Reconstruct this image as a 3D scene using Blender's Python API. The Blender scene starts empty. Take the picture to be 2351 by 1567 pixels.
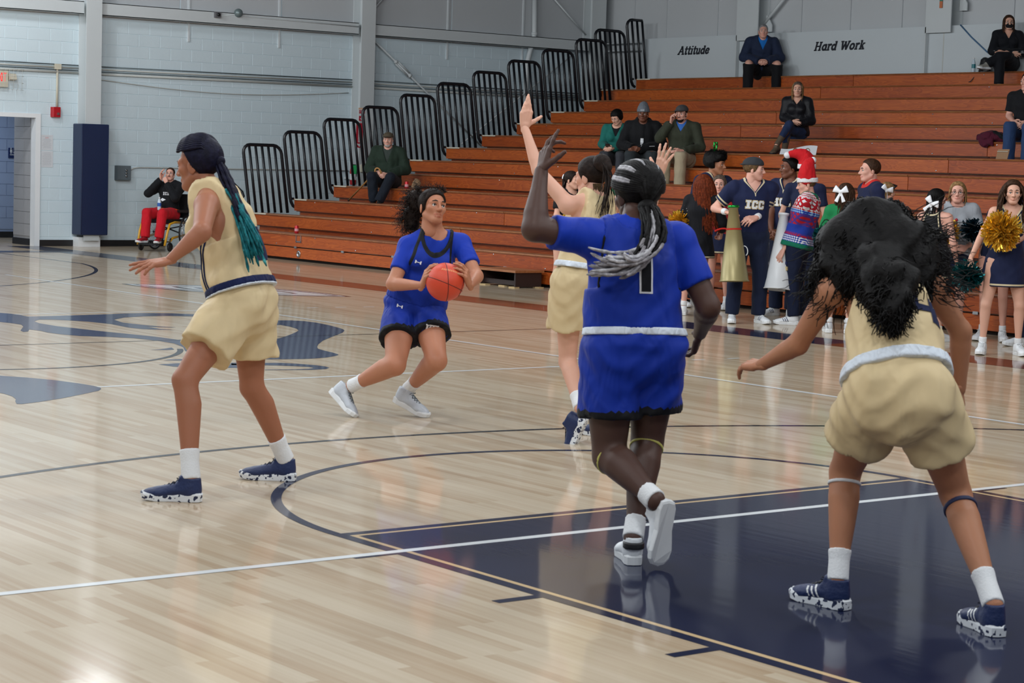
import bpy, bmesh, math, random
import numpy as np
from mathutils import Vector, Matrix
from mathutils.bvhtree import BVHTree

random.seed(7)
rng = np.random.default_rng(7)
scene = bpy.context.scene
COL = scene.collection
PI = math.pi

# ------------------------------------------------------------------ camera
FPX, IW, IH = 4764.5, 2351.0, 1567.0
CAM = np.array([7.45298, -4.77797, 1.61094])
YAW, PITCH, ROLL = -0.9155866, -0.0852375, 0.0310562
_f = np.array([math.sin(YAW) * math.cos(PITCH), math.cos(YAW) * math.cos(PITCH), math.sin(PITCH)])
_r = np.cross(_f, [0, 0, 1.0]); _r /= np.linalg.norm(_r)
_u = np.cross(_r, _f)
_c, _s = math.cos(ROLL), math.sin(ROLL)
CR, CU, CF = _c * _r + _s * _u, -_s * _r + _c * _u, _f
cd = bpy.data.cameras.new('camera'); cam = bpy.data.objects.new('camera', cd); COL.objects.link(cam)
cd.sensor_fit = 'HORIZONTAL'; cd.sensor_width = 36.0; cd.lens = 36.0 * FPX / IW
cd.clip_start = .1; cd.clip_end = 200
cam.matrix_world = Matrix(((CR[0], CU[0], -CF[0], CAM[0]), (CR[1], CU[1], -CF[1], CAM[1]), (CR[2], CU[2], -CF[2], CAM[2]), (0, 0, 0, 1)))
scene.camera = cam
cd.dof.use_dof = True; cd.dof.focus_distance = 20.0; cd.dof.aperture_fstop = 11.0

def ray(px, py):
    return ((px - IW / 2) / FPX) * CR - ((py - IH / 2) / FPX) * CU + CF
def at(px, py, d):
    return CAM + ray(px, py) * d
def on(px, py, ax, v):
    d = ray(px, py); return CAM + d * ((v - CAM[ax]) / d[ax])
def onx(px, py, v): return on(px, py, 0, v)
def ony(px, py, v): return on(px, py, 1, v)
def onz(px, py, v=0.0): return on(px, py, 2, v)

# ------------------------------------------------------------------ world, lamps, exposure
w = bpy.data.worlds.new('world'); scene.world = w; w.use_nodes = True
w.node_tree.nodes['Background'].inputs[0].default_value = (.80, .88, 1.0, 1)
w.node_tree.nodes['Background'].inputs[1].default_value = 0.22
vs = scene.view_settings
vs.view_transform = 'Standard'; vs.look = 'None'; vs.exposure = 0.18; vs.gamma = 1.0; vs.use_curve_mapping = False
LAMP_Z = 6.1
for lx in (-22, -17, -12, -7, -2, 3, 8):
    for ly in (-6.5, -1.5, 3.0, 7.3):
        ld = bpy.data.lights.new('high_bay_light', 'POINT'); ld.shadow_soft_size = .35
        ld.energy = 262; ld.color = (.93, .97, 1.0)
        lo = bpy.data.objects.new('high_bay_light', ld); lo.location = (lx, ly, LAMP_Z); COL.objects.link(lo)

# ------------------------------------------------------------------ helpers: objects
WL = {}
def srgb(r, g, b):
    def c(v):
        v = v / 255.0
        return v / 12.92 if v <= .04045 else ((v + .055) / 1.055) ** 2.4
    return (c(r), c(g), c(b), 1.0)

def thing(name, label, cat, loc=(0, 0, 0), group=None):
    o = bpy.data.objects.new(name, None); COL.objects.link(o)
    o.location = loc; o.empty_display_size = .1
    o['label'] = label; o['category'] = cat
    if group: o['group'] = group
    WL[o.name] = np.array(loc, float)
    return o
def tag(o, label, cat=None, group=None, kind=None):
    o['label'] = label
    if cat: o['category'] = cat
    if group: o['group'] = group
    if kind: o['kind'] = kind
    return o
def struct(o):
    o['kind'] = 'structure'; return o
def link(name, me, parent=None, loc=None):
    o = bpy.data.objects.new(name, me); COL.objects.link(o)
    pw = WL[parent.name] if parent is not None else np.zeros(3)
    lw = np.array(loc, float) if loc is not None else pw
    if parent is not None: o.parent = parent
    o.location = lw - pw
    WL[o.name] = lw
    return o

def mesh_np(name, V, F, mats, mi=None, smooth=True, attrs=None):
    """V (n,3); F (m,4) or (m,3) int array."""
    me = bpy.data.meshes.new(name)
    V = np.ascontiguousarray(V, np.float32); F = np.ascontiguousarray(F, np.int32)
    k = F.shape[1]
    me.vertices.add(len(V)); me.vertices.foreach_set('co', V.ravel())
    me.loops.add(F.size); me.loops.foreach_set('vertex_index', F.ravel())
    me.polygons.add(len(F))
    me.polygons.foreach_set('loop_start', np.arange(0, F.size, k, dtype=np.int32))
    me.polygons.foreach_set('loop_total', np.full(len(F), k, np.int32))
    for m in (mats if isinstance(mats, (list, tuple)) else [mats]): me.materials.append(m)
    if mi is not None: me.polygons.foreach_set('material_index', np.ascontiguousarray(mi, np.int32))
    me.polygons.foreach_set('use_smooth', np.full(len(F), smooth))
    for an, av in (attrs or {}).items():
        if av.ndim == 1:
            a = me.attributes.new(an, 'FLOAT', 'POINT'); a.data.foreach_set('value', np.ascontiguousarray(av, np.float32))
        else:
            a = me.attributes.new(an, 'FLOAT_VECTOR', 'POINT'); a.data.foreach_set('vector', np.ascontiguousarray(av, np.float32).ravel())
    me.update(calc_edges=True); me.validate()
    return me

class MB:
    """collects shapes in world coordinates into one mesh"""
    def __init__(s): s.v = []; s.f = []; s.m = []; s.sm = []
    def add(s, vs, fs, mi=0, smooth=False):
        n = len(s.v); s.v += [tuple(map(float, v)) for v in vs]
        for f in fs: s.f.append(tuple(i + n for i in f)); s.m.append(mi); s.sm.append(smooth)
        return s
    def box(s, a, b, mi=0, ch=0):
        x0, y0, z0 = a; x1, y1, z1 = b
        return s.add([(x0, y0, z0), (x1, y0, z0), (x1, y1, z0), (x0, y1, z0), (x0, y0, z1), (x1, y0, z1), (x1, y1, z1), (x0, y1, z1)],
                     [(0, 3, 2, 1), (4, 5, 6, 7), (0, 1, 5, 4), (1, 2, 6, 5), (2, 3, 7, 6), (3, 0, 4, 7)], mi)
    def obox(s, c, ax, ay, az, mi=0):
        c = np.array(c, float); ax = np.array(ax, float); ay = np.array(ay, float); az = np.array(az, float)
        vs = [c + i * ax + j * ay + k * az for k in (-1, 1) for j, i in ((-1, -1), (-1, 1), (1, 1), (1, -1))]
        return s.add(vs, [(0, 3, 2, 1), (4, 5, 6, 7), (0, 1, 5, 4), (1, 2, 6, 5), (2, 3, 7, 6), (3, 0, 4, 7)], mi)
    def poly(s, pts, mi=0): return s.add(pts, [tuple(range(len(pts)))], mi)
    def prism(s, pts, off, mi=0):
        n = len(pts); off = np.array(off, float); p = [np.array(q, float) for q in pts]
        return s.add(p + [q + off for q in p], [tuple(range(n))[::-1], tuple(range(n, 2 * n))] + [(i, (i + 1) % n, n + (i + 1) % n, n + i) for i in range(n)], mi)
    def tube(s, pts, r, sides=8, mi=0, cap=True, closed=False, flat=None):
        P = np.array(pts, float); n = len(P)
        rr = np.full(n, r, float) if np.isscalar(r) else np.array(r, float)
        T = np.roll(P, -1, 0) - np.roll(P, 1, 0) if closed else np.gradient(P, axis=0)
        T /= np.linalg.norm(T, axis=1)[:, None] + 1e-12
        up = np.array([0, 0, 1.0]) if abs(T[0][2]) < .9 else np.array([1.0, 0, 0])
        N = np.cross(T[0], up); N /= np.linalg.norm(N)
        vs = []
        ang = np.arange(sides) * 2 * PI / sides
        for i in range(n):
            N = N - T[i] * (N @ T[i]); N /= np.linalg.norm(N) + 1e-12
            B = np.cross(T[i], N)
            for a in ang: vs.append(P[i] + rr[i] * (math.cos(a) * N + math.sin(a) * B))
        fs = []
        for i in range(n if closed else n - 1):
            j = (i + 1) % n
            for k in range(sides):
                l = (k + 1) % sides
                fs.append((i * sides + k, i * sides + l, j * sides + l, j * sides + k))
        if cap and not closed:
            fs.append(tuple(range(sides))[::-1]); fs.append(tuple((n - 1) * sides + k for k in range(sides)))
        return s.add(vs, fs, mi, True)
    def lathe(s, prof, c=(0, 0, 0), axis=(0, 0, 1), sides=24, mi=0, cap=True):
        """prof: list of (radius, height) along axis from c"""
        c = np.array(c, float); A = np.array(axis, float); A /= np.linalg.norm(A)
        X = np.cross(A, [0, 0, 1.0]) if abs(A[2]) < .9 else np.cross(A, [1.0, 0, 0])
        X /= np.linalg.norm(X); Y = np.cross(A, X); vs = []; fs = []
        for r, h in prof:
            for k in range(sides):
                a = 2 * PI * k / sides; vs.append(c + A * h + r * (math.cos(a) * X + math.sin(a) * Y))
        for i in range(len(prof) - 1):
            for k in range(sides):
                l = (k + 1) % sides; fs.append((i * sides + k, i * sides + l, (i + 1) * sides + l, (i + 1) * sides + k))
        if cap:
            fs.append(tuple(range(sides))[::-1]); fs.append(tuple((len(prof) - 1) * sides + k for k in range(sides)))
        return s.add(vs, fs, mi, True)
    def ball(s, c, r, mi=0, seg=16, rings=10, axes=None):
        c = np.array(c, float); r = np.array([r] * 3 if np.isscalar(r) else r, float)
        A = np.eye(3) if axes is None else np.array(axes, float); vs = []; fs = []
        for i in range(rings + 1):
            th = PI * i / rings
            for k in range(seg):
                ph = 2 * PI * k / seg
                q = np.array([math.sin(th) * math.cos(ph) * r[0], math.sin(th) * math.sin(ph) * r[1], math.cos(th) * r[2]])
                vs.append(c + q @ A)
        for i in range(rings):
            for k in range(seg):
                l = (k + 1) % seg; fs.append((i * seg + k, (i + 1) * seg + k, (i + 1) * seg + l, i * seg + l))
        return s.add(vs, fs, mi, True)
    def build(s, name, mats, parent=None, loc=None, auto=None):
        org = np.array(loc, float) if loc is not None else (WL[parent.name] if parent is not None else np.zeros(3))
        me = bpy.data.meshes.new(name)
        me.from_pydata([tuple(np.array(v) - org) for v in s.v], [], s.f)
        for m in (mats if isinstance(mats, (list, tuple)) else [mats]): me.materials.append(m)
        me.polygons.foreach_set('material_index', np.array(s.m, np.int32))
        me.polygons.foreach_set('use_smooth', np.array(s.sm))
        me.update()
        return link(name, me, parent, org)

# ------------------------------------------------------------------ helpers: materials
MATS = {}
def newmat(name):
    m = bpy.data.materials.new(name); m.use_nodes = True
    nt = m.node_tree; b = nt.nodes['Principled BSDF']
    return m, nt, b
def mk(name, col, rough=.5, metal=0.0, var=.06, vscale=6.0, bump=0.0, bscale=40.0, spec=.5, coat=0.0, sheen=0.0, emit=0.0, sss=0.0, stretch=None):
    if name in MATS: return MATS[name]
    m, nt, b = newmat(name); N = nt.nodes; L = nt.links
    tc = N.new('ShaderNodeTexCoord')
    src = tc.outputs['Object']
    if stretch:
        mp = N.new('ShaderNodeMapping'); mp.inputs['Scale'].default_value = stretch; L.new(src, mp.inputs[0]); src = mp.outputs[0]
    if var:
        n = N.new('ShaderNodeTexNoise'); n.inputs['Scale'].default_value = vscale; n.inputs['Detail'].default_value = 5
        L.new(src, n.inputs['Vector'])
        mx = N.new('ShaderNodeMix'); mx.data_type = 'RGBA'
        c = np.array(col[:3]); mx.inputs[6].default_value = (*np.clip(c * (1 - var), 0, 1), 1); mx.inputs[7].default_value = (*np.clip(c * (1 + var), 0, 1), 1)
        L.new(n.outputs['Fac'], mx.inputs[0]); L.new(mx.outputs[2], b.inputs['Base Color'])
    else: b.inputs['Base Color'].default_value = col
    b.inputs['Roughness'].default_value = rough; b.inputs['Metallic'].default_value = metal
    b.inputs['Specular IOR Level'].default_value = spec
    b.inputs['Coat Weight'].default_value = coat
    b.inputs['Sheen Weight'].default_value = sheen
    if sss:
        b.inputs['Subsurface Weight'].default_value = sss; b.inputs['Subsurface Radius'].default_value = (.012, .005, .003); b.inputs['Subsurface Scale'].default_value = 1.0
    if emit:
        b.inputs['Emission Color'].default_value = col; b.inputs['Emission Strength'].default_value = emit
    if bump:
        n2 = N.new('ShaderNodeTexNoise'); n2.inputs['Scale'].default_value = bscale; n2.inputs['Detail'].default_value = 4
        L.new(src, n2.inputs['Vector'])
        bp = N.new('ShaderNodeBump'); bp.inputs['Strength'].default_value = bump; bp.inputs['Distance'].default_value = .02
        L.new(n2.outputs['Fac'], bp.inputs['Height']); L.new(bp.outputs[0], b.inputs['Normal'])
    MATS[name] = m
    return m
def ramp(nt, fac, stops):
    r = nt.nodes.new('ShaderNodeValToRGB'); e = r.color_ramp.elements
    while len(e) < len(stops): e.new(.5)
    for el, (p, c) in zip(e, stops): el.position = p; el.color = c
    nt.links.new(fac, r.inputs[0]); return r.outputs[0]
def math_n(nt, op, a, b=None, c=None):
    n = nt.nodes.new('ShaderNodeMath'); n.operation = op
    for i, v in enumerate((a, b, c)):
        if v is None: continue
        if isinstance(v, (int, float)): n.inputs[i].default_value = v
        else: nt.links.new(v, n.inputs[i])
    return n.outputs[0]
def mixc(nt, fac, a, b):
    n = nt.nodes.new('ShaderNodeMix'); n.data_type = 'RGBA'
    if isinstance(fac, (int, float)): n.inputs[0].default_value = fac
    else: nt.links.new(fac, n.inputs[0])
    for i, v in ((6, a), (7, b)):
        if isinstance(v, tuple): n.inputs[i].default_value = v
        else: nt.links.new(v, n.inputs[i])
    return n.outputs[2]

def wood_mat(name, dark, mid, light, rough=.35, coat=.3, axis='X'):
    m, nt, b = newmat(name); N = nt.nodes; L = nt.links
    tc = N.new('ShaderNodeTexCoord'); oi = N.new('ShaderNodeObjectInfo')
    off = N.new('ShaderNodeVectorMath'); off.operation = 'SCALE'; off.inputs[0].default_value = (37, 11, 23); L.new(oi.outputs['Random'], off.inputs['Scale'])
    ad = N.new('ShaderNodeVectorMath'); ad.operation = 'ADD'; L.new(tc.outputs['Object'], ad.inputs[0]); L.new(off.outputs[0], ad.inputs[1])
    mp = N.new('ShaderNodeMapping'); mp.inputs['Scale'].default_value = (.55, 2.6, 4.2) if axis == 'X' else (2.6, .55, 4.2); L.new(ad.outputs[0], mp.inputs[0])
    n1 = N.new('ShaderNodeTexNoise'); n1.inputs['Scale'].default_value = 1.6; n1.inputs['Detail'].default_value = 2.5; n1.inputs['Distortion'].default_value = .6; L.new(mp.outputs[0], n1.inputs['Vector'])
    rings = math_n(nt, 'FRACT', math_n(nt, 'MULTIPLY', n1.outputs['Fac'], 15.0))
    mp2 = N.new('ShaderNodeMapping'); mp2.inputs['Scale'].default_value = (2.0, 60, 60) if axis == 'X' else (60, 2.0, 60); L.new(ad.outputs[0], mp2.inputs[0])
    n2 = N.new('ShaderNodeTexNoise'); n2.inputs['Scale'].default_value = 1.5; n2.inputs['Detail'].default_value = 4; L.new(mp2.outputs[0], n2.inputs['Vector'])
    n3 = N.new('ShaderNodeTexNoise'); n3.inputs['Scale'].default_value = .5; n3.inputs['Detail'].default_value = 3; L.new(ad.outputs[0], n3.inputs['Vector'])
    v = math_n(nt, 'ADD', math_n(nt, 'MULTIPLY', rings, .26), math_n(nt, 'MULTIPLY', n2.outputs['Fac'], .5))
    v = math_n(nt, 'ADD', v, math_n(nt, 'MULTIPLY_ADD', n3.outputs['Fac'], .45, -.25))
    v = math_n(nt, 'ADD', v, math_n(nt, 'MULTIPLY_ADD', oi.outputs['Random'], .22, -.11))
    c = ramp(nt, v, [(.05, light), (.45, mid), (.95, dark)])
    L.new(c, b.inputs['Base Color']); b.inputs['Roughness'].default_value = rough; b.inputs['Coat Weight'].default_value = coat; b.inputs['Coat Roughness'].default_value = .25
    return m

W = dict(
    white_paint=mk('white_paint', srgb(205, 211, 214), .6, var=.03, vscale=1.2),
    block=mk('painted_block', srgb(204, 219, 226), .62, var=.035, vscale=1.0, bump=.12, bscale=60),
    panel=mk('grey_panel', srgb(186, 190, 193), .6, var=.04, vscale=.8),
    steel=mk('painted_steel', srgb(198, 204, 206), .5, var=.05, vscale=2.0),
    black=mk('black_rubber', srgb(22, 23, 26), .45),
    rail=mk('black_rail', srgb(20, 22, 28), .35, var=.1),
    navy_pad=mk('navy_vinyl', srgb(22, 38, 72), .42, var=.08, bump=.08, bscale=30),
    conduit=mk('conduit', srgb(186, 188, 184), .45, var=.1),
    dark_pipe=mk('dark_pipe', srgb(92, 104, 108), .4, metal=.4, var=.15),
    red_plastic=mk('red_plastic', srgb(170, 22, 34), .35),
    grey_box=mk('grey_box', srgb(92, 102, 108), .5, var=.06),
    paper=mk('paper', srgb(205, 208, 212), .7, var=.02),
    ink=mk('ink', srgb(18, 22, 34), .6, var=0),
    chrome=mk('chrome', srgb(190, 192, 196), .22, metal=1.0),
    beige=mk('beige_plastic', srgb(196, 190, 172), .55),
    whitep=mk('white_plastic', srgb(225, 228, 230), .4, var=.02),
)
BLW = wood_mat('bleacher_wood', srgb(88, 34, 9), srgb(158, 68, 18), srgb(196, 98, 32), rough=.45, coat=.15)
BLW2 = wood_mat('bleacher_tread', srgb(84, 44, 24), srgb(140, 82, 46), srgb(176, 118, 74), rough=.4, coat=.3)
# ================================================================== FLOOR
def floor_material():
    m, nt, b = newmat('maple_floor'); N = nt.nodes; L = nt.links
    g = N.new('ShaderNodeNewGeometry')
    br = N.new('ShaderNodeTexBrick'); br.offset = .37; br.offset_frequency = 2; br.squash = 1.0
    br.inputs['Color1'].default_value = (0, 0, 0, 1); br.inputs['Color2'].default_value = (1, 1, 1, 1); br.inputs['Mortar'].default_value = (.5, .5, .5, 1)
    br.inputs['Scale'].default_value = 1.0; br.inputs['Mortar Size'].default_value = .0006; br.inputs['Brick Width'].default_value = 1.05; br.inputs['Row Height'].default_value = .0572
    L.new(g.outputs['Position'], br.inputs['Vector'])
    mp = N.new('ShaderNodeMapping'); mp.inputs['Scale'].default_value = (1.2, 42, 1); L.new(g.outputs['Position'], mp.inputs[0])
    n = N.new('ShaderNodeTexNoise'); n.inputs['Scale'].default_value = 1.0; n.inputs['Detail'].default_value = 6; L.new(mp.outputs[0], n.inputs['Vector'])
    mp2 = N.new('ShaderNodeMapping'); mp2.inputs['Scale'].default_value = (.9, 9, 1); L.new(g.outputs['Position'], mp2.inputs[0])
    n2 = N.new('ShaderNodeTexNoise'); n2.inputs['Scale'].default_value = 1.0; n2.inputs['Detail'].default_value = 3; L.new(mp2.outputs[0], n2.inputs['Vector'])
    v = math_n(nt, 'ADD', math_n(nt, 'MULTIPLY', br.outputs['Color'], .34), math_n(nt, 'MULTIPLY', n.outputs['Fac'], .46))
    v = math_n(nt, 'ADD', v, math_n(nt, 'MULTIPLY', n2.outputs['Fac'], .22))
    c = ramp(nt, v, [(.12, srgb(208, 194, 172)), (.45, srgb(194, 177, 152)), (.70, srgb(178, 155, 127)), (.92, srgb(146, 116, 88))])
    L.new(c, b.inputs['Base Color'])
    floor_gloss(nt, b)
    return m
def floor_gloss(nt, b):
    N = nt.nodes; L = nt.links
    g = N.new('ShaderNodeNewGeometry'); mp = N.new('ShaderNodeMapping'); mp.inputs['Scale'].default_value = (2.2, 15, 1); L.new(g.outputs['Position'], mp.inputs[0])
    n = N.new('ShaderNodeTexNoise'); n.inputs['Scale'].default_value = 1.0; n.inputs['Detail'].default_value = 2; L.new(mp.outputs[0], n.inputs['Vector'])
    bp = N.new('ShaderNodeBump'); bp.inputs['Strength'].default_value = .06; bp.inputs['Distance'].default_value = .004; L.new(n.outputs['Fac'], bp.inputs['Height'])
    L.new(bp.outputs[0], b.inputs['Coat Normal'])
    b.inputs['Roughness'].default_value = .45; b.inputs['Specular IOR Level'].default_value = .08
    b.inputs['Coat Weight'].default_value = .7; b.inputs['Coat Roughness'].default_value = .075; b.inputs['Coat IOR'].default_value = 1.5
def paint(name, col):
    m, nt, b = newmat(name); N = nt.nodes; L = nt.links
    g = N.new('ShaderNodeNewGeometry'); n = N.new('ShaderNodeTexNoise'); n.inputs['Scale'].default_value = 2.0; L.new(g.outputs['Position'], n.inputs['Vector'])
    c = np.array(col[:3]); L.new(mixc(nt, n.outputs['Fac'], (*(c * .9), 1), (*np.clip(c * 1.1, 0, 1), 1)), b.inputs['Base Color'])
    floor_gloss(nt, b); return m
P_NAVY = paint('navy_court_paint', srgb(20, 28, 58)); P_WHITE = paint('white_court_paint', srgb(226, 230, 232)); P_GOLD = paint('gold_court_paint', srgb(206, 178, 136))
P_MAROON = paint('brown_court_paint', srgb(112, 56, 34)); P_SLATE = paint('slate_court_paint', srgb(52, 64, 92)); P_BLACK = paint('black_court_paint', srgb(24, 26, 36))

fl = struct(MB().box((-28.5, -12, -.12), (14, 22.4, 0)).build('floor', floor_material()))
fl['label'] = 'glossy pale maple basketball court floor'
ZL = [0.0010]
def mark(name, mb, m, label=None):
    o = mb.build(name, m, fl)
    if label: o['label'] = label
    return o
def rect(mb, x0, y0, x1, y1, z): return mb.poly([(x0, y0, z), (x1, y0, z), (x1, y1, z), (x0, y1, z)])
def arc(mb, cx, cy, r0, r1, a0, a1, z, n=96):
    for i in range(n):
        a, c = a0 + (a1 - a0) * i / n, a0 + (a1 - a0) * (i + 1) / n
        mb.poly([(cx + r0 * math.cos(a), cy + r0 * math.sin(a), z), (cx + r1 * math.cos(a), cy + r1 * math.sin(a), z), (cx + r1 * math.cos(c), cy + r1 * math.sin(c), z), (cx + r0 * math.cos(c), cy + r0 * math.sin(c), z)])
    return mb
LW = .0508; KW = 3.658; BX = 5.79; HX = -8.54
# the painted lane near the camera
mark('free_throw_lane', rect(MB(), .085, .085, BX, KW - .085, .0012), P_NAVY, 'navy painted free throw lane')
mb = MB(); g0, g1 = .058, .085
rect(mb, g0, g0, g1, KW - g0, .0013); rect(mb, g1, g0, BX, g1, .0013); rect(mb, g1, KW - g1, BX, KW - g0, .0013)
mark('lane_pinstripe', mb, P_GOLD)
mb = MB(); rect(mb, 0, 0, .058, KW, .0011); rect(mb, .058, 0, BX, .058, .0011); rect(mb, .058, KW - .058, BX, KW, .0011)
mark('lane_line', mb, P_NAVY)
for k in range(3):
    x = .457 + .9652 * k
    mark('lane_mark', rect(MB(), x, -.2032, x + LW, 0, .0011), P_NAVY)
    mark('lane_mark', rect(MB(), x, KW, x + LW, KW + .2032, .0011), P_NAVY)
mark('free_throw_circle', arc(MB(), 0.0, KW / 2, 1.829 - LW, 1.829, PI / 2, 3 * PI / 2, .0014), P_NAVY)
mb = arc(MB(), 4.19, KW / 2, 6.70, 6.75, math.acos(-.2) if False else PI - 1.36, PI + 1.36, .0010, 140)
ye = 6.70 * math.sin(PI - 1.36)
xe = 4.19 + 6.72 * math.cos(PI - 1.36)
rect(mb, xe, KW / 2 + ye, BX, KW / 2 + ye + LW, .0010); rect(mb, xe, KW / 2 - ye - LW, BX, KW / 2 - ye, .0010)
mark('three_point_line', mb, P_BLACK)
fx = 2 * HX - 4.19
mb = arc(MB(), fx, KW / 2, 6.70, 6.75, -1.36, 1.36, .0010, 100); rect(mb, 2 * HX - BX, KW / 2 + ye, 2 * HX - xe, KW / 2 + ye + LW, .0010)
mark('three_point_line', mb, P_BLACK)
mark('half_court_line', rect(MB(), HX - .015, -5.8, HX + .015, 9.45, .0016), P_BLACK)
mark('volleyball_line', rect(MB(), .432, -4.0, .483, 9.45, .0016), P_WHITE, 'white volleyball end line')
mark('volleyball_line', rect(MB(), -17.54, 6.20, 9.0, 6.25, .0015), P_WHITE, 'white volleyball side line')
mark('volleyball_line', rect(MB(), -5.52, -2.6, -5.47, 6.2, .0010), P_WHITE)
mark('volleyball_line', rect(MB(), -11.54, -2.6, -11.49, 6.2, .0010), P_WHITE)
for k in range(6):
    q = onz(640 + 64.8 * k, 707 - .8 * k)
    mark('dashed_line', rect(MB(), q[0] - .02, q[1], q[0] + .02, q[1] + .14, .0010), P_WHITE)
    q = onz(1590 + 80 * k, 826 - 3 * k)
    if k < 3: mark('dashed_line', rect(MB(), q[0] - .02, q[1], q[0] + .02, q[1] + .14, .0010), P_WHITE)
for x0, x1, m in ((-24.9, -18.6, P_NAVY), (-18.6, -9.3, P_MAROON), (-9.3, -6.3, P_NAVY), (-6.3, 9, P_MAROON)):
    mark('side_line_border', rect(MB(), x0, 9.47, x1, 10.07, .0010), m)
mark('base_line_border', rect(MB(), -23.4, -8, -22.87, 9.47, .0010), P_NAVY)

def traced(name, pts, m, z, sc, ox, oy, label=None):
    P = [onz(ox + x / sc, oy + y / sc, z) for x, y in pts]
    mb = MB(); mb.poly(P); o = mark(name, mb, m, label)
    bm = bmesh.new(); bm.from_mesh(o.data); bmesh.ops.triangulate(bm, faces=bm.faces[:]); bmesh.ops.recalc_face_normals(bm, faces=bm.faces[:])
    for f in bm.faces:
        if f.normal.z < 0: f.normal_flip()
    bm.to_mesh(o.data); bm.free()
    return o
S1 = 4.898
# centre-court lettering, read off the floor (flat paint)
traced('court_logo', [(-500, 150), (0, 136), (120, 145), (230, 160), (315, 178), (560, 172), (900, 162), (1200, 152), (1400, 142), (1600, 138), (1900, 140), (2200, 152), (2600, 180), (2600, 205), (2250, 178), (1900, 170), (1600, 175), (1400, 188), (1280, 212), (1380, 245), (1600, 270), (1800, 288), (1980, 297), (1900, 300), (1700, 292), (1640, 288), (1800, 315), (1970, 330), (1800, 325), (1600, 318), (1440, 300), (1250, 262), (1000, 235), (800, 222), (600, 212), (440, 212), (385, 230), (440, 252), (640, 285), (860, 310), (1100, 338), (1400, 368), (1600, 388), (1800, 410), (2000, 438), (2500, 440), (2600, 560), (2250, 640), (2080, 560), (2060, 520), (1960, 480), (1780, 450), (1500, 420), (1200, 405), (900, 395), (700, 378), (540, 358), (460, 338), (330, 322), (315, 345), (265, 350), (230, 335), (262, 290), (240, 268), (120, 250), (0, 238), (-500, 225)], P_SLATE, .0012, S1, 0, 690, 'slate blue team lettering painted at centre court')
traced('court_logo', [(-500, 820), (0, 842), (300, 862), (600, 890), (900, 930), (1050, 955), (1130, 978), (1138, 990), (1110, 1010), (950, 1045), (700, 1095), (450, 1135), (250, 1160), (185, 1158), (172, 1130), (178, 1105), (140, 1075), (60, 1048), (0, 1035), (-500, 1000)], P_SLATE, .0012, S1, 0, 690)
traced('court_logo', [(1780, 715), (1990, 702), (2500, 700), (2900, 720), (2900, 760), (2300, 745), (1960, 740)], P_SLATE, .0012, S1, 0, 690)
traced('court_logo', [(1690, 552), (1800, 545), (1930, 525), (1960, 548), (1880, 553)], P_SLATE, .0012, S1, 0, 690)
traced('court_logo', [(1840, 668), (1900, 660), (2050, 655), (2100, 672)], P_SLATE, .0012, S1, 0, 690)
S2 = 8.704
traced('court_logo', [(-100, 330), (370, 305), (600, 305), (850, 318), (1100, 350), (1350, 400), (1560, 455), (1640, 485), (1662, 510), (1620, 550), (1500, 598), (1380, 645), (1230, 710), (1140, 780), (1115, 830), (1130, 870), (1250, 905), (1420, 945), (1530, 980), (1540, 995), (1480, 1015), (1300, 1045), (1100, 1062), (850, 1075), (400, 1080), (-300, 1080), (-300, 800), (100, 720), (440, 640), (600, 580), (700, 535), (745, 505), (700, 470), (580, 432), (380, 395), (-100, 420)], P_SLATE, .0012, S2, 600, 700, 'slate blue team lettering painted at centre court')
traced('court_logo', [(-600, 1150), (100, 1152), (400, 1152), (800, 1175), (1100, 1200), (1280, 1225), (1360, 1250), (1290, 1275), (1050, 1290), (700, 1295), (70, 1298), (70, 1288), (700, 1282), (950, 1270), (1060, 1252), (950, 1235), (700, 1220), (300, 1205), (-600, 1195)], P_SLATE, .0012, S2, 600, 700)
cc = arc(MB(), HX, KW / 2, 1.78, 1.83, -1.5, 1.15, .0014, 80)
mark('centre_circle', cc, P_BLACK)
# conference emblem by the far side line: nested pointed ovals
E0, E1 = onz(278, 651), onz(808, 681)
ec = (E0 + E1) / 2; ex = (E1 - E0) / 2; ey = np.array([-ex[1], ex[0], 0]); ey = ey / np.linalg.norm(ey) * .62
for j, (s, t, m) in enumerate(((1, 1, P_BLACK), (.95, .9, P_WHITE), (.90, .80, P_BLACK), (.85, .70, P_WHITE), (.55, .62, P_BLACK), (.50, .5, P_WHITE), (.36, .4, P_SLATE), (.30, .28, P_WHITE))):
    pts = []
    for k in range(48):
        a = 2 * PI * k / 48; cx_, sy_ = math.cos(a), math.sin(a)
        pts.append(ec + ex * s * cx_ + ey * t * (sy_ * abs(sy_)) + np.array([0, 0, .0010 + .00015 * j]))
    mb = MB(); mb.poly(pts); mark('emblem_ring', mb, m)

# ================================================================== WALLS
XW, YB = -24.9, 22.2
ZT = 6.4
wl = struct(MB().box((XW - .25, 10.0, 0), (XW - .006, 22.6, ZT)).box((XW - .25, -12, 0), (XW - .006, 9.05, ZT)).box((XW - .25, 9.05, 2.15), (XW - .006, 10.0, ZT)).build('wall_left', W['block']))
wl['label'] = 'white painted concrete block end wall with steel girts'
BW, BH = .4065, .2035
def block_mesh(name, w, h):
    mb = MB(); c = .004; d = .006
    mb.add([(0, 0, 0), (0, w, 0), (0, w, h), (0, 0, h), (d, c, c), (d, w - c, c), (d, w - c, h - c), (d, c, h - c)],
           [(4, 5, 6, 7), (0, 1, 5, 4), (1, 2, 6, 5), (2, 3, 7, 6), (3, 0, 4, 7)])
    me = bpy.data.meshes.new(name); me.from_pydata(mb.v, [], mb.f); me.materials.append(W['block']); me.update(); return me
BM = {}
rest = MB(); nb = 0; cand = []
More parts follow.
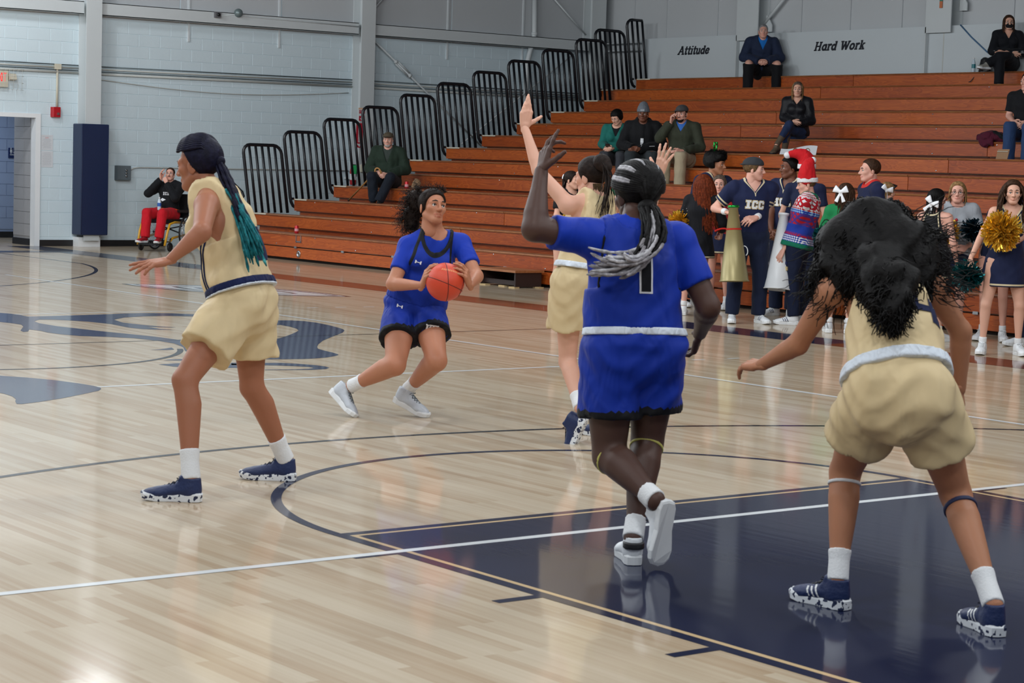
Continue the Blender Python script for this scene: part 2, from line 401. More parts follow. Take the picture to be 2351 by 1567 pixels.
for r in range(19):
    z0 = .152 + BH * (r - 1); h = BH
    if r == 0: z0, h = 0, .152
    yj = 10.415 + (.2035 if r % 2 else 0)
    k0 = int((9.0 - yj) / BW) - 1
    for k in range(k0, k0 + 34):
        a, b_ = yj + k * BW, yj + (k + 1) * BW
        if b_ < 8.9 or a > 22.2: continue
        b_ = min(b_, 22.2)
        if z0 < 2.1:
            if a < 9.05: continue
            if a < 10.05 < b_: a = 10.05
            elif b_ <= 10.05: continue
        if b_ - a < .03: continue
        cand.append((r, a, b_, z0, h))
cand.sort(key=lambda q: q[1])
for r, a, b_, z0, h in cand:
    J = .003
    key = (round(b_ - a, 3), round(h, 3))
    vis = not (z0 < .25 and a > 12.2) and (a < 16.2)
    if nb < 300 and vis:
        if key not in BM: BM[key] = block_mesh('concrete_block', b_ - a - 2 * J, h - 2 * J)
        link('concrete_block', BM[key], wl, (XW - .006, a + J, z0 + J)); nb += 1
    else:
        c, d = .004, .006; x = XW - .006; w_, h_ = b_ - a - 2 * J, h - 2 * J; y, z = a + J, z0 + J
        rest.add([(x, y, z), (x, y + w_, z), (x, y + w_, z + h_), (x, y, z + h_), (x + d, y + c, z + c), (x + d, y + w_ - c, z + c), (x + d, y + w_ - c, z + h_ - c), (x + d, y + c, z + h_ - c)],
                 [(4, 5, 6, 7), (0, 1, 5, 4), (1, 2, 6, 5), (2, 3, 7, 6), (3, 0, 4, 7)])
o = rest.build('concrete_block', W['block'], wl); o['kind'] = 'stuff'
# upper wall panels between raised seams
seams = [8.0] + [float(onx(p, 60, XW)[1]) for p in (433, 641, 1028, 1201)] + [22.2]
sy = [9.0, 10.9, 12.62, 14.65, 16.4, 18.4, 20.35, 22.2]
for a, b_ in zip(sy[:-1], sy[1:]):
    MB().box((XW - .012, a + .012, 3.86), (XW + .004, b_ - .012, 6.4)).build('wall_panel', W['panel'], wl)
for p in (433, 641, 1028, 1201):
    y = onx(p, 30, XW)[1]
    MB().box((XW, y - .018, 3.55), (XW + .022, y + .018, 6.4)).build('panel_seam', W['white_paint'], wl)
DKP = mk('dimmer_dark', srgb(62, 65, 68), .8)  # dark panels added above the view so the painted lane reflects dark
for y_ in np.arange(-12, 22, 2.0): MB().box((XW, y_ + .01, 5.1), (XW + .05, y_ + 1.99, ZT)).build('reflection_dimmer', DKP, wl)
bb = struct(MB().box((XW - .012, 10.05, 0), (XW + .015, 12.4, .105)).build('baseboard_left', W['black']))
bb['label'] = 'black rubber baseboard along the block wall'

# back wall behind the bleachers
wb = struct(MB().box((-25.2, YB, 0), (14, YB + .25, ZT)).build('wall_back', W['panel']))
wb['label'] = 'pale grey metal panel wall behind the bleachers'
for x in (-24.0, -23.05, -21.6, -19.4, -18.2, -17.0, -14.6, -13.4, -12.2):
    MB().box((x - .015, YB - .02, 4.0), (x + .015, YB, ZT)).build('panel_seam', W['panel'], wb)
for x_ in np.arange(-25, 13, 2.0): MB().box((x_ + .01, YB - .05, 5.1), (x_ + 1.99, YB, ZT)).build('reflection_dimmer', DKP, wb)  # same added dark panels on the back wall, dimming the court reflection
bd = struct(MB().box((-23.5, YB - .22, 2.6), (9, YB - .16, 4.09)).box((-23.5, YB - .22, 4.09), (9, YB, 4.115)).build('wall_banner', mk('banner_white', srgb(196, 204, 208), .6, var=.03, vscale=1.0)))
bd['label'] = 'white low wall board lettered Attitude and Hard Work'
YBN = YB - .22
MB().box((-15.87, YBN - .003, 3.3), (-15.85, YBN, 4.09)).build('board_joint', W['conduit'], bd)
ce = struct(MB().box((-25.2, -12, 6.4), (14, 22.6, 6.5)).build('unseen_ceiling', mk('unseen_dark_deck', srgb(44, 46, 48), .7)))  # out of view; lowered and darkened to keep the lane's reflection dark
ce['label'] = 'unseen dark grey metal roof deck above the court'

# slab lettering -----------------------------------------------------------
def ribbon(pts, w):
    out = []
    P = np.array(pts, float)
    for i in range(len(P) - 1):
        a, b_ = P[i], P[i + 1]; d = b_ - a; L_ = np.linalg.norm(d)
        if L_ < 1e-6: continue
        d /= L_; n = np.array([-d[1], d[0]]) * w / 2; e = d * w * .22
        out.append([a - e - n, b_ + e - n, b_ + e + n, a - e + n])
    return out
def arc2(cx, cy, rx, ry, a0, a1, n=12):
    return [(cx + rx * math.cos(math.radians(a0 + (a1 - a0) * i / n)), cy + ry * math.sin(math.radians(a0 + (a1 - a0) * i / n))) for i in range(n + 1)]
S = .22; s_ = .15
def ser(x, y, h=.15): return ([(x - h, y), (x + h, y)], s_)
GL = {
 'A': (.95, [([(.12, .06), (.5, .98)], S), ([(.5, .98), (.82, .06)], S), ([(.28, .36), (.72, .36)], s_), ser(.12, .06, .14), ser(.82, .06, .17), ([(.34, .95), (.52, .95)], s_)]),
 't': (.5, [([(.25, .95), (.25, .12), (.34, .06), (.46, .12)], S), ([(.06, .68), (.46, .68)], s_)]),
 'i': (.36, [([(.2, .66), (.2, .06)], S), ([(.06, .68), (.2, .68)], s_), ser(.2, .06, .15), ([(.2, .92), (.2, .99)], S)]),
 'u': (.72, [([(.16, .68), (.16, .2), (.24, .08), (.38, .08), (.52, .22)], S), ([(.54, .68), (.54, .06)], S), ([(.03, .68), (.16, .68)], s_), ([(.42, .68), (.54, .68)], s_), ([(.54, .06), (.68, .06)], s_)]),
 'd': (.72, [(arc2(.33, .36, .22, .28, 0, 360, 16), S), ([(.55, .98), (.55, .06)], S), ([(.40, .96), (.55, .96)], s_), ([(.55, .06), (.68, .06)], s_)]),
 'e': (.66, [(arc2(.35, .37, .24, .29, 20, 330, 16), S), ([(.12, .38), (.56, .38)], s_)]),
 'H': (1.0, [([(.22, .96), (.22, .06)], S), ([(.74, .96), (.74, .06)], S), ([(.22, .5), (.74, .5)], s_), ser(.22, .06), ser(.22, .95), ser(.74, .06), ser(.74, .95)]),
 'a': (.68, [(arc2(.32, .36, .22, .28, 0, 360, 16), S), ([(.53, .66), (.53, .06)], S), ([(.53, .06), (.66, .06)], s_), ([(.42, .68), (.53, .68)], s_)]),
 'r': (.56, [([(.2, .66), (.2, .06)], S), ser(.2, .06), ([(.06, .68), (.2, .68)], s_), ([(.2, .5), (.3, .64), (.42, .68), (.5, .6)], S)]),
 'W': (1.2, [([(.16, .95), (.36, .06)], S), ([(.36, .06), (.6, .8)], S), ([(.6, .8), (.82, .06)], S), ([(.82, .06), (1.04, .95)], S), ser(.16, .95, .16), ser(1.04, .95, .14), ser(.58, .9, .12)]),
 'o': (.7, [(arc2(.35, .37, .24, .29, 0, 360, 18), S)]),
 'k': (.74, [([(.2, .98), (.2, .06)], S), ([(.06, .96), (.2, .96)], s_), ser(.2, .06, .14), ([(.22, .3), (.52, .66)], s_), ([(.34, .42), (.56, .06)], S), ser(.56, .06, .12), ([(.42, .68), (.64, .68)], s_)]),
 ' ': (.45, []),
 's': (.6, [(arc2(.3, .52, .18, .14, 20, 270, 10) + arc2(.3, .24, .2, .15, 90, -160, 10), S)]),
}
def letters(text, org, ux, uz, size, off, m, parent, shear=.28, sub='letter'):
    """each letter its own flat mesh: org + size*(x*ux + y*uz)"""
    org = np.array(org, float); ux = np.array(ux, float); uz = np.array(uz, float); off = np.array(off, float); x = 0
    for ch in text:
        adv, strokes = GL[ch]
        if strokes:
            mb = MB(); lay = 0
            for pts, w_ in strokes:
                for q in ribbon(pts, w_):
                    lay += 1
                    mb.poly([org + size * ((x + p[0] + shear * p[1]) * ux + p[1] * uz) + off * (1 + .03 * lay) for p in q])
            mb.build(sub, m, parent)
        x += adv
    return x
p0, p1 = ony(1556, 126, YBN), ony(1630, 122, YBN)
tw = sum(GL[c][0] for c in 'Attitude') + .2
sz = (p1[0] - p0[0]) / tw
letters('Attitude', (p0[0], YBN, p0[2]), (1, 0, 0), (0, 0, .155 / sz * 1.0), sz, (0, -.004, 0), W['ink'], bd)
p0, p1 = ony(1868, 117, YBN), ony(1988, 110, YBN)
tw = sum(GL[c][0] for c in 'Hard Work') + .2
sz = (p1[0] - p0[0]) / tw
letters('Hard Work', (p0[0], YBN, p0[2]), (1, 0, 0), (0, 0, .155 / sz), sz, (0, -.004, 0), W['ink'], bd)
p0 = ony(2341, 98, YBN)
letters('us', (p0[0], YBN, p0[2]), (1, 0, 0), (0, 0, .155 / sz), sz, (0, -.004, 0), W['ink'], bd)

# ------------------------------------------------------------------ steelwork
def ibeam(mb, x0, x1, y0, y1, z0, z1, t=.02, wide='y'):
    """vertical I column: flanges parallel to the wall plane"""
    mb.box((x0, y0, z0), (x0 + t, y1, z1)); mb.box((x1 - t, y0, z0), (x1, y1, z1)); ym = (y0 + y1) / 2
    mb.box((x0 + t, ym - t / 2, z0), (x1 - t, ym + t / 2, z1)); return mb
c1 = thing('steel_column', 'white steel column rising from the navy wall pad', 'column', (XW + .16, 10.88, 0)); c1['kind'] = 'structure'
ibeam(MB(), XW, XW + .3, 10.72, 11.0, .105, ZT).build('column_shaft', W['steel'], c1)
MB().box((XW, 10.66, .0), (XW + .22, 11.06, .16)).build('column_base', W['whitep'], c1)
c2 = thing('steel_column', 'white steel column with red fire extinguisher signs', 'column', (XW + .16, 16.38, 0)); c2['kind'] = 'structure'
ibeam(MB(), XW, XW + .3, 16.18, 16.48, 0, ZT).build('column_shaft', W['steel'], c2)
c3 = thing('steel_column', 'grey steel corner column behind the highest guard rails', 'column', (XW + .2, 21.9, 0)); c3['kind'] = 'structure'
ibeam(MB(), XW, XW + .28, 21.62, 21.98, 0, ZT).build('column_shaft', W['steel'], c3)
for i, (px0, px1, lab) in enumerate(((1706, 1755, 'white steel column behind the man in navy jacket'), (2140, 2198, 'white steel column beside the masked woman, cut by the frame top'))):
    a, b_ = ony(px0, 20, YB - .15)[0], ony(px1, 20, YB - .15)[0]
    c = thing('steel_column', lab, 'column', ((a + b_) / 2, YB - .12, 4.115)); c['kind'] = 'structure'
    MB().box((a, YB - .3, 4.0), (b_, YB - .28, ZT)).box(((a + b_) / 2 - .01, YB - .28, 4.0), ((a + b_) / 2 + .01, YB - .02, ZT)).box((a, YB - .02, 4.0), (b_, YB, ZT)).build('column_shaft', W['steel'], c)
    MB().box((a, YB - .3, 3.3 if i == 0 else 3.3), (a + .02, YB - .225, 4.1)).build('column_flange', W['steel'], c)
    q = ony(px1 + 22, 60 if i == 0 else 10, YB - .1)
    MB().prism([(b_, YB - .1, q[2] - .1), (b_ + .16, YB - .1, q[2] - .1), (b_ + .16, YB - .1, q[2] + .02), (b_ + .04, YB - .1, q[2] + .2), (b_, YB - .1, q[2] + .2)], (0, .02, 0)).build('gusset_plate', W['steel'], c)
def beam(name, label, mb, m):
    o = mb.build(name, m); struct(o); o['label'] = label; return o
def cgirt(mb, x0, x1, y0, y1, z0, z1):
    mb.box((x0, y0, z0), (x1, y1, z0 + .012)); mb.box((x0, y0, z1 - .012), (x1, y1, z1)); mb.box((x1 - .012, y0, z0), (x1, y1, z1)); return mb
beam('beam_girt', 'white steel girt crossing the upper block wall, door end', cgirt(MB(), XW, XW + .2, 8.5, 10.72, 3.88, 4.09), W['steel'])
beam('beam_girt', 'white steel girt between the two columns of the block wall', cgirt(MB(), XW, XW + .2, 11.0, 16.18, 3.88, 4.09), W['steel'])
beam('beam_girt', 'white steel girt above the guard rails, corner end', cgirt(MB(), XW, XW + .2, 16.48, 21.62, 3.88, 4.09), W['steel'])
beam('beam_girt', 'short grey girt between corner column and lettered board', cgirt(MB(), XW + .28, -23.5, YB - .2, YB, 3.90, 4.06), W['steel'])
# diagonal rods
def rod(label, a, b_, r=.018, tb=None):
    t = thing('brace_rod', label, 'brace', tuple(np.minimum(a, b_))); t['kind'] = 'structure'
    a, b_ = np.array(a), np.array(b_)
    MB().tube([a, b_], r, 8).build('rod', W['steel'], t)
    if tb is not None:
        d = (b_ - a) / np.linalg.norm(b_ - a); c = a + (b_ - a) * tb
        s = np.cross(d, [1, 0, 0]); mb = MB()
        for e in (-1, 1): mb.tube([c - d * .18 + s * .035 * e, c + d * .18 + s * .035 * e], .014, 6)
        mb.ball(c - d * .2, .04).ball(c + d * .2, .04)
        mb.build('turnbuckle', W['steel'], t)
    return t
xr = XW + .12
rod('grey diagonal brace rod with turnbuckle on the block wall', onx(848, 82, xr), onx(1105, 335, xr), tb=.29)
rod('thin grey brace rod crossing behind the guard rails', onx(1335, 110, xr), onx(1060, 330, xr), r=.014)
rod('short grey brace rod at the frame top beside the second column', onx(850, 30, xr), onx(885, -10, xr), r=.018)
rod('thin brace rod running down to the corner column', onx(1270, -5, xr), onx(1345, 80, xr), r=.016)
rod('diagonal brace above the seated man in navy jacket', ony(1757, 52, YB - .1), ony(1802, -5, YB - .1), r=.03)
rod('diagonal brace at the frame top left of the last column', ony(2150, 18, YB - .1), ony(2132, -5, YB - .1), r=.03)
# drain pipe
t = thing('drain_pipe', 'white drain pipe with a bend running down behind the guard rails', 'pipe', tuple(onx(1207, 300, XW + .1)))
pp = [onx(1228, -5, XW + .1), onx(1227, 80, XW + .1), onx(1220, 105, XW + .1), onx(1209, 150, XW + .1), onx(1204, 330, XW + .1)]
MB().tube(pp, .05, 12).build('pipe', W['steel'], t)
MB().lathe([(.062, -.03), (.062, .03)], onx(1227, 78, XW + .1), sides=12).build('coupling', W['steel'], t)
# conduits across the wall
for k, (za, r, m, lab) in enumerate(((3.03, .009, 'dark_pipe', 'dark conduit running highest along the block wall'), (2.985, .014, 'conduit', 'pale conduit just below the dark one on the block wall'), (2.945, .007, 'dark_pipe', 'thin dark cable pipe below the pale conduit'), (2.905, .02, 'conduit', 'lowest and thickest pale conduit along the block wall'))):
    t = thing('wall_conduit', lab, 'conduit', (XW + .03, 8.6, za), 'conduits along the block wall')
    MB().tube([(XW + .03, 8.6, za), (XW + .03, 10.71, za)], r, 8).build('pipe', W[m], t)
    MB().tube([(XW + .03, 11.01, za), (XW + .03, 16.17, za + .03)], r, 8).build('pipe', W[m], t)
    MB().tube([(XW + .03, 16.5, za + .03), (XW + .03, 21.6, za + .02)], r, 8).build('pipe', W[m], t)
ys = np.linspace(11.05, 16.1, 24)
t = tag(MB().tube([(XW + .03, y, 2.82 - .22 * math.sin(PI * ((y - 11.05) / 5.05)) ** 1.0 * .6) for y in ys], .008, 6).build('slack_cable', W['conduit']), 'thin slack cable sagging below the conduits', 'cable')
z = float(onx(300, 383, XW)[2])
tag(MB().tube([onx(298, 391, XW + .02), onx(306, 386, XW + .02), onx(320, 384, XW + .02), onx(560, 388, XW + .02), onx(800, 392, XW + .02)], .012, 6).build('wall_cable', W['conduit']), 'grey conduit leading from the switch box along the wall', 'conduit')
# ================================================================== BLEACHERS
RUN, RISE, Y1, Z1 = .785, .241, 12.17, .427
def rowy(k): return Y1 + RUN * (k - 1)
def rowz(k): return Z1 + RISE * (k - 1)
XR = 9.0
bl = thing('bleachers', 'orange-brown wooden telescopic bleachers with black end rails', 'bleachers', (-16, 12.3, 0))
WHITE_STRIP = mk('white_tread_strip', srgb(214, 208, 190), .6)
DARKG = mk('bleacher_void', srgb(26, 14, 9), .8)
for k in range(1, 14):
    xl = -22.85 if k < 12 else (-23.35 if k == 12 else -23.2)
    if k == 1: xl = -22.85
    cuts = [xl, -16.94, -11.24, -5.54, .16, XR]
    if k >= 12: cuts = [xl, -17.5, -11.8, -6.1, -.4, XR]
    y, z = rowy(k), rowz(k)
    for a, b_ in zip(cuts[:-1], cuts[1:]):
        a += .006; b_ -= .006
        # front face board, seat plank with a rounded nose, foot deck behind it
        MB().prism([(a, y + .012, z - .20), (a, y + .012, z - .022), (a, y + .05, z - .022), (a, y + .05, z - .20)], (b_ - a, 0, 0)).build('riser_board', BLW, bl)
        MB().prism([(a, y, z - .026), (a, y - .006, z - .014), (a, y + .002, z - .002), (a, y + .02, z), (a, y + .27, z), (a, y + .27, z - .026)], (b_ - a, 0, 0)).build('seat_board', BLW2, bl)
        MB().box((a, y + .055, z - .215), (b_, y + RUN + .09, z - .19)).build('foot_board', BLW2, bl)
    # recessed board below the face
    MB().box((xl + .05, y + .10, z - .241 if k == 1 else z - .43), (XR, y + .13, z - .19)).build('kick_board', BLW if k > 1 else DARKG, bl)
    if k > 1:
        o = MB().box((xl + .04, y - .002, z - .001), (xl + .42, y + .018, z + .0012)).box((xl + .04, y - .0075, z - .02), (xl + .42, y - .0005, z + .001)).build('tread_strip', WHITE_STRIP, bl)
# lowest skirt board, dark gap, and underside
for a, b_ in ((-22.85, -16.94), (-16.94, -11.24), (-11.24, -5.54), (-5.54, .16), (.16, XR)):
    MB().box((a + .006, Y1 + .03, .045), (b_ - .006, Y1 + .065, .205)).build('skirt_board', BLW, bl)
MB().box((-22.8, Y1 + .10, .0), (XR, Y1 + .12, .40)).build('understructure', DARKG, bl)
MB().prism([(-22.83, Y1 + .3, 0), (-22.83, 21.9, 0), (-22.83, 21.9, 3.1), (-22.83, Y1 + .3, .2)], (.03, 0, 0)).build('end_frame', DARKG, bl)
# bolt heads along the boards
bolt_me = MB().lathe([(.011, 0), (.011, .004), (.006, .007)], (0, 0, 0), (0, -1, 0), 8)
bme = bpy.data.meshes.new('bolt'); bme.from_pydata(bolt_me.v, [], bolt_me.f); bme.materials.append(W['chrome']); bme.update()
nbolt = 0
for k in range(1, 14):
    for j in range(18):
        x = -22.3 + j * 1.14 + (k * .37 % 1.0)
        if x > -3.5 or nbolt > 280: continue
        if random.random() < .75:
            link('bolt', bme, bl, (x, rowy(k) + .012, rowz(k) - (.045 if (j + k) % 2 else .175))); nbolt += 1
# hinges between face and skirt
for x in np.arange(-21.6, -4, 1.35):
    MB().box((x, Y1 + .006, .2), (x + .07, Y1 + .03, .232)).build('hinge', W['chrome'], bl)
q = ony(685, 548, Y1); h0 = MB(); fx_, fz_ = q[0], q[2]
for dx, dz, w_, h_ in ((0, .06, .075, .008), (0, -.045, .075, .008), (-.07, 0, .008, .06), (.07, 0, .008, .06)):
    h0.box((fx_ + dx - w_, Y1 - .002, fz_ + dz - h_), (fx_ + dx + w_, Y1 + .012, fz_ + dz + h_))
h0.build('pull_handle', W['chrome'], bl)
q = ony(686, 583, Y1 + .03); MB().lathe([(.055, 0), (.055, .012), (.03, .018), (.03, .012)], (q[0], Y1 + .03, q[2]), (0, -1, 0), 16).build('lock_plate', W['chrome'], bl)
# guard rails: leaning frames with five bars
LEAN = -.165
def guard_rail(k, full=True):
    xr_ = (-22.9 if k < 12 else -23.3); y0, z0 = rowy(k), rowz(k)
    H = 1.13
    def P(v, h): return (xr_, y0 + v + LEAN * h / H, z0 + h)
    r_ = .028
    c = .14
    path = [P(.05, -.15), P(.0, -.12), P(-.03, -.05), P(-.035, .02)] if True else []
    path += [P(-.035 + LEAN * 0, H - c)] + [P(-.035 + c * (1 - math.cos(a)), H - c + c * math.sin(a)) for a in (.4, .8, 1.2, PI / 2)]
    if full:
        wv = .70
        path += [P(wv - c, H)] + [P(wv - c + c * math.sin(a), H - c + c * math.cos(a)) for a in (.4, .8, 1.2, PI / 2)] + [P(wv, 0)]
    else:
        wv = .38; path += [P(wv - .02, H)]
    o = MB().tube(path, r_, 8).tube([P(-.035, 0), P(.03, 0)], r_ * .8, 6).build('guard_rail', W['rail'], bl)
    n = 5 if full else 3
    for i in range(n):
        v = -.035 + (wv + .035) * (i + 1) / (n + (1 if full else 0.15))
        MB().tube([P(v, 0.0), P(v, H - .01)], .0235, 8).build('rail_bar', W['rail'], o)
for k in range(2, 13): guard_rail(k)
guard_rail(13, False)
# folded handrail loop beside the lowest rail
A3_ = lambda q: np.array([q[0], q[1], 0.0])
lp = thing('handrail', 'black looped handrail standing beside the lowest guard rail', 'handrail', tuple(onx(525, 500, -23.6)))
D0 = float((onx(545, 430, -23.6) - CAM) @ CF)
pts = [at(478, 455, D0), at(490, 448, D0)] + [at(500, 412, D0), at(516, 409, D0), at(527, 412, D0), at(556, 441, D0), at(559, 450, D0), at(554, 457, D0), at(546, 459, D0), at(505, 458, D0)]
MB().tube(pts, .026, 8).tube([at(505, 458, D0), A3_(at(507, 520, D0))], .026, 8).build('rail_loop', W['rail'], lp)
# wooden step box in front
sb = thing('step_box', 'low wooden step with dark sides in front of the bleachers', 'step', tuple(onz(1190, 655)))
A, B = onz(1130, 652), onz(1204, 661); C_ = onz(1253, 658)
x0, x1 = A[0], B[0]; y0, y1 = 11.70, Y1 - .02; h = .20
DW = mk('dark_step_side', srgb(48, 34, 32), .5)
MB().box((x0 - .03, y0 - .03, h), (x1 + .03, y1, h + .03)).build('step_top', BLW2, sb)
MB().box((x0, y0, .015), (x0 + .03, y1 - .02, h)).build('side_panel', DW, sb)
MB().box((x1 - .03, y0, .015), (x1, y1 - .02, h)).build('side_panel', DW, sb)
MB().box((x0 + .03, y0 + .06, .03), (x1 - .03, y0 + .09, .09)).build('rail_board', DW, sb)
MB().box((x0 + .03, y1 - .05, .015), (x1 - .03, y1 - .02, h)).build('back_board', mk('black_step_back', srgb(20, 14, 14), .7), sb)
PADW = mk('tan_foot_pad', srgb(190, 165, 120), .7)
for x, y in ((x0, y0), (x1 - .12, y0 - .02), (x1 - .05, y1 - .12), (x0 + .35, y0 + .05)): MB().box((x, y, 0), (x + .13, y + .08, .015)).build('foot_pad', PADW, sb)
# ================================================================== DOORWAY AND WALL FIXTURES
HALL = mk('hall_block', srgb(150, 166, 196), .6, var=.03)
fr = MB()
DY0, DY1, DZ = 9.05, 9.98, 2.13
fr.box((XW - .16, DY1 - .02, 0), (XW + .02, DY1 + .07, DZ + .07)).box((XW - .16, DY0 - .05, DZ), (XW + .02, DY1 - .02, DZ + .07)).box((XW - .16, DY0 - .05, 0), (XW + .02, DY0, DZ))
d1 = struct(fr.build('door_1', W['whitep'])); d1['label'] = 'white steel frame of the open doorway to the restrooms'
HX0 = float(ony(31, 400, DY1 + .01)[0])
ha = struct(MB().box((HX0, DY1 + .02, 0), (XW - .25, DY1 + .2, 2.7)).build('wall_hall', mk('hall_side', srgb(166, 166, 168), .6, var=.04))); ha['label'] = 'grey block side wall inside the doorway'
hb = struct(MB().box((-28.2, 6.5, 0), (-28.0, 12.5, 2.7)).build('wall_hall_end', HALL)); hb['label'] = 'bluish block wall at the end of the hallway'
for zz in np.arange(.152, 2.6, .2035):
    for yy in np.arange(9.0, 11.8, .4065):
        y = yy + (.2 if int(zz / .2035) % 2 else 0)
        if DY0 + .4 < y < 11.4: MB().box((-28.0, y + .004, zz + .004), (-27.99, y + .4, zz + .2)).build('concrete_block', HALL, hb)
for zz in np.arange(.152, 2.4, .2035):
    for j, xx in enumerate(np.arange(HX0 + .01, XW - .4, .4065)):
        MB().box((xx + .004, DY1 + .01, zz + .004), (min(xx + .402, XW - .26), DY1 + .02, zz + .2)).build('concrete_block', MATS['hall_side'], ha)
hc = struct(MB().box((-28.2, 6.5, 2.7), (XW - .25, 12.5, 2.75)).build('ceiling_hall', W['white_paint'])); hc['label'] = 'low white ceiling of the hallway'
b2 = struct(MB().box((HX0, DY1 + .0, 0), (XW - .25, DY1 + .02, .11)).box((-28.0, 8.5, 0), (-27.97, 12, .11)).build('baseboard_hall', W['black'])); b2['label'] = 'black baseboard in the hallway'
hl = bpy.data.lights.new('hall_light', 'AREA'); hl.size = .6; hl.energy = 26; hl.color = (.75, .86, 1); ho = bpy.data.objects.new('hall_light', hl); ho.location = (-26.9, 9.6, 2.66); COL.objects.link(ho)
# restroom sign on the hall wall
q0, q1 = onx(20, 339, -27.97), onx(36, 363, -27.97)
rs = thing('restroom_sign', 'navy restroom sign with white figure on the hallway wall', 'sign', (-27.98, q0[1], q1[2]))
MB().box((-27.99, q0[1], q1[2]), (-27.975, q1[1] + .06, q0[2])).build('plate', mk('navy_sign', srgb(18, 40, 92), .4), rs)
yc = q0[1] + .045; zc = (q0[2] + q1[2]) / 2 + .03
MB().ball((-27.97, yc, zc + .052), (.004, .012, .012)).poly([(-27.97, yc - .012, zc + .035), (-27.97, yc + .012, zc + .035), (-27.97, yc + .02, zc - .01), (-27.97, yc - .02, zc - .01)]).poly([(-27.97, yc - .01, zc - .01), (-27.97, yc + .01, zc - .01), (-27.97, yc + .01, zc - .045), (-27.97, yc - .01, zc - .045)]).build('figure', W['whitep'], rs)
MB().poly([(-27.97, yc + .035, zc + .05), (-27.97, yc + .04, zc + .05), (-27.97, yc + .04, zc - .045), (-27.97, yc + .035, zc - .045)]).tube([(-27.968, yc + .075 + .02 * math.cos(a), zc - .02 + .02 * math.sin(a)) for a in np.linspace(1.5, 6, 12)], .003, 5).ball((-27.968, yc + .068, zc + .045), .008).build('wheelchair_mark', W['whitep'], rs)
MB().box((-27.972, yc - .02, zc - .068), (-27.97, yc + .07, zc - .058)).build('text_line', W['whitep'], rs)

def wrect(px0, py0, px1, py1, x=XW):
    a, b_ = onx(px0, py0, x), onx(px1, py1, x); return a[1], b_[1], b_[2], a[2]
# exit sign in wire cage
y0, y1, z0, z1 = wrect(-22, 160, 18, 200, XW + .05)
ex_ = thing('exit_sign', 'lit EXIT sign with emergency lamp inside a wire cage', 'exit sign', (XW + .05, y0, z0))
MB().box((XW, y0, z0), (XW + .06, y1, z1)).build('housing', W['beige'], ex_)
EXR = mk('exit_red', srgb(225, 40, 40), .4, emit=.8, var=0)
lh = (z1 - z0) * .52; lz = z0 + (z1 - z0) * .34; lw_ = (y1 - y0) * .17; xf = XW + .062
def yz(y, z, dy, dz): return [(xf, y, z), (xf, y + dy, z), (xf, y + dy, z + dz), (xf, y, z + dz)]
st = .012
ye_ = y1 - .03
mb = MB(); mb.poly(yz(ye_ - lw_, lz + lh - st, lw_, st)).poly(yz(ye_ - lw_ / 2 - st / 2, lz, st, lh - st)); mb.build('letter', EXR, ex_)
MB().poly(yz(ye_ - lw_ * 1.35 - st, lz, st, lh)).build('letter', EXR, ex_)
xa = ye_ - lw_ * 2.6; mb = MB()
for s in (1, -1):
    a, c = ((xa, lz), (xa + lw_, lz + lh)) if s > 0 else ((xa, lz + lh), (xa + lw_, lz))
    mb.poly([(xf, a[0] - .004, a[1]), (xf, a[0] + .012, a[1]), (xf, c[0] + .004, c[1]), (xf, c[0] - .012, c[1])])
mb.build('letter', EXR, ex_)
xa = ye_ - lw_ * 3.9; mb = MB(); mb.poly(yz(xa, lz, st, lh))
for t_ in (0, .45, .9): mb.poly(yz(xa + st, lz + (lh - st) * t_ / .9, lw_ - st, st))
mb.build('letter', EXR, ex_)
q = onx(29, 178, XW + .08)
MB().prism([(XW, q[1] - .06, q[2] + .07), (XW + .09, q[1] - .05, q[2] + .06), (XW + .11, q[1] - .045, q[2] - .03), (XW, q[1] - .05, q[2] - .05)], (0, .11, 0)).build('emergency_lamp', W['beige'], ex_)
y0c, y1c, z0c, z1c = wrect(-30, 156, 51, 207, XW + .02); mb = MB(); D = .15
for yy in np.linspace(y0c, y1c - .02, 9): mb.tube([(XW, yy, z0c), (XW + D, yy - .04, z0c + .01), (XW + D, yy - .04, z1c), (XW, yy, z1c)], .0025, 5)
for zz in np.linspace(z0c, z1c, 4): mb.tube([(XW + D, y0c, zz), (XW + D, y1c - .06, zz), (XW + .1, y1c - .01, zz), (XW, y1c, zz)], .0025, 5)
mb.build('wire_cage', W['conduit'], ex_)
# beige junction box and drop conduit, fire alarm
q = onx(130, 153, XW); jb = thing('junction_box', 'small beige junction box below the conduits with a drop conduit', 'junction box', (XW, q[1], q[2]))
MB().box((XW, q[1] - .055, q[2] - .045), (XW + .07, q[1] + .055, q[2] + .045)).build('box', W['beige'], jb)
qa = onx(129, 245, XW); MB().tube([(XW + .03, q[1], q[2] - .04), (XW + .03, qa[1], qa[2])], .02, 8).build('drop_conduit', W['beige'], jb)
y0, y1, z0, z1 = wrect(119, 245, 139, 269, XW + .05); fa = thing('fire_alarm', 'red fire alarm strobe on the block wall beside the doorway', 'fire alarm', (XW, y0, z0))
MB().prism([(XW, y0, z0), (XW + .05, y0 + .01, z0 - .004), (XW + .07, y0 + .03, z0), (XW + .07, y1 - .01, z0), (XW + .05, y1, z0), (XW, y1, z0)], (0, 0, z1 - z0)).build('body', W['red_plastic'], fa)
MB().box((XW + .07, y0 + .085, z0 + .035), (XW + .085, y0 + .125, z0 + .075)).build('strobe', W['chrome'], fa)
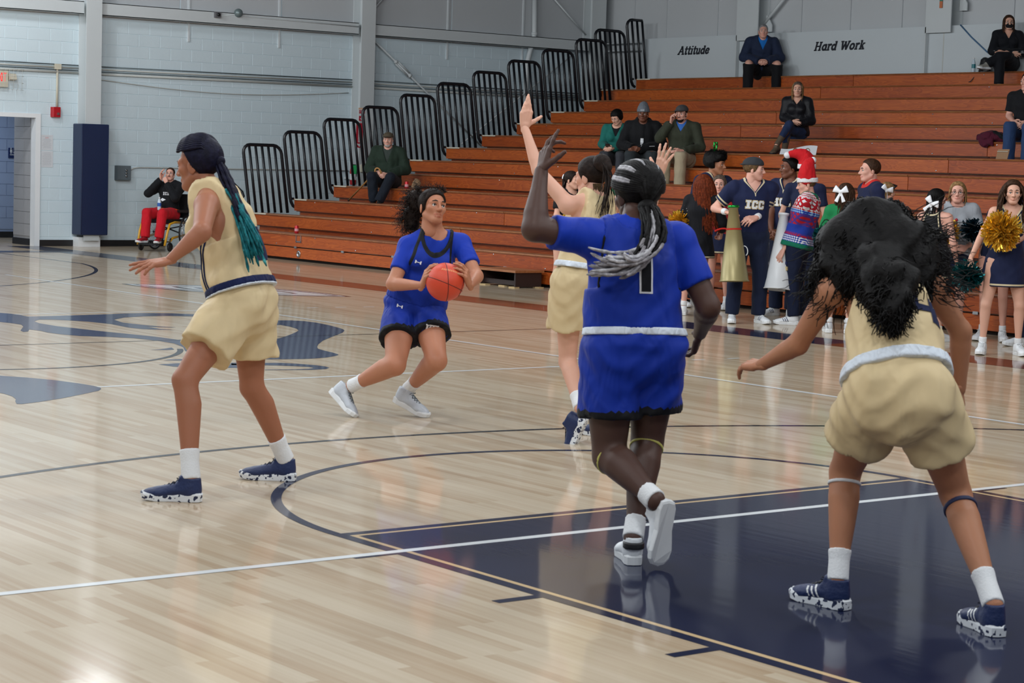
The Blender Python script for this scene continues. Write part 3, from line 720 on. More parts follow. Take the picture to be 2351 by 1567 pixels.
# notices
for i, (a, lab) in enumerate((((94, 309, 121, 345), 'white notice sheet with red heading on the block wall, upper of two'), ((94, 346, 121, 384), 'white text notice taped to the block wall, lower of two'))):
    y0, y1, z0, z1 = wrect(*a); nn = thing('notice_sheet', lab, 'notice', (XW + .003, y0, z0))
    MB().box((XW + .001, y0, z0), (XW + .004, y1, z1)).build('sheet', W['paper'], nn)
    mb = MB(); mr = MB(); w_ = y1 - y0
    for j in range(16):
        zz = z1 - .03 - j * (z1 - z0 - .05) / 16; l_ = w_ * (.1 + .12 * random.random())
        (mr if (i == 0 and j in (1, 2)) else mb).box((XW + .004, y0 + l_ + (.05 if j in (1, 2) and i == 0 else 0), zz), (XW + .0045, y1 - l_ - (.05 if j in (1, 2) and i == 0 else 0), zz + .003))
    mb.build('text_line', mk('print_grey', srgb(160, 164, 170), .7), nn)
    if i == 0: mr.build('heading', mk('print_red', srgb(205, 60, 60), .7), nn)
# navy wall pad on the first column
q0, q1 = onx(167, 283, XW + .35), onx(223, 538, XW + .35)
pd = thing('wall_pad', 'tall navy vinyl wall pad wrapped around the first steel column', 'wall pad', (XW + .2, 10.88, .2))
mb = MB(); ya, yb_ = 10.63, 11.13
mb.prism([(XW + .02, ya, .2), (XW + .36, ya, .2), (XW + .36, yb_, .2), (XW + .02, yb_, .2), (XW + .02, yb_ - .05, .2), (XW + .31, yb_ - .05, .2), (XW + .31, ya + .05, .2), (XW + .02, ya + .05, .2)], (0, 0, 1.86))
o = mb.build('pad_cover', W['navy_pad'], pd)
bv = o.modifiers.new('b', 'BEVEL'); bv.width = .015; bv.segments = 2
MB().tube([(XW + .361, ya + .01, .21), (XW + .361, ya + .01, 2.05)], .004, 5).tube([(XW + .361, yb_ - .01, .21), (XW + .361, yb_ - .01, 2.05)], .004, 5).build('seam_piping', W['navy_pad'], pd)
# grey switch box
y0, y1, z0, z1 = wrect(268, 380, 299, 414, XW + .08); sx = thing('switch_box', 'grey metal electrical switch box with three knobs', 'switch box', (XW, y0, z0))
MB().box((XW, y0, z0), (XW + .1, y1, z1)).box((XW + .1, y0 + .008, z0 + .008), (XW + .108, y1 - .008, z1 - .008)).build('enclosure', W['grey_box'], sx)
for j in range(3): MB().lathe([(.018, 0), (.016, .025)], (XW + .108, y0 + (y1 - y0) * .62, z0 + (z1 - z0) * (.3 + .2 * j)), (1, 0, 0), 10).build('knob', W['chrome'], sx)
# bell and camera on the girt
q = onx(547, 30, XW + .2); be = thing('alarm_bell', 'round grey alarm bell mounted on the girt', 'bell', tuple(q))
MB().lathe([(.0, .085), (.05, .08), (.072, .05), (.077, .02), (.077, .0), (.03, -.02)], q, (1, -.3, 0), 20, cap=False).build('gong', mk('bell_grey', srgb(108, 122, 124), .4, metal=.3), be)
MB().box((q[0] - .1, q[1] - .03, q[2] - .06), (q[0] - .01, q[1] + .03, q[2] + .03)).build('bracket', W['steel'], be)
q = onx(498, 34, XW + .2); cm = thing('girt_box', 'small dark grey box mounted on the girt beside the bell', 'box', tuple(q))
MB().box((q[0] - .06, q[1] - .06, q[2] - .05), (q[0] + .06, q[1] + .05, q[2] + .05)).build('case', mk('cam_grey', srgb(96, 96, 100), .5), cm)
MB().lathe([(.03, 0), (.03, .03)], q + np.array([.05, 0, 0]), (1, -.3, 0), 12).build('lens', W['black'], cm)
tag(MB().tube([onx(510, 36, XW + .2), onx(540, 34, XW + .2), onx(560, 38, XW + .2), onx(700, 50, XW + .21), onx(830, 62, XW + .21)], .01, 6).build('bell_cable', W['steel']), 'thin cable along the girt leading to the bell', 'cable')
# fire extinguisher signs on the second column, extinguisher, white device
def sign_panel(px0, py0, px1, py1, lab, kind):
    x = XW + .305; a, b_ = onx(px0, py0, x), onx(px1, py1, x)
    s = thing('fire_sign', lab, 'sign', (x, a[1], b_[2])); y0, y1, z0, z1 = a[1], b_[1], b_[2], a[2]; w_, h_ = y1 - y0, z1 - z0
    MB().box((x, y0, z0), (x + .004, y1, z1)).build('plate', W['whitep'] if kind == 0 else mk('sign_red', srgb(186, 30, 52), .45), s)
    RED = mk('sign_red', srgb(186, 30, 52), .45); xx = x + .005
    def R(u0, v0, u1, v1): return [(xx, y0 + u0 * w_, z0 + v0 * h_), (xx, y0 + u1 * w_, z0 + v0 * h_), (xx, y0 + u1 * w_, z0 + v1 * h_), (xx, y0 + u0 * w_, z0 + v1 * h_)]
    if kind == 0:
        mb = MB()
        for j in range(6): mb.poly([(xx, y0 + (j / 6) * w_, z1 - .02 * 0 - h_ * .13), (xx, y0 + (j / 6 + .09) * w_, z1 - h_ * .13), (xx, y0 + (j / 6 + .16) * w_, z1), (xx, y0 + (j / 6 + .07) * w_, z1)])
        mb.build('hazard_stripe', mk('hazard_orange', srgb(230, 150, 40), .5), s)
        MB().poly(R(.08, .58, .92, .82)).poly(R(.08, .04, .92, .40)).build('red_field', RED, s)
        mb = MB(); xx += .001
        u = .16
        for ch in 'FIRE':
            segs = {'F': [(0, 0, .04, 1), (0, .8, .13, 1), (0, .45, .1, .6)], 'I': [(.03, 0, .08, 1)], 'R': [(0, 0, .04, 1), (0, .8, .13, 1), (.1, .5, .14, .9), (0, .42, .13, .56), (.08, 0, .13, .42)], 'E': [(0, 0, .04, 1), (0, .8, .13, 1), (0, .43, .11, .58), (0, 0, .13, .2)]}[ch]
            for a0, b0, a1, b1 in segs: mb.poly(R(u + a0, .63 + b0 * .14, u + a1, .63 + b1 * .14))
            u += .12 if ch == 'I' else .19
        mb.build('lettering', W['whitep'], s)
        MB().poly(R(.4, .2, .6, .36)).poly([(xx, y0 + .2 * w_, z0 + .22 * h_), (xx, y0 + .5 * w_, z0 + .07 * h_), (xx, y0 + .8 * w_, z0 + .22 * h_)]).poly(R(.1, .48, .9, .5)).build('arrow', W['whitep'], s)
    else:
        mb = MB()
        for j in range(13): mb.poly(R(.3, .22 + j * .052, .68, .22 + j * .052 + .036))
        mb.build('lettering', W['whitep'], s)
        MB().poly([(xx, y0 + .1 * w_, z0 + .16 * h_), (xx, y0 + .5 * w_, z0 + .03 * h_), (xx, y0 + .9 * w_, z0 + .16 * h_)]).build('arrow', W['whitep'], s)
    return s
sign_panel(823, 247, 838, 279, 'square red and white FIRE sign with arrow on the second column', 0)
sign_panel(818, 282, 832, 339, 'tall narrow red fire extinguisher arrow sign on the second column', 1)
# hung lower on a bracket beside the column
q = onx(810, 424, XW + .22); fe = thing('fire_extinguisher', 'red fire extinguisher with green tag behind the third guard rail', 'extinguisher', tuple(q))
MB().lathe([(.055, 0), (.06, .02), (.06, .27), (.045, .31), (.02, .34), (.02, .36)], q, sides=16).build('cylinder', W['red_plastic'], fe)
MB().lathe([(.061, .09), (.061, .2)], q, sides=16, cap=False).build('label_band', W['whitep'], fe)
MB().box(q + np.array([-.02, -.045, .35]), q + np.array([.02, .045, .375])).tube([q + np.array([0, .02, .36]), q + np.array([.02, .07, .3]), q + np.array([.02, .06, .15])], .01, 6).build('valve_handle', W['black'], fe)
MB().poly([q + np.array([.065, -.06, .2]), q + np.array([.065, .03, .2]), q + np.array([.06, .04, .36]), q + np.array([.06, -.05, .36])]).build('inspection_tag', mk('green_tag', srgb(60, 205, 120), .5), fe)
MB().box(q + np.array([-.22, -.05, .1]), q + np.array([-.05, .05, .14])).build('bracket', W['steel'], fe)
q = onx(832, 385, XW + .3); wd = thing('wall_box', 'small beige box fixed low on the second column', 'box', tuple(q))
MB().box((XW + .3, q[1] - .05, q[2] - .08), (XW + .35, q[1] + .05, q[2] + .06)).build('case', W['beige'], wd)
MB().box((XW + .35, q[1] - .03, q[2] - .04), (XW + .354, q[1] + .03, q[2] + .02)).build('cover_plate', W['conduit'], wd)
tag(MB().tube([ony(2205, 57, YBN - .01), ony(2230, 85, YBN - .01), ony(2266, 119, YBN - .01), ony(2275, 126, YBN - .02)], .012, 6).build('blue_cord', mk('blue_cord', srgb(66, 104, 140), .5)), 'thin blue cord hanging diagonally down the white board beside the masked woman', 'cord')
q = ony(2161, 10, YB - .31); of = thing('flag_strip', 'small green and orange striped tag on the last column at the frame top', 'tag', tuple(q))
MB().box(q + np.array([-.03, -.01, .05]), q + np.array([.03, .0, .16])).build('green_part', mk('tag_green', srgb(60, 130, 110), .6), of)
MB().box(q + np.array([-.03, -.01, -.06]), q + np.array([.03, .0, .05])).build('orange_part', mk('tag_orange', srgb(190, 110, 70), .6), of)
# ================================================================== FIGURE LIBRARY: signed-distance bodies and clothes
def nrm(v):
    v = np.array(v, float); return v / (np.linalg.norm(v) + 1e-12)
def A3(*v): return np.array(v, float)
def orth(r, w):
    r = np.array(r, float) - np.array(w) * np.dot(r, w); return nrm(r)
def seg(a, b, prof, right=(1, 0, 0), flat_a=False, flat_b=False, g=1.0):
    a, b = np.array(a, float), np.array(b, float); w = b - a; L = np.linalg.norm(w) + 1e-9; w = w / L
    if abs(np.dot(nrm(right), w)) > .98: right = (0.3, 1, .2)
    r = orth(right, w); f = np.cross(w, r)
    if np.isscalar(prof): prof = [(0, prof, prof), (1, prof, prof)]
    pr = [(p[0], p[1] * g, p[2] * g) + ((p[3] if len(p) > 3 else 0), (p[4] if len(p) > 4 else 0)) for p in prof]
    pr = np.array(pr, float); R = max(pr[:, 1].max(), pr[:, 2].max()) + max(abs(pr[:, 3]).max(), abs(pr[:, 4]).max())
    return dict(t='s', a=a, L=L, w=w, r=r, f=f, pr=pr, lo=np.minimum(a, b) - R, hi=np.maximum(a, b) + R, fa=flat_a, fb=flat_b)
def ell(c, rad, ax=None):
    c = np.array(c, float); rad = np.array([rad] * 3 if np.isscalar(rad) else rad, float)
    ax = np.eye(3) if ax is None else np.array([nrm(q) for q in ax]); R = rad.max()
    return dict(t='e', c=c, rad=rad, ax=ax, lo=c - R, hi=c + R)
def pdist(p, X, Y, Z):
    if p['t'] == 'e':
        dx, dy, dz = X - p['c'][0], Y - p['c'][1], Z - p['c'][2]; q = 0
        for i in range(3):
            a = p['ax'][i]; q = q + ((dx * a[0] + dy * a[1] + dz * a[2]) / p['rad'][i]) ** 2
        return (np.sqrt(q) - 1) * p['rad'].min()
    dx, dy, dz = X - p['a'][0], Y - p['a'][1], Z - p['a'][2]; w, r, f = p['w'], p['r'], p['f']
    wv = dx * w[0] + dy * w[1] + dz * w[2]; t = np.clip(wv / p['L'], 0, 1); e = wv - t * p['L']; pr = p['pr']
    if len(pr) == 2:
        I = lambda k: pr[0, k] + (pr[1, k] - pr[0, k]) * t
    else:
        I = lambda k: np.interp(t, pr[:, 0], pr[:, k])
    rx, ry = I(1), I(2); u = dx * r[0] + dy * r[1] + dz * r[2]; v = dx * f[0] + dy * f[1] + dz * f[2]
    if pr[:, 3].any(): u = u - I(3)
    if pr[:, 4].any(): v = v - I(4)
    rm = np.minimum(rx, ry); d = (np.sqrt((u / rx) ** 2 + (v / ry) ** 2 + (e / rm) ** 2) - 1) * rm
    if p['fb']: d = np.maximum(d, wv - p['L'])
    if p['fa']: d = np.maximum(d, -wv)
    return d
def smin(a, b, k):
    h = np.clip(.5 + .5 * (b - a) / k, 0, 1); return b + (a - b) * h - k * h * (1 - h)
_CO = np.array([(i, j, k) for k in (0, 1) for j in (0, 1) for i in (0, 1)])
_ED = [(0, 1), (2, 3), (4, 5), (6, 7), (0, 2), (1, 3), (4, 6), (5, 7), (0, 4), (1, 5), (2, 6), (3, 7)]
def surfnet(F, org, h):
    S = F < 0
    n = np.zeros(tuple(s - 1 for s in F.shape), np.int8)
    for c in _CO: n += S[c[0]:c[0] + n.shape[0], c[1]:c[1] + n.shape[1], c[2]:c[2] + n.shape[2]]
    act = (n > 0) & (n < 8); idx = np.argwhere(act)
    if len(idx) == 0: return np.zeros((0, 3)), np.zeros((0, 4), int)
    vals = np.stack([F[idx[:, 0] + c[0], idx[:, 1] + c[1], idx[:, 2] + c[2]] for c in _CO], 1)
    acc = np.zeros((len(idx), 3)); cnt = np.zeros(len(idx))
    for a, b in _ED:
        m = (vals[:, a] < 0) != (vals[:, b] < 0); va, vb = vals[m, a], vals[m, b]; t = va / (va - vb)
        acc[m] += _CO[a] + t[:, None] * (_CO[b] - _CO[a]); cnt[m] += 1
    V = org + h * (idx + acc / cnt[:, None])
    ids = -np.ones(n.shape, np.int64); ids[act] = np.arange(len(idx)); out = []
    for ax in range(3):
        sl0 = [slice(None)] * 3; sl1 = [slice(None)] * 3; sl0[ax] = slice(0, -1); sl1[ax] = slice(1, None)
        ch = S[tuple(sl0)] != S[tuple(sl1)]; e = np.argwhere(ch); o1, o2 = (ax + 1) % 3, (ax + 2) % 3
        ok = (e[:, o1] > 0) & (e[:, o2] > 0) & (e[:, o1] < n.shape[o1]) & (e[:, o2] < n.shape[o2]); e = e[ok]
        ins = S[e[:, 0], e[:, 1], e[:, 2]]
        def g(d1, d2):
            q = e.copy(); q[:, o1] += d1; q[:, o2] += d2; return ids[q[:, 0], q[:, 1], q[:, 2]]
        q = np.stack([g(-1, -1), g(0, -1), g(0, 0), g(-1, 0)], 1); q[~ins] = q[~ins][:, ::-1]
        out.append(q)
    return V, np.concatenate(out)
def field(prims, h, k, infl=0.0, pad=None, cut=None, wr=0.0, sub=None, subk=.01):
    pad = 3 * h + infl + wr if pad is None else pad
    lo = np.min([p['lo'] for p in prims], 0) - pad; hi = np.max([p['hi'] for p in prims], 0) + pad
    nn = np.ceil((hi - lo) / h).astype(int) + 1
    ax = [lo[i] + h * np.arange(nn[i]) for i in range(3)]
    F = np.full(tuple(nn), 1.0, np.float32)
    m = k + infl + wr + 2.5 * h
    def sl(p, m):
        i0 = np.maximum(((p['lo'] - m - lo) / h).astype(int), 0); i1 = np.minimum(((p['hi'] + m - lo) / h).astype(int) + 2, nn)
        return tuple(slice(a, b) for a, b in zip(i0, i1)), (ax[0][i0[0]:i1[0], None, None], ax[1][None, i0[1]:i1[1], None], ax[2][None, None, i0[2]:i1[2]])
    for p in prims:
        s, X = sl(p, m); F[s] = smin(F[s], pdist(p, *X).astype(np.float32), p.get('k', k))
    for p in (sub or []):
        s, X = sl(p, m); F[s] = -smin(-F[s], pdist(p, *X).astype(np.float32), subk)
    F -= infl
    G = (ax[0][:, None, None], ax[1][None, :, None], ax[2][None, None, :])
    if wr:
        wv_ = np.sin(23 * G[0] + 17 * G[2] + 3 * np.sin(9 * G[1])) * np.sin(19 * G[1] - 15 * G[2] + 2 * np.sin(11 * G[0]))
        if h < .0125: wv_ = wv_ * .7 + .55 * (np.abs(np.sin(31 * G[2] + 12 * G[0] - 9 * G[1] + 2.2 * np.sin(14 * G[0] + 8 * G[1]))) ** 3 - .4)
        F -= (wr * wv_).astype(np.float32)
    if cut is not None: F = np.maximum(F, cut(*G))
    F[0] = F[-1] = 1; F[:, 0] = F[:, -1] = 1; F[:, :, 0] = F[:, :, -1] = 1
    return F, lo
def sdf_mesh(prims, h, k=.02, **kw):
    F, lo = field(prims, h, k, **kw); return surfnet(F, lo, h)
def xf(V, o, R, s=1.0):
    """local (x,y,z) -> world with rows of R the axes"""
    return np.asarray(o) + (np.asarray(V) * s) @ np.asarray(R)
def frame(front, up):
    f = nrm(front); u = orth(up, f); r = np.cross(f, u); return np.array([r, f, u])   # x right, y front, z up

# ---- materials
def skin_mat(name, col, lip=None, rough=.42):
    if name in MATS: return MATS[name]
    m, nt, b = newmat(name); N = nt.nodes; L = nt.links
    tc = N.new('ShaderNodeTexCoord'); n = N.new('ShaderNodeTexNoise'); n.inputs['Scale'].default_value = 9; n.inputs['Detail'].default_value = 4; L.new(tc.outputs['Object'], n.inputs['Vector'])
    c = np.array(col[:3]); red = np.clip(c * np.array([1.07, .93, .90]), 0, 1)
    base = mixc(nt, n.outputs['Fac'], (*(c * 1.04), 1), (*red, 1))
    at_ = N.new('ShaderNodeAttribute'); at_.attribute_name = 'lip'
    lc = lip or (*np.clip(c * np.array([.86, .52, .52]), 0, 1), 1)
    L.new(mixc(nt, at_.outputs['Fac'], base, lc), b.inputs['Base Color'])
    b.inputs['Roughness'].default_value = rough + .08; b.inputs['Specular IOR Level'].default_value = .35; b.inputs['Subsurface Weight'].default_value = .08; b.inputs['Subsurface Radius'].default_value = (.010, .004, .002); b.inputs['Subsurface Scale'].default_value = 1
    n2 = N.new('ShaderNodeTexNoise'); n2.inputs['Scale'].default_value = 180; L.new(tc.outputs['Object'], n2.inputs['Vector'])
    bp = N.new('ShaderNodeBump'); bp.inputs['Strength'].default_value = .04; bp.inputs['Distance'].default_value = .004; L.new(n2.outputs['Fac'], bp.inputs['Height']); L.new(bp.outputs[0], b.inputs['Normal'])
    MATS[name] = m; return m
def cloth(name, col, trim=(), rough=.8, sheen=.04, fold=.35, fscale=9.0, spec=.2, pattern=None, zig=None):
    """trim: [(upto distance, colour), ...] read from the vertex attribute 'tr'"""
    if name in MATS: return MATS[name]
    m, nt, b = newmat(name); N = nt.nodes; L = nt.links
    tc = N.new('ShaderNodeTexCoord'); n = N.new('ShaderNodeTexNoise'); n.inputs['Scale'].default_value = 14; n.inputs['Detail'].default_value = 3; L.new(tc.outputs['Object'], n.inputs['Vector'])
    c = np.array(col[:3]); out = mixc(nt, n.outputs['Fac'], (*(c * .93), 1), (*np.clip(c * 1.07, 0, 1), 1))
    if pattern: out = pattern(nt, out)
    if trim:
        a = N.new('ShaderNodeAttribute'); a.attribute_name = 'tr'
        fac = a.outputs['Fac']
        if zig:
            at2 = N.new('ShaderNodeAttribute'); at2.attribute_name = 'tc'; sp = N.new('ShaderNodeSeparateXYZ'); L.new(at2.outputs['Vector'], sp.inputs[0])
            z = math_n(nt, 'PINGPONG', math_n(nt, 'MULTIPLY', math_n(nt, 'ADD', sp.outputs[0], sp.outputs[1]), zig[0]), 1.0)
            fac = math_n(nt, 'SUBTRACT', fac, math_n(nt, 'MULTIPLY', z, zig[1]))
        for wd, tcol in reversed(trim):
            out = mixc(nt, math_n(nt, 'LESS_THAN', fac, wd), out, tcol)
    L.new(out, b.inputs['Base Color']); b.inputs['Roughness'].default_value = rough; b.inputs['Sheen Weight'].default_value = sheen; b.inputs['Specular IOR Level'].default_value = spec
    mp = N.new('ShaderNodeMapping'); mp.inputs['Rotation'].default_value = (.5, .3, .7); mp.inputs['Scale'].default_value = (1, 1, .45); L.new(tc.outputs['Object'], mp.inputs[0])
    n2 = N.new('ShaderNodeTexNoise'); n2.inputs['Scale'].default_value = fscale; n2.inputs['Detail'].default_value = 2.0; n2.inputs['Distortion'].default_value = .8; L.new(mp.outputs[0], n2.inputs['Vector'])
    bp = N.new('ShaderNodeBump'); bp.inputs['Strength'].default_value = fold; bp.inputs['Distance'].default_value = .05; L.new(n2.outputs['Fac'], bp.inputs['Height']); L.new(bp.outputs[0], b.inputs['Normal'])
    MATS[name] = m; return m
def hair_mat(name, col, rough=.45, streak=None):
    if name in MATS: return MATS[name]
    m, nt, b = newmat(name); N = nt.nodes; L = nt.links
    tc = N.new('ShaderNodeTexCoord'); n = N.new('ShaderNodeTexNoise'); n.inputs['Scale'].default_value = 45; n.inputs['Detail'].default_value = 4; L.new(tc.outputs['Object'], n.inputs['Vector'])
    c = np.array(col[:3]); s = np.array((streak or (*np.clip(c * 1.7 + .002, 0, 1), 1))[:3])
    L.new(ramp(nt, n.outputs['Fac'], [(.35, (*(c * .5), 1)), (.62, (*c, 1)), (.8, (*s, 1))]), b.inputs['Base Color']); b.inputs['Roughness'].default_value = .62; b.inputs['Specular IOR Level'].default_value = .16
    bp = N.new('ShaderNodeBump'); bp.inputs['Strength'].default_value = .5; bp.inputs['Distance'].default_value = .01; L.new(n.outputs['Fac'], bp.inputs['Height']); L.new(bp.outputs[0], b.inputs['Normal'])
    MATS[name] = m; return m
EYE_W = mk('eye_white', srgb(222, 218, 214), .25, var=0); EYE_I = mk('eye_iris', srgb(40, 26, 18), .15, var=0)

# ---- head template (metres, origin between the ears at eye height; x right, y front, z up)
def head_template(fem=True, h=.0042, mouth=0.0):
    j = .92 if fem else 1.0
    P = [ell((0, -.014, .042), (.072, .092, .076)), ell((0, .026, -.03), (.057 * j, .063, .075)),
         ell((0, .062, -.088), (.026 * j, .024, .020))]
    for s in (-1, 1):
        P += [seg((s * .053 * j, .0, -.048), (s * .020, .058, -.090), [(0, .020, .020), (1, .017, .017)]), ell((s * .040, .054, -.014), (.024, .024, .022)),
              seg((s * .012, .083, .026), (s * .046, .066, .022), .0105 if fem else .0125)]
    nose = [seg((0, .088, .012), (0, .110, -.028), [(0, .0075, .008), (1, .0115, .0115)]), ell((.0115, .097, -.031), .0085), ell((-.0115, .097, -.031), .0085)]
    for q in nose: q['k'] = .010
    lips = [seg((-.021, .079, -.0575), (0, .090, -.0545), .0062), seg((.021, .079, -.0575), (0, .090, -.0545), .0062), seg((-.018, .080, -.063 - mouth), (.018, .080, -.063 - mouth), .0065), ell((0, .088, -.065 - mouth), (.012, .008, .0065))]
    for q in lips: q['k'] = .006
    ears = []
    for s in (-1, 1): ears += [ell((s * .0745, -.012, -.008), (.0075, .019, .031), [(1, -.35 * s, 0), (0.35 * s, 1, .0), (0, -.2, 1)])]
    for q in ears: q['k'] = .008
    neck = [seg((0, -.022, -.045), (0, -.035, -.15), [(0, .050, .052), (1, .052, .055)])]
    sub = [ell((s * .0315, .099, .0035), (.0185, .017, .0115)) for s in (-1, 1)]
    V, F = sdf_mesh(P + nose + lips + ears + neck, h, .022, sub=sub, subk=.008)
    # lip tint from closeness to the lip shapes
    d = np.full(len(V), 1.0)
    for q in lips: d = np.minimum(d, pdist(q, V[:, 0], V[:, 1], V[:, 2]))
    lip = np.clip(1 - (d + .0005) / .0022, 0, 1) * (V[:, 1] > .07)
    return V, F, lip
HEADS = {}
def get_head(fem, coarse=False, mouth=0.0):
    key = (fem, coarse, mouth)
    if key not in HEADS: HEADS[key] = head_template(fem, .0080 if coarse else .0046, mouth)
    return HEADS[key]

# ---- hand (metres; x to thumb side, y to fingertips, z out of the back of the hand)
def hand_prims(curl=(20, 20, 20, 20), spread=(8, 2, -4, -10), thumb=(45, 20), s=1.0):
    P = [seg((0, -.02, 0), (0, .018, 0), [(0, .0225, .0185), (1, .028, .0165)], (1, 0, 0))]
    kn = [(.028, .090), (.009, .095), (-.010, .090), (-.027, .080)]; ln = [(.042, .025, .021), (.046, .029, .022), (.042, .027, .021), (.033, .020, .019)]
    for (x, y), ls, c, sp in zip(kn, ln, curl, spread):
        P.append(seg((x * .55, .012, 0), (x, y, 0), [(0, .014, .013), (1, .0115, .0115)], (1, 0, 0)))
        p = A3(x, y, 0); a = 0; sx = math.radians(sp); r = .0093
        cs = (c, c * 1.1, c * .8) if np.isscalar(c) else c
        for i, l_ in enumerate(ls):
            a += math.radians(cs[i]); d = A3(math.sin(sx) * math.cos(a), math.cos(sx) * math.cos(a), -math.sin(a)); q = p + d * l_
            P.append(seg(p, q, [(0, r, r), (1, r * .9, r * .88)], (1, 0, 0))); r *= .9; p = q
    P.append(seg((-.02, .03, -.006), (-.024, .072, -.004), .0125)); P.append(ell((.006, .055, -.003), (.03, .036, .0125)))
    ta, tcv = thumb; p = A3(.018, .018, -.006); a = math.radians(ta); r = .0145; drop = -.25
    for i, l_ in enumerate((.042, .033, .027)):
        d = nrm(A3(math.sin(a), math.cos(a), drop)); q = p + d * l_; P.append(seg(p, q, [(0, r, r), (1, r * .84, r * .84)])); r *= .84; p = q; a -= math.radians(tcv); drop -= .08
    return P
HANDS = {}
def hand_mesh(pose, h=.004):
    key = (repr(pose), h)
    if key not in HANDS: HANDS[key] = sdf_mesh(hand_prims(**pose), h, .006)
    return HANDS[key]
RELAX = dict(curl=(22, 26, 30, 34), spread=(4, 1, -3, -7), thumb=(38, 18))
FIST = dict(curl=(75, 78, 80, 80), spread=(2, 0, -2, -4), thumb=(20, 40))
GRIP = dict(curl=(48, 50, 52, 54), spread=(4, 1, -2, -6), thumb=(40, 25))
OPEN = dict(curl=(6, 5, 6, 8), spread=(12, 3, -6, -16), thumb=(55, 6))

# ---- shoe (metres; origin under the heel, y to toe, z up, x outwards irrelevant)
def shoe_meshes(L=.27, high=False, h=.006):
    k = L / .27
    up = [ell((0, .045 * k, .055), (.034, .042 * k, .050)), seg((0, .05 * k, .062), (0, .19 * k, .040), [(0, .034, .045), (.5, .040, .036), (1, .043, .026)]), ell((0, .205 * k, .034), (.043, .058 * k, .028)),
          seg((0, .052 * k, .05), (0, .048 * k, .115 if high else .10), [(0, .036, .050), (1, .036, .048)], flat_b=True), seg((0, .10 * k, .085), (0, .085 * k, .118 if high else .108), [(0, .022, .008), (1, .024, .007)])]
    cut = lambda X, Y, Z: (.022 - Z) + 0 * X + 0 * Y
    V, F = sdf_mesh(up, h, .018, cut=cut)
    out = [(0, -.004), (.028, .002), (.037, .03), (.036, .08), (.034, .12), (.042, .17), (.047, .205), (.042, .24), (.025, .263), (0, .271), (-.025, .263), (-.042, .24), (-.047, .205), (-.042, .17), (-.034, .12), (-.036, .08), (-.037, .03), (-.028, .002)]
    sv = []; n = len(out)
    def lift(y): return .012 * max(0, (y - .19) / .08) ** 2
    for z, e in ((0, .93), (.004, 1.0), (.026, 1.02), (.034, .97)):
        for x, y in out: sv.append((x * e, (.13 + (y - .13) * e) * k, z + lift(y) + (.010 if z > .02 and y < .05 else 0)))
    sf = [(i * n + j, i * n + (j + 1) % n, (i + 1) * n + (j + 1) % n, (i + 1) * n + j) for i in range(3) for j in range(n)]
    # flip orientation so normals face out
    sf = [q for q in sf]; caps = [tuple(range(n))[::-1], tuple(3 * n + j for j in range(n))]
    return V, F, sv, sf, caps
SHOES = {}
def get_shoe(L, high=False, h=.006):
    key = (round(L, 3), high, h)
    if key not in SHOES: SHOES[key] = shoe_meshes(L, high, h)
    return SHOES[key]

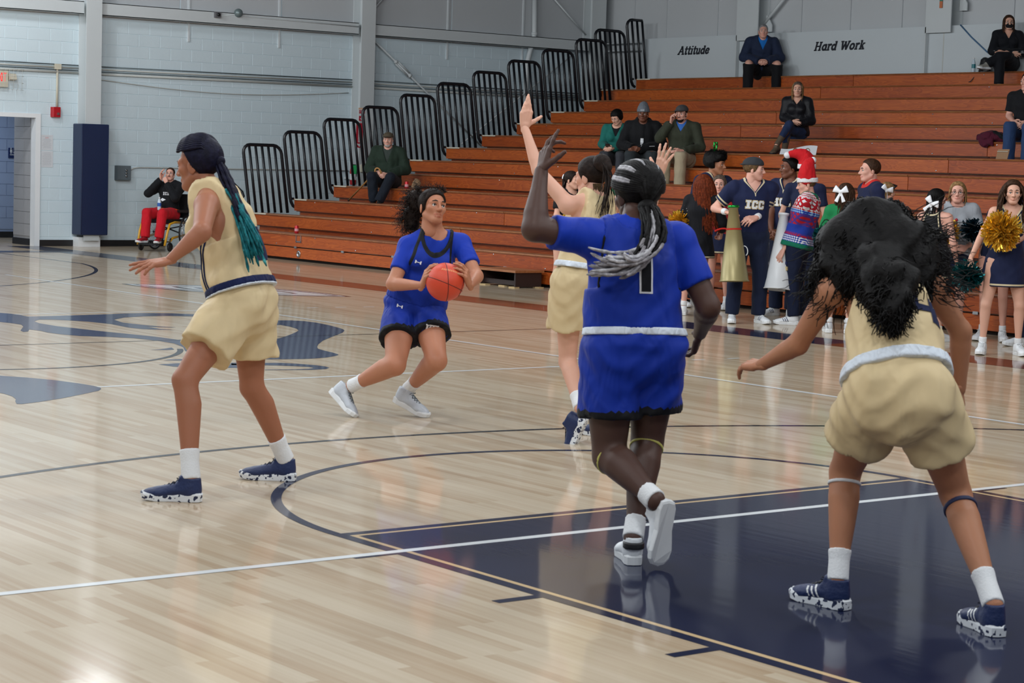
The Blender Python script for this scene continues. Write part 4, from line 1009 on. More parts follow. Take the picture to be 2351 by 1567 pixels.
PEOPLE = []
class Person:
    """builds a body from joints and hangs clothes on it; every child is named by its kind"""
    def __init__(s, J, label, skin, fem=True, scale=1.0, girth=1.0, h=.009, name='person', group=None, bust=1.0, hipw=1.0, legw=1.0, armw=1.0, chestw=1.0, belly=0.0, arch=0.0, cat='person', waistw=1.0, glute=1.0, hipup=None):
        s.J = {k: np.array(v, float) for k, v in J.items()}; J = s.J; s.sc = scale; s.h = h; s.skin = skin; s.fem = fem
        s.pc = (J['hipL'] + J['hipR']) / 2; s.nk = J['neck']; s.up = nrm(s.nk - s.pc); s.Lt = np.linalg.norm(s.nk - s.pc)
        s.rS = orth(J['shR'] - J['shL'], s.up); s.rH = orth(J['hipR'] - J['hipL'], s.up)
        hu = s.up if hipup is None else nrm(hipup)
        s.front = np.cross(s.up, s.rS); s.frontH = nrm(np.cross(hu, s.rH)); s.hu = hu
        foot = min([J['ankL'], J['ankR'], s.pc], key=lambda q: q[2])
        loc = J.get('base', A3(s.pc[0], s.pc[1], max(0, foot[2] - .09)))
        s.root = thing(name, label, cat, tuple(loc), group)
        g = girth * scale; s.g = g; up, Lt = s.up, s.Lt
        def tp(f, off=0.0):
            a = np.clip(f, 0, 1); fr = nrm(s.frontH * (1 - a) + s.front * a); b_ = s.pc + hu * Lt * f if f < 0 else (s.pc * (1 - f) ** 2 + (s.pc + hu * Lt * .5) * 2 * f * (1 - f) + s.nk * f * f if f <= 1 else s.nk + up * Lt * (f - 1)); return b_ + fr * (off + arch * math.sin(PI * a))
        def tr(f): a = np.clip(f, 0, 1); return nrm(s.rH * (1 - a) + s.rS * a)
        s.tp, s.trv = tp, tr
        cw = chestw
        if fem: st = [(-.12, .10, .095), (0, .158 * hipw, .112 * hipw), (.16, .148 * hipw, .108), (.42, .118 * waistw, .092 * waistw), (.70, .135 * cw, .104 * cw), (.90, .115 * cw, .078 * cw), (.98, .07, .06)]
        else: st = [(-.12, .10, .095), (0, .150 * hipw, .112 * hipw), (.16, .145 * hipw, .112), (.42, .135 * waistw, .104 * waistw), (.70, .162 * cw, .118 * cw), (.90, .140 * cw, .085 * cw), (.98, .08, .065)]
        T = []
        for (f0, x0, y0), (f1, x1, y1) in zip(st[:-1], st[1:]):
            T.append(seg(tp(f0), tp(f1), [(0, x0 * g, y0 * g), (1, x1 * g, y1 * g)], tr((f0 + f1) / 2))); T[-1]['k'] = .04
        if belly: T.append(ell(tp(.32, .05 + belly * .5), (.13 * g, .06 + belly, .13), (tr(.3), np.cross(up, tr(.3)), up)))
        s.torso = T; sh = []
        for S_ in 'LR':
            p = J['sh' + S_]; sh.append(seg(tp(.93), p, [(0, .052 * g, .052 * g), (1, .050 * g, .052 * g)], up)); sh.append(ell(p - up * .010, .049 * g))
            sh.append(seg(tp(1.03), p + up * .004, [(0, .038 * g, .040 * g), (1, .036 * g, .038 * g)], up))
        s.shp = sh
        s.bustp = [ell(tp(.68, .078 * g) + tr(.7) * e * .066 * g, .056 * g * bust) for e in (-1, 1)] if fem and bust > 0 else []
        s.glut = [ell(J['hip' + S_] - s.frontH * .048 * g - hu * .012, (.082 * g * hipw, .076 * g * hipw * glute, .088 * g), (s.rH, s.frontH, hu)) for S_ in 'LR']
        for q in s.glut: q['k'] = .05
        s.legs = {}; s.arms = {}; lw, aw = legw, armw
        for S_ in 'LR':
            h_, k_, a_ = J['hip' + S_], J['knee' + S_], J['ank' + S_]
            kr = s.rH
            d1, d2 = nrm(k_ - h_), nrm(a_ - k_); c = np.cross(d1, d2)
            if np.linalg.norm(c) > .2:
                c = nrm(c); c = c if np.dot(c, s.rH) > 0 else -c; kr = nrm(c + .3 * s.rH)
            th = seg(h_, k_, [(0, .086 * lw, .090 * lw), (.3, .083 * lw, .088 * lw), (.7, .065 * lw, .067 * lw), (1, .052 * lw, .054 * lw)], kr, g=g)
            ca = seg(k_, a_, [(0, .050 * lw, .054 * lw), (.25, .054 * lw, .058 * lw, 0, .012), (.55, .043 * lw, .046 * lw, 0, .006), (.82, .033, .036), (1, .034, .038)], kr, g=g)
            s.legs[S_] = (th, ca)
            p, e, w_ = J['sh' + S_], J['el' + S_], J['wr' + S_]
            ua = seg(p, e, [(0, .048 * aw, .050 * aw), (.35, .045 * aw, .047 * aw), (1, .037 * aw, .037 * aw)], s.rS, g=g); fa = seg(e, w_, [(0, .037 * aw, .037 * aw), (.25, .040 * aw, .038 * aw), (.7, .030, .028), (1, .0255, .0215)], s.rS, g=g)
            s.arms[S_] = (ua, fa)
        s.neckp = [seg(tp(.95), J['head'] - nrm(J['head'] - s.nk) * .05, [(0, .058 * g, .058 * g), (1, .050 * scale, .052 * scale)], tr(1))]
        s.R = frame(J['face'], J.get('hup', s.up))
        s.bv = []; PEOPLE.append(s)
    # local torso coordinates
    def tc(s, X, Y, Z):
        dx, dy, dz = X - s.pc[0], Y - s.pc[1], Z - s.pc[2]; w_ = dx * s.up[0] + dy * s.up[1] + dz * s.up[2]; a = np.clip(w_ / s.Lt, 0, 1)
        uH = dx * s.rH[0] + dy * s.rH[1] + dz * s.rH[2]; uS = dx * s.rS[0] + dy * s.rS[1] + dz * s.rS[2]
        vH = dx * s.frontH[0] + dy * s.frontH[1] + dz * s.frontH[2]; vS = dx * s.front[0] + dy * s.front[1] + dz * s.front[2]
        return uH * (1 - a) + uS * a, vH * (1 - a) + vS * a, w_
    def put(s, name, V, F, mats, mi=None, attrs=None, parent=None, label=None, smooth=True):
        par = parent or s.root; me = mesh_np(name, V - WL[s.root.name], F, mats, mi, smooth, attrs)
        o = bpy.data.objects.new(name, me); COL.objects.link(o); o.parent = par; WL[o.name] = WL[s.root.name]
        if label: o['label'] = label
        return o
    def body(s, hands=None, legs=True, arms=True, head=True, skip_feet=True, brow=None, hh=.004, mouth=0.0, coarse=False, eyes=True, hscale=1.0):
        J = s.J; P = list(s.torso) + s.shp + s.bustp + s.glut + s.neckp
        for S_ in 'LR':
            if legs: P += list(s.legs[S_])
            if arms: P += list(s.arms[S_])
        V, F = sdf_mesh(P, s.h * (1.75 if coarse else 1.15), .022); Vs, Fs, Ls, Ms = [V], [F], [np.zeros(len(V))], [np.zeros(len(F), int)]; n = len(V)
        def add(v, f, lip=None, mi=0):
            nonlocal n
            Vs.append(v); Fs.append(f + n); Ls.append(np.zeros(len(v)) if lip is None else lip); Ms.append(np.full(len(f), mi)); n += len(v)
        if head:
            hv, hf, lip = get_head(s.fem, coarse, mouth); hs = s.sc * hscale; s.hs = hs
            add(xf(hv, J['head'], s.R, hs), hf, lip)
            mb = MB()
            if eyes:
                for e in (-1, 1):
                    mb.ball((e * .0315, .0742, .0015), .0125, 0, 12, 8); mb.ball((e * .0315, .0832, .0015), (.0064, .0045, .0064), 1, 10, 6)
                    bz = .0285 if s.fem else .027
                    mb.tube([(e * .014, .0945, bz - .003), (e * .028, .0925, bz + .002), (e * .046, .080, bz - .003)], [.0028, .0038, .0018] if s.fem else [.004, .005, .0025], 6, 2)
                    mb.tube([(e * .0185, .0835, .005), (e * .031, .0868, .0085), (e * .0455, .079, .004)], .0024, 5, 2)
                ev = xf(np.array(mb.v), J['head'], s.R, hs); ef = [f for f in mb.f]; em = np.array(mb.m)
                quad = np.array([f if len(f) == 4 else None for f in ef if len(f) == 4]); qm = np.array([m for f, m in zip(ef, em) if len(f) == 4])
                Vs.append(ev); Fs.append(quad + n); Ls.append(np.zeros(len(ev))); Ms.append(qm + 1); n += len(ev)
        for S_ in 'LR':
            hp = (hands or {}).get(S_)
            if hp is None: continue
            d, back, pose = hp; y = nrm(d); z = orth(back, y); x = np.cross(y, z) * (-1 if S_ == 'R' else 1)
            hv, hf = hand_mesh(pose, hh); hz = s.sc * (1.0 if s.fem else 1.08)
            f2 = hf if S_ == 'L' else hf[:, ::-1]
            add(xf(hv, J['wr' + S_], np.array([x, y, z]), hz), f2)
        s.body_o = s.put('body', np.concatenate(Vs), np.concatenate(Fs), [s.skin, EYE_W, EYE_I, brow or MATS['brow']], np.concatenate(Ms), {'lip': np.concatenate(Ls)})
        return s.body_o
    # ------------------------------------------------ clothes
    def top(s, name, mat, sleeve=None, infl=.012, hem=-.05, neck=(.072, .075, .06), neck_v=.02, arm_cut=None, wr=.004, h=None, label=None, flare=1.0, extra=(), hood=False, cuff=1.0, hem_r=None, vneck=0.0):
        """sleeve None: tank cut by arm_cut; 0..1 part of upper arm; 1..2 into the forearm"""
        g = s.g; P = list(s.torso[1:]) + s.shp + s.bustp + list(extra); J = s.J; ends = []
        if hem < 0: P += s.glut
        if hem_r: P.append(seg(s.tp(.12), s.tp(hem / s.Lt), [(0, hem_r[0], hem_r[1]), (1, hem_r[0], hem_r[1])], s.rH, flat_b=True))
        for S_ in 'LR':
            sl = sleeve
            if sl is None: continue
            p, e, w_ = J['sh' + S_], J['el' + S_], J['wr' + S_]; u1 = min(sl, 1.0); r0 = .050 * g * flare; q = p + (e - p) * u1
            P.append(seg(p, q, [(0, r0, r0), (1, (.046 if u1 < 1 else .042) * g * flare, (.046 if u1 < 1 else .042) * g * flare)], s.rS, flat_b=sl <= 1))
            if sl <= 1: ends.append((q, nrm(e - p)))
            else:
                q2 = e + (w_ - e) * (sl - 1); P.append(seg(e, q2, [(0, .043 * g * flare, .043 * g * flare), (1, .032 * g * cuff, .030 * g * cuff)], s.rS, flat_b=True)); ends.append((q2, nrm(w_ - e)))
        nr = neck; nc = s.tp(1.04) + s.front * neck_v
        def cuts(X, Y, Z):
            u, v, w_ = s.tc(X, Y, Z); hemd = hem - w_
            du = (X - nc[0]) * s.rS[0] + (Y - nc[1]) * s.rS[1] + (Z - nc[2]) * s.rS[2]; dv = (X - nc[0]) * s.front[0] + (Y - nc[1]) * s.front[1] + (Z - nc[2]) * s.front[2]; dw = (X - nc[0]) * s.up[0] + (Y - nc[1]) * s.up[1] + (Z - nc[2]) * s.up[2]
            drop = nr[2] + np.where(dv > 0, vneck, 0.0)
            ru = nr[0] * np.clip(1 + np.minimum(dw, 0) / (drop + 1e-6) * (.75 if vneck else 0.0), .12, 1)
            nd = 1 - np.sqrt((du / ru) ** 2 + (dv / nr[1]) ** 2 * 0.6 + (np.minimum(dw, 0) / drop) ** 2)
            if vneck: nd = np.where(dv > 0, 1 - np.sqrt((du / ru) ** 2 + (np.minimum(dw, 0) / drop) ** 2 * .8), nd)
            nd = nd * .06
            ad = None
            if arm_cut is not None:
                us, wa, sl_ = arm_cut; ad = np.minimum(np.abs(u) - (us + sl_ * np.clip(s.Lt * .93 - w_, -.05, .3)), w_ - wa * s.Lt)
            return hemd, nd, ad
        def cut(X, Y, Z):
            a, b, c = cuts(X, Y, Z); m = np.maximum(a, b); return np.maximum(m, c) if c is not None else m
        V, F = sdf_mesh(P, h or s.h, .022, infl=infl, cut=cut, wr=wr)
        a, b, c = cuts(V[:, 0], V[:, 1], V[:, 2]); t = np.minimum(np.abs(b), 1)
        s.top_neckd = b
        if c is not None: t = np.minimum(t, np.abs(c))
        for q, d in ends:
            far = (V - q) @ d; rad = np.linalg.norm(V - q - np.outer(far, d), axis=1); t = np.where(rad < .10, np.minimum(t, np.abs(far)), t)
        u, v, w_ = s.tc(V[:, 0], V[:, 1], V[:, 2])
        o = s.put(name, V, F, mat, None, {'tr': t, 'tc': np.stack([u, v, w_], 1), 'hemd': np.abs(a)}, label=label)
        s.top_o = o; s.top_bvh = BVHTree.FromPolygons(V.tolist(), F.tolist()); s.bv.append(s.top_bvh); return o
    def shorts(s, name, mat, frac=.55, r0=.104, r1=.112, waist=.17, infl=.008, wr=.004, label=None, h=None, kk=.016, wz=(.165, .125)):
        g = s.g; J = s.J; P = [seg(s.tp(waist / s.Lt), s.tp(-.06), [(0, (wz[0] - .02) * g, (wz[1] - .008) * g), (.55, wz[0] * g, wz[1] * g), (1, .13 * g, .11 * g)], s.rH, flat_a=True), s.torso[0]] + s.glut; ends = []
        for q in P: q.setdefault('k', .04)
        for S_ in 'LR':
            h_, k_ = J['hip' + S_], J['knee' + S_]; q = h_ + (k_ - h_) * frac
            P.append(seg(h_, q, [(0, r0 * g * .95, r0 * g), (1, r1 * g, r1 * g)], s.rH, flat_b=True)); ends.append((q, nrm(k_ - h_)))
        V, F = sdf_mesh(P, h or s.h, kk, infl=infl, wr=wr); t = np.full(len(V), 1.0)
        for q, d in ends:
            far = (V - q) @ d; rad = np.linalg.norm(V - q - np.outer(far, d), axis=1); t = np.where(rad < .16, np.minimum(t, np.abs(far)), t)
        u, v, w_ = s.tc(V[:, 0], V[:, 1], V[:, 2])
        o = s.put(name, V, F, mat, None, {'tr': t, 'tc': np.stack([u, v, w_], 1)}, label=label); s.low_bvh = BVHTree.FromPolygons(V.tolist(), F.tolist()); s.bv.append(s.low_bvh); return o
    def skirt(s, name, mat, length=.34, waist=.16, r0=(.142, .112), r1=(.215, .185), infl=.004, wr=.004, label=None):
        g = s.g; a, b = s.pc + s.up * waist, s.pc + s.up * waist - A3(0, 0, 1) * length
        P = [seg(a, b, [(0, r0[0] * g, r0[1] * g), (.45, .186 * g, .152 * g), (1, r1[0] * g, r1[1] * g)], s.rH, flat_a=True, flat_b=True)] + s.glut
        cut = lambda X, Y, Z: (b[2] - Z) + 0 * X + 0 * Y
        V, F = sdf_mesh(P, s.h, .02, infl=infl, wr=wr, cut=cut); u, v, w_ = s.tc(V[:, 0], V[:, 1], V[:, 2])
        o = s.put(name, V, F, mat, None, {'tr': np.abs(V[:, 2] - b[2]), 'tc': np.stack([u, v, V[:, 2] - b[2]], 1)}, label=label); s.bv.append(BVHTree.FromPolygons(V.tolist(), F.tolist())); return o
    def pants(s, name, mat, infl=.014, wr=.005, r=(1.08, 1.12, 1.35), waist=.16, label=None, end=1.0):
        g = s.g; J = s.J; P = [s.torso[0], s.torso[1]] + s.glut + [seg(s.tp(waist / s.Lt), s.tp(0), [(0, .14 * g, .11 * g), (1, .155 * g, .118 * g)], s.rH, flat_a=True)]
        for S_ in 'LR':
            h_, k_, a_ = J['hip' + S_], J['knee' + S_], J['ank' + S_]; e = k_ + (a_ - k_) * end
            P.append(seg(h_, k_, [(0, .088 * r[0], .092 * r[0]), (.4, .08 * r[0], .085 * r[0]), (1, .056 * r[1], .058 * r[1])], s.rH, g=g)); P.append(seg(k_, e, [(0, .056 * r[1], .058 * r[1]), (.3, .055 * r[1], .06 * r[1]), (1, .042 * r[2], .046 * r[2])], s.rH, g=g, flat_b=True))
        cut = lambda X, Y, Z: s.tc(X, Y, Z)[2] - waist
        V, F = sdf_mesh(P, s.h * 1.3, .024, infl=infl, wr=wr, cut=cut); u, v, w_ = s.tc(V[:, 0], V[:, 1], V[:, 2])
        s.low_bvh = BVHTree.FromPolygons(V.tolist(), F.tolist()); s.bv.append(s.low_bvh)
        return s.put(name, V, F, mat, None, {'tc': np.stack([u, v, w_], 1), 'tr': np.full(len(V), 1.0)}, label=label)
    def band(s, name, mat, p, f0, f1, infl=.006, h=None, label=None):
        """a cuff around a limb prim between fractions f0..f1 along it"""
        a, b = p['a'] + p['w'] * p['L'] * f0, p['a'] + p['w'] * p['L'] * f1
        def cut(X, Y, Z):
            wv = (X - p['a'][0]) * p['w'][0] + (Y - p['a'][1]) * p['w'][1] + (Z - p['a'][2]) * p['w'][2]; return np.maximum(f0 * p['L'] - wv, wv - f1 * p['L'])
        q = dict(p); lo = np.minimum(a, b) - .09; hi = np.maximum(a, b) + .09; q['lo'], q['hi'] = lo, hi
        V, F = sdf_mesh([q], h or .006, .01, infl=infl, cut=cut, pad=.02); return s.put(name, V, F, mat, label=label)
    def shoe(s, S_, mats, toe, heel=None, up=(0, 0, 1), L=.27, high=False, h=.006, label=None, stripes=None, laces=None, sole_mat=None):
        """toe: direction; heel: world point under the heel; built upper > sole, laces"""
        V, F, sv, sf, caps = get_shoe(L, high, h); up = nrm(up); y = orth(toe, up); x = np.cross(y, up); R = np.array([x, y, up])
        if heel is None: heel = s.J['ank' + S_] - y * .05 - up * .092
        o = s.put('shoe', xf(V, heel, R), F, mats, label=label); s.shoe_R = R
        mb = MB(); mb.add(xf(np.array(sv), heel, R), sf + caps, 0, False); b = mb.build('sole', sole_mat or W['whitep'], o)
        if laces is not None:
            mb = MB()
            for i in range(5):
                yy = .105 + .02 * i; zz = .098 - .0085 * i
                for e in (-1, 1): mb.tube(xf(np.array([(-.02 * e, yy, zz - .006), (0, yy + .008, zz + .002), (.02 * e, yy + .018, zz - .012)]), heel, R), .0028, 5)
            for e in (-1, 1): mb.tube(xf(np.array([(0, .10, .103), (e * .02, .112, .112), (e * .034, .105, .104), (e * .012, .10, .103)]), heel, R), .0022, 5)
            mb.build('laces', laces, o)
        if stripes is not None:
            mb = MB(); bv = BVHTree.FromPolygons([tuple(q) for q in V.tolist()], F.tolist())
            for e in (-1, 1):
                for i in range(3):
                    pts = []
                    for t in np.linspace(0, 1, 5):
                        yy = .105 + .022 * i + .022 * t; zz = .035 + .045 * t
                        hit = bv.ray_cast(Vector((e * .2, yy, zz)), Vector((-e, 0, 0)))
                        if hit[0] is not None: pts.append(A3(*hit[0]) + A3(e * .0015, 0, 0))
                    for a, c in zip(pts[:-1], pts[1:]): mb.poly([*xf(np.array([a, c, c + A3(0, .009, 0), a + A3(0, .009, 0)]), heel, R)])
            if mb.v: mb.build('stripes', stripes, o)
        return o
    def decal(s, name, quads, mat, side, parent, bvh=None, off=.004, n=4, label=None):
        """quads: list of 4 (u,w) corners; projected on the garment along the front (+1) or back (-1)"""
        bvh = bvh or s.top_bvh; mb = MB(); fr = s.front
        for q in quads:
            q = [np.array(c, float) for c in q]
            grid = [[None] * (n + 1) for _ in range(n + 1)]
            for i in range(n + 1):
                for j in range(n + 1):
                    a, b = i / n, j / n; c = (q[0] * (1 - a) + q[1] * a) * (1 - b) + (q[3] * (1 - a) + q[2] * a) * b
                    p = s.pc + s.rS * c[0] + s.up * c[1] + fr * side * .6
                    hit = bvh.ray_cast(Vector(p), Vector(-fr * side), 1.2)
                    grid[i][j] = None if hit[0] is None else A3(*hit[0]) + fr * side * off
            for i in range(n):
                for j in range(n):
                    c = [grid[i][j], grid[i + 1][j], grid[i + 1][j + 1], grid[i][j + 1]]
                    if all(v is not None for v in c): mb.poly(c)
        if not mb.v: return None
        o = mb.build(name, mat, parent)
        if label: o['label'] = label
        return o
    def text(s, name, txt, w0, h, mat, side, parent, cx=0.0, gap=.12, grow=0.0, off=.004, n=3, wk=1.0):
        m = -1 if side > 0 else 1; Wd = .7 * len(txt) + gap * (len(txt) - 1); x = -Wd / 2
        for c in txt:
            q = [[(cx + m * wk * ((x + X) * h + e * grow), w0 + Y * h + f_ * grow) for X, Y, e, f_ in ((a, b, -1, -1), (c2, b, 1, -1), (c2, d, 1, 1), (a, d, -1, 1))] for a, b, c2, d in LET[c]]
            s.decal(name, q, mat, side, parent, off=off, n=n); x += .7 + gap
    # ------------------------------------------------ hair pieces
    def hp(s, V): return xf(np.array(V, float), s.J['head'], s.R, getattr(s, 'hs', s.sc))
    def hair_cap(s, mat, thick=.012, line=(-.065, .082), ycut=(-.03, .075), name='hair', h=.006, extra=(), wr=.0, sub=(), k=.02, label=None):
        """skull cap; hair kept above a line rising from the nape to the hairline"""
        P = [ell((0, -.014, .042), (.072 + thick, .092 + thick, .076 + thick))] + list(extra)
        def cut(X, Y, Z):
            t = np.clip((Y - ycut[0]) / (ycut[1] - ycut[0]), 0, 1); t = t * t * (3 - 2 * t); return (line[0] + (line[1] - line[0]) * t) - Z + 0 * X
        V, F = sdf_mesh(P, h, k, cut=cut if line is not None else None, wr=wr, sub=list(sub) or None); return s.put(name, s.hp(V), F, mat, label=label)
    def strands(s, mat, paths, r=.004, name='hair_lock', sides=4, parent=None, taper=True, label=None):
        mb = MB()
        for p in paths:
            n = len(p); rr = r * (np.linspace(1, .35, n) if taper else np.ones(n)); mb.tube(p, rr, sides, cap=False)
        return mb.build(name, mat, parent or s.root)
BROW = mk('brow', srgb(38, 28, 22), .6, var=0)
def bez(pts, n=10):
    P = np.array(pts, float); t = np.linspace(0, 1, n)[:, None]; m = len(P) - 1; out = 0
    from math import comb
    for i in range(m + 1): out = out + comb(m, i) * (1 - t) ** (m - i) * t ** i * P[i]
    return out
def jit(p, a): return np.array(p, float) + rng.normal(0, a, 3)
# block letters as quads on a unit cell (width .7, height 1)
LET = {'I': [(.2, 0, .5, 1), (.05, 0, .65, .2), (.05, .8, .65, 1)], 'C': [(0, .15, .22, .85), (.12, .78, .6, 1), (.12, 0, .6, .22), (.48, .62, .7, .88), (.48, .12, .7, .38), (.04, .72, .2, .94), (.04, .06, .2, .28)],
       '1': [(.22, 0, .5, 1)], '4': [(.5, 0, .74, 1), (0, .28, .8, .46), (0, .4, .24, 1)], '3': [(.0, .8, .6, 1), (.0, 0, .6, .2), (.48, .06, .7, .94), (.15, .42, .6, .6), (0, .12, .2, .32), (0, .7, .2, .88)]}
def block_text(txt, w0, h, cx=0.0, gap=.12, grow=0.0, mirror=1):
    Wd = sum(.7 for c in txt) + gap * (len(txt) - 1); x = -Wd / 2; q = []
    for c in txt:
        for a, b, c2, d in LET[c]:
            q.append([(cx + mirror * ((x + a) * h - grow), w0 + b * h - grow), (cx + mirror * ((x + c2) * h + grow), w0 + b * h - grow), (cx + mirror * ((x + c2) * h + grow), w0 + d * h + grow), (cx + mirror * ((x + a) * h - grow), w0 + d * h + grow)])
        x += .7 + gap
    return q
# ================================================================== THE FIVE PLAYERS
def P(px, py, D): return at(px, py, D)
SK_TAN = skin_mat('skin_tan', srgb(158, 106, 80)); SK_MID = skin_mat('skin_mid', srgb(178, 124, 96)); SK_DARK = skin_mat('skin_dark', srgb(76, 54, 46), rough=.42); SK_FAIR = skin_mat('skin_fair', srgb(212, 168, 146)); SK_GOLD = skin_mat('skin_golden', srgb(172, 122, 92)); SK_PINK = skin_mat('skin_pink', srgb(214, 166, 148))
SK_BRN = skin_mat('skin_brown', srgb(112, 72, 54))
C_GOLD = srgb(212, 190, 148); C_BLUE = srgb(12, 46, 150); C_NAVY = srgb(24, 32, 66); C_BLK = srgb(16, 18, 24)
GOLDJ = cloth('gold_jersey', C_GOLD, [], rough=.6, fold=.55, fscale=7)
GOLDS = cloth('gold_shorts', C_GOLD, [], rough=.55, fold=.6, fscale=6)
BLUEJ = cloth('blue_jersey', C_BLUE, [(.016, C_BLK)], rough=.6, fold=.4)
BLUET = cloth('blue_tee', srgb(13, 50, 164), [], rough=.6, fold=.3)
BLUES = cloth('blue_shorts', C_BLUE, [(.014, C_BLK)], rough=.6, fold=.5, zig=(55, .012))
SOCK = mk('white_sock', srgb(226, 228, 230), .9, var=.03, bump=.2, bscale=120)
WBAND = cloth('white_waistband', srgb(214, 222, 232), fold=.5, fscale=22)
NBAND = cloth('navy_waistband', srgb(24, 34, 74), fold=.4, fscale=20)
NAVYSHOE = mk('navy_shoe', srgb(22, 40, 84), .5, var=.15, bump=.2, bscale=50)
def camo_mat():
    m, nt, b = newmat('camo_sole'); N = nt.nodes; tc = N.new('ShaderNodeTexCoord'); n = N.new('ShaderNodeTexNoise'); n.inputs['Scale'].default_value = 55; n.inputs['Detail'].default_value = 1.5; nt.links.new(tc.outputs['Object'], n.inputs['Vector'])
    nt.links.new(mixc(nt, math_n(nt, 'GREATER_THAN', n.outputs['Fac'], .57), srgb(226, 230, 234), srgb(24, 36, 70)), b.inputs['Base Color']); b.inputs['Roughness'].default_value = .5; return m
CAMO = camo_mat()
WSHOE = mk('white_shoe', srgb(224, 228, 232), .5, var=.05, bump=.1, bscale=40); GSHOE = mk('silver_shoe', srgb(188, 194, 202), .4, var=.12, bump=.15, bscale=40)
H_BLACK = hair_mat('hair_black', srgb(17, 15, 15)); H_NAVY = hair_mat('hair_navy', srgb(22, 22, 44)); H_TEAL = hair_mat('hair_teal', srgb(24, 110, 118), streak=srgb(90, 180, 178)); H_BRN = hair_mat('hair_dark_brown', srgb(38, 28, 24)); H_GREY = hair_mat('hair_ash', srgb(150, 146, 150), streak=srgb(215, 215, 218)); H_WHITE = hair_mat('hair_white', srgb(190, 188, 192), streak=srgb(232, 232, 235)); H_GOLDB = hair_mat('hair_dark_blonde', srgb(84, 66, 42))
def braid(a, n=18, r=.007, bump=.25, turns=9):
    rr = r * (1 + bump * np.sin(np.linspace(0, turns * 2 * PI, len(a)))); return a, rr
def braids(p, mat, paths, r=.007, name='braid', parent=None):
    out = []
    for q in paths:
        q = np.array(q); rr = r * (1 + .22 * np.sin(np.linspace(0, len(q) * 1.9, len(q)))); rr[-1] *= .4
        out.append(MB().tube(q, rr, 6).build(name, mat, parent or p.root))
    return out
def foot(px_h, px_t):
    h, t = onz(*px_h), onz(*px_t); d = nrm(t - h); return h, d
def knee_band(p, S_, mat, f=.06, w=.03, name='knee_strap'):
    c = p.legs[S_][1]; return p.band(name, mat, c, f, f + w, infl=.006, h=.004)

# ---------------------------------------------------------------- player A: gold, facing left, teal braids
hL, dL = foot((462, 1152), (318, 1146)); hR, dR = foot((678, 1104), (546, 1098))
J = dict(head=P(455, 381, 10.10), neck=P(480, 437, 10.08), shL=P(474, 470, 9.90), shR=P(524, 458, 10.22), elL=P(463, 533, 9.68), wrL=P(388, 598, 9.66), elR=P(560, 545, 10.38), wrR=P(592, 596, 10.20),
         hipL=P(542, 700, 9.96), hipR=P(570, 697, 10.12), kneeL=P(424, 872, 9.74), kneeR=P(578, 888, 10.18), ankL=hL + dL * .05 + A3(0, 0, .105), ankR=hR + dR * .05 + A3(0, 0, .105), face=-CR * .90 + CF * .42 - A3(0, 0, .05), hup=A3(0, 0, 1))
pa = Person(J, 'player in gold uniform facing left with long teal-tipped braids', SK_TAN, True, 1.0, 1.05, h=.009, group='gold team players', arch=-.03, hipw=1.04, waistw=1.12, armw=1.08, glute=.9)
pa.body({'L': (P(335, 606, 9.60) - J['wrL'], A3(0, 0, 1) - CF * .3, dict(curl=(4, 8, 12, 16), spread=(14, 4, -4, -12), thumb=(50, 4))), 'R': (CR * .1 - A3(0, 0, 1), CF, RELAX)}, brow=BROW, hh=.0042, hscale=1.06)
jo = pa.top('jersey', GOLDJ, None, infl=.030, hem=.085, extra=[ell(pa.tp(.24, .09), (.09, .06, .09), (pa.rH, pa.frontH, pa.up))], arm_cut=(.115, .52, .12), neck=(.078, .08, .05), wr=.006, neck_v=.0)
pa.shorts('shorts', GOLDS, frac=.60, r0=.110, r1=.118, waist=.075, wr=.010, infl=.012, kk=.03)
def waistband(p, mat, w0, w1, name='waistband', infl=.026, rx=None, ry=None):
    def cut(X, Y, Z):
        w_ = p.tc(X, Y, Z)[2]; return np.maximum(w0 - w_, w_ - w1)
    P_ = p.torso[1:4] + p.glut; V, F = sdf_mesh(P_, .007, .04, infl=infl, wr=.003, cut=cut); return p.put(name, V, F, mat)
waistband(pa, NBAND, .066, .100, infl=.036)
waistband(pa, WBAND, .058, .068, 'waistband_lining', infl=.036)
NVT = cloth('navy_twill', C_NAVY, fold=.1)
pa.text('number', '3', .17, .17, NVT, -1, jo, cx=-.01, n=4)
# navy pinstripes down the near side panel
mb = MB()
for off in (0, .022):
    pts = []
    for t in np.linspace(0, 1, 14):
        w_ = .06 + .30 * (1 - t) if t > .15 else .36 - .0 * t
        uv = A3(-.6, .02 + .07 * math.sin(t * 2.6) + off, .36 - t * .31)
        o_ = pa.pc + pa.rS * uv[0] + pa.front * uv[1] + pa.up * uv[2]; hit = pa.top_bvh.ray_cast(Vector(o_), Vector(pa.rS), 1.0)
        if hit[0] is not None: pts.append(A3(*hit[0]) - pa.rS * .003)
    if len(pts) > 2: MB().tube(pts, .005, 5).build('side_stripe', NVT, jo)
for S_, h_, d_ in (('L', hL, dL), ('R', hR, dR)):
    pa.shoe(S_, NAVYSHOE, d_, h_, L=.285, high=True, h=.0065, laces=W['ink'], sole_mat=CAMO); pa.band('sock', SOCK, pa.legs[S_][1], .70, 1.0, infl=.005)
cap = pa.hair_cap(H_NAVY, .022, line=(-.075, .075), ycut=(-.065, .035), h=.005, wr=.0015)
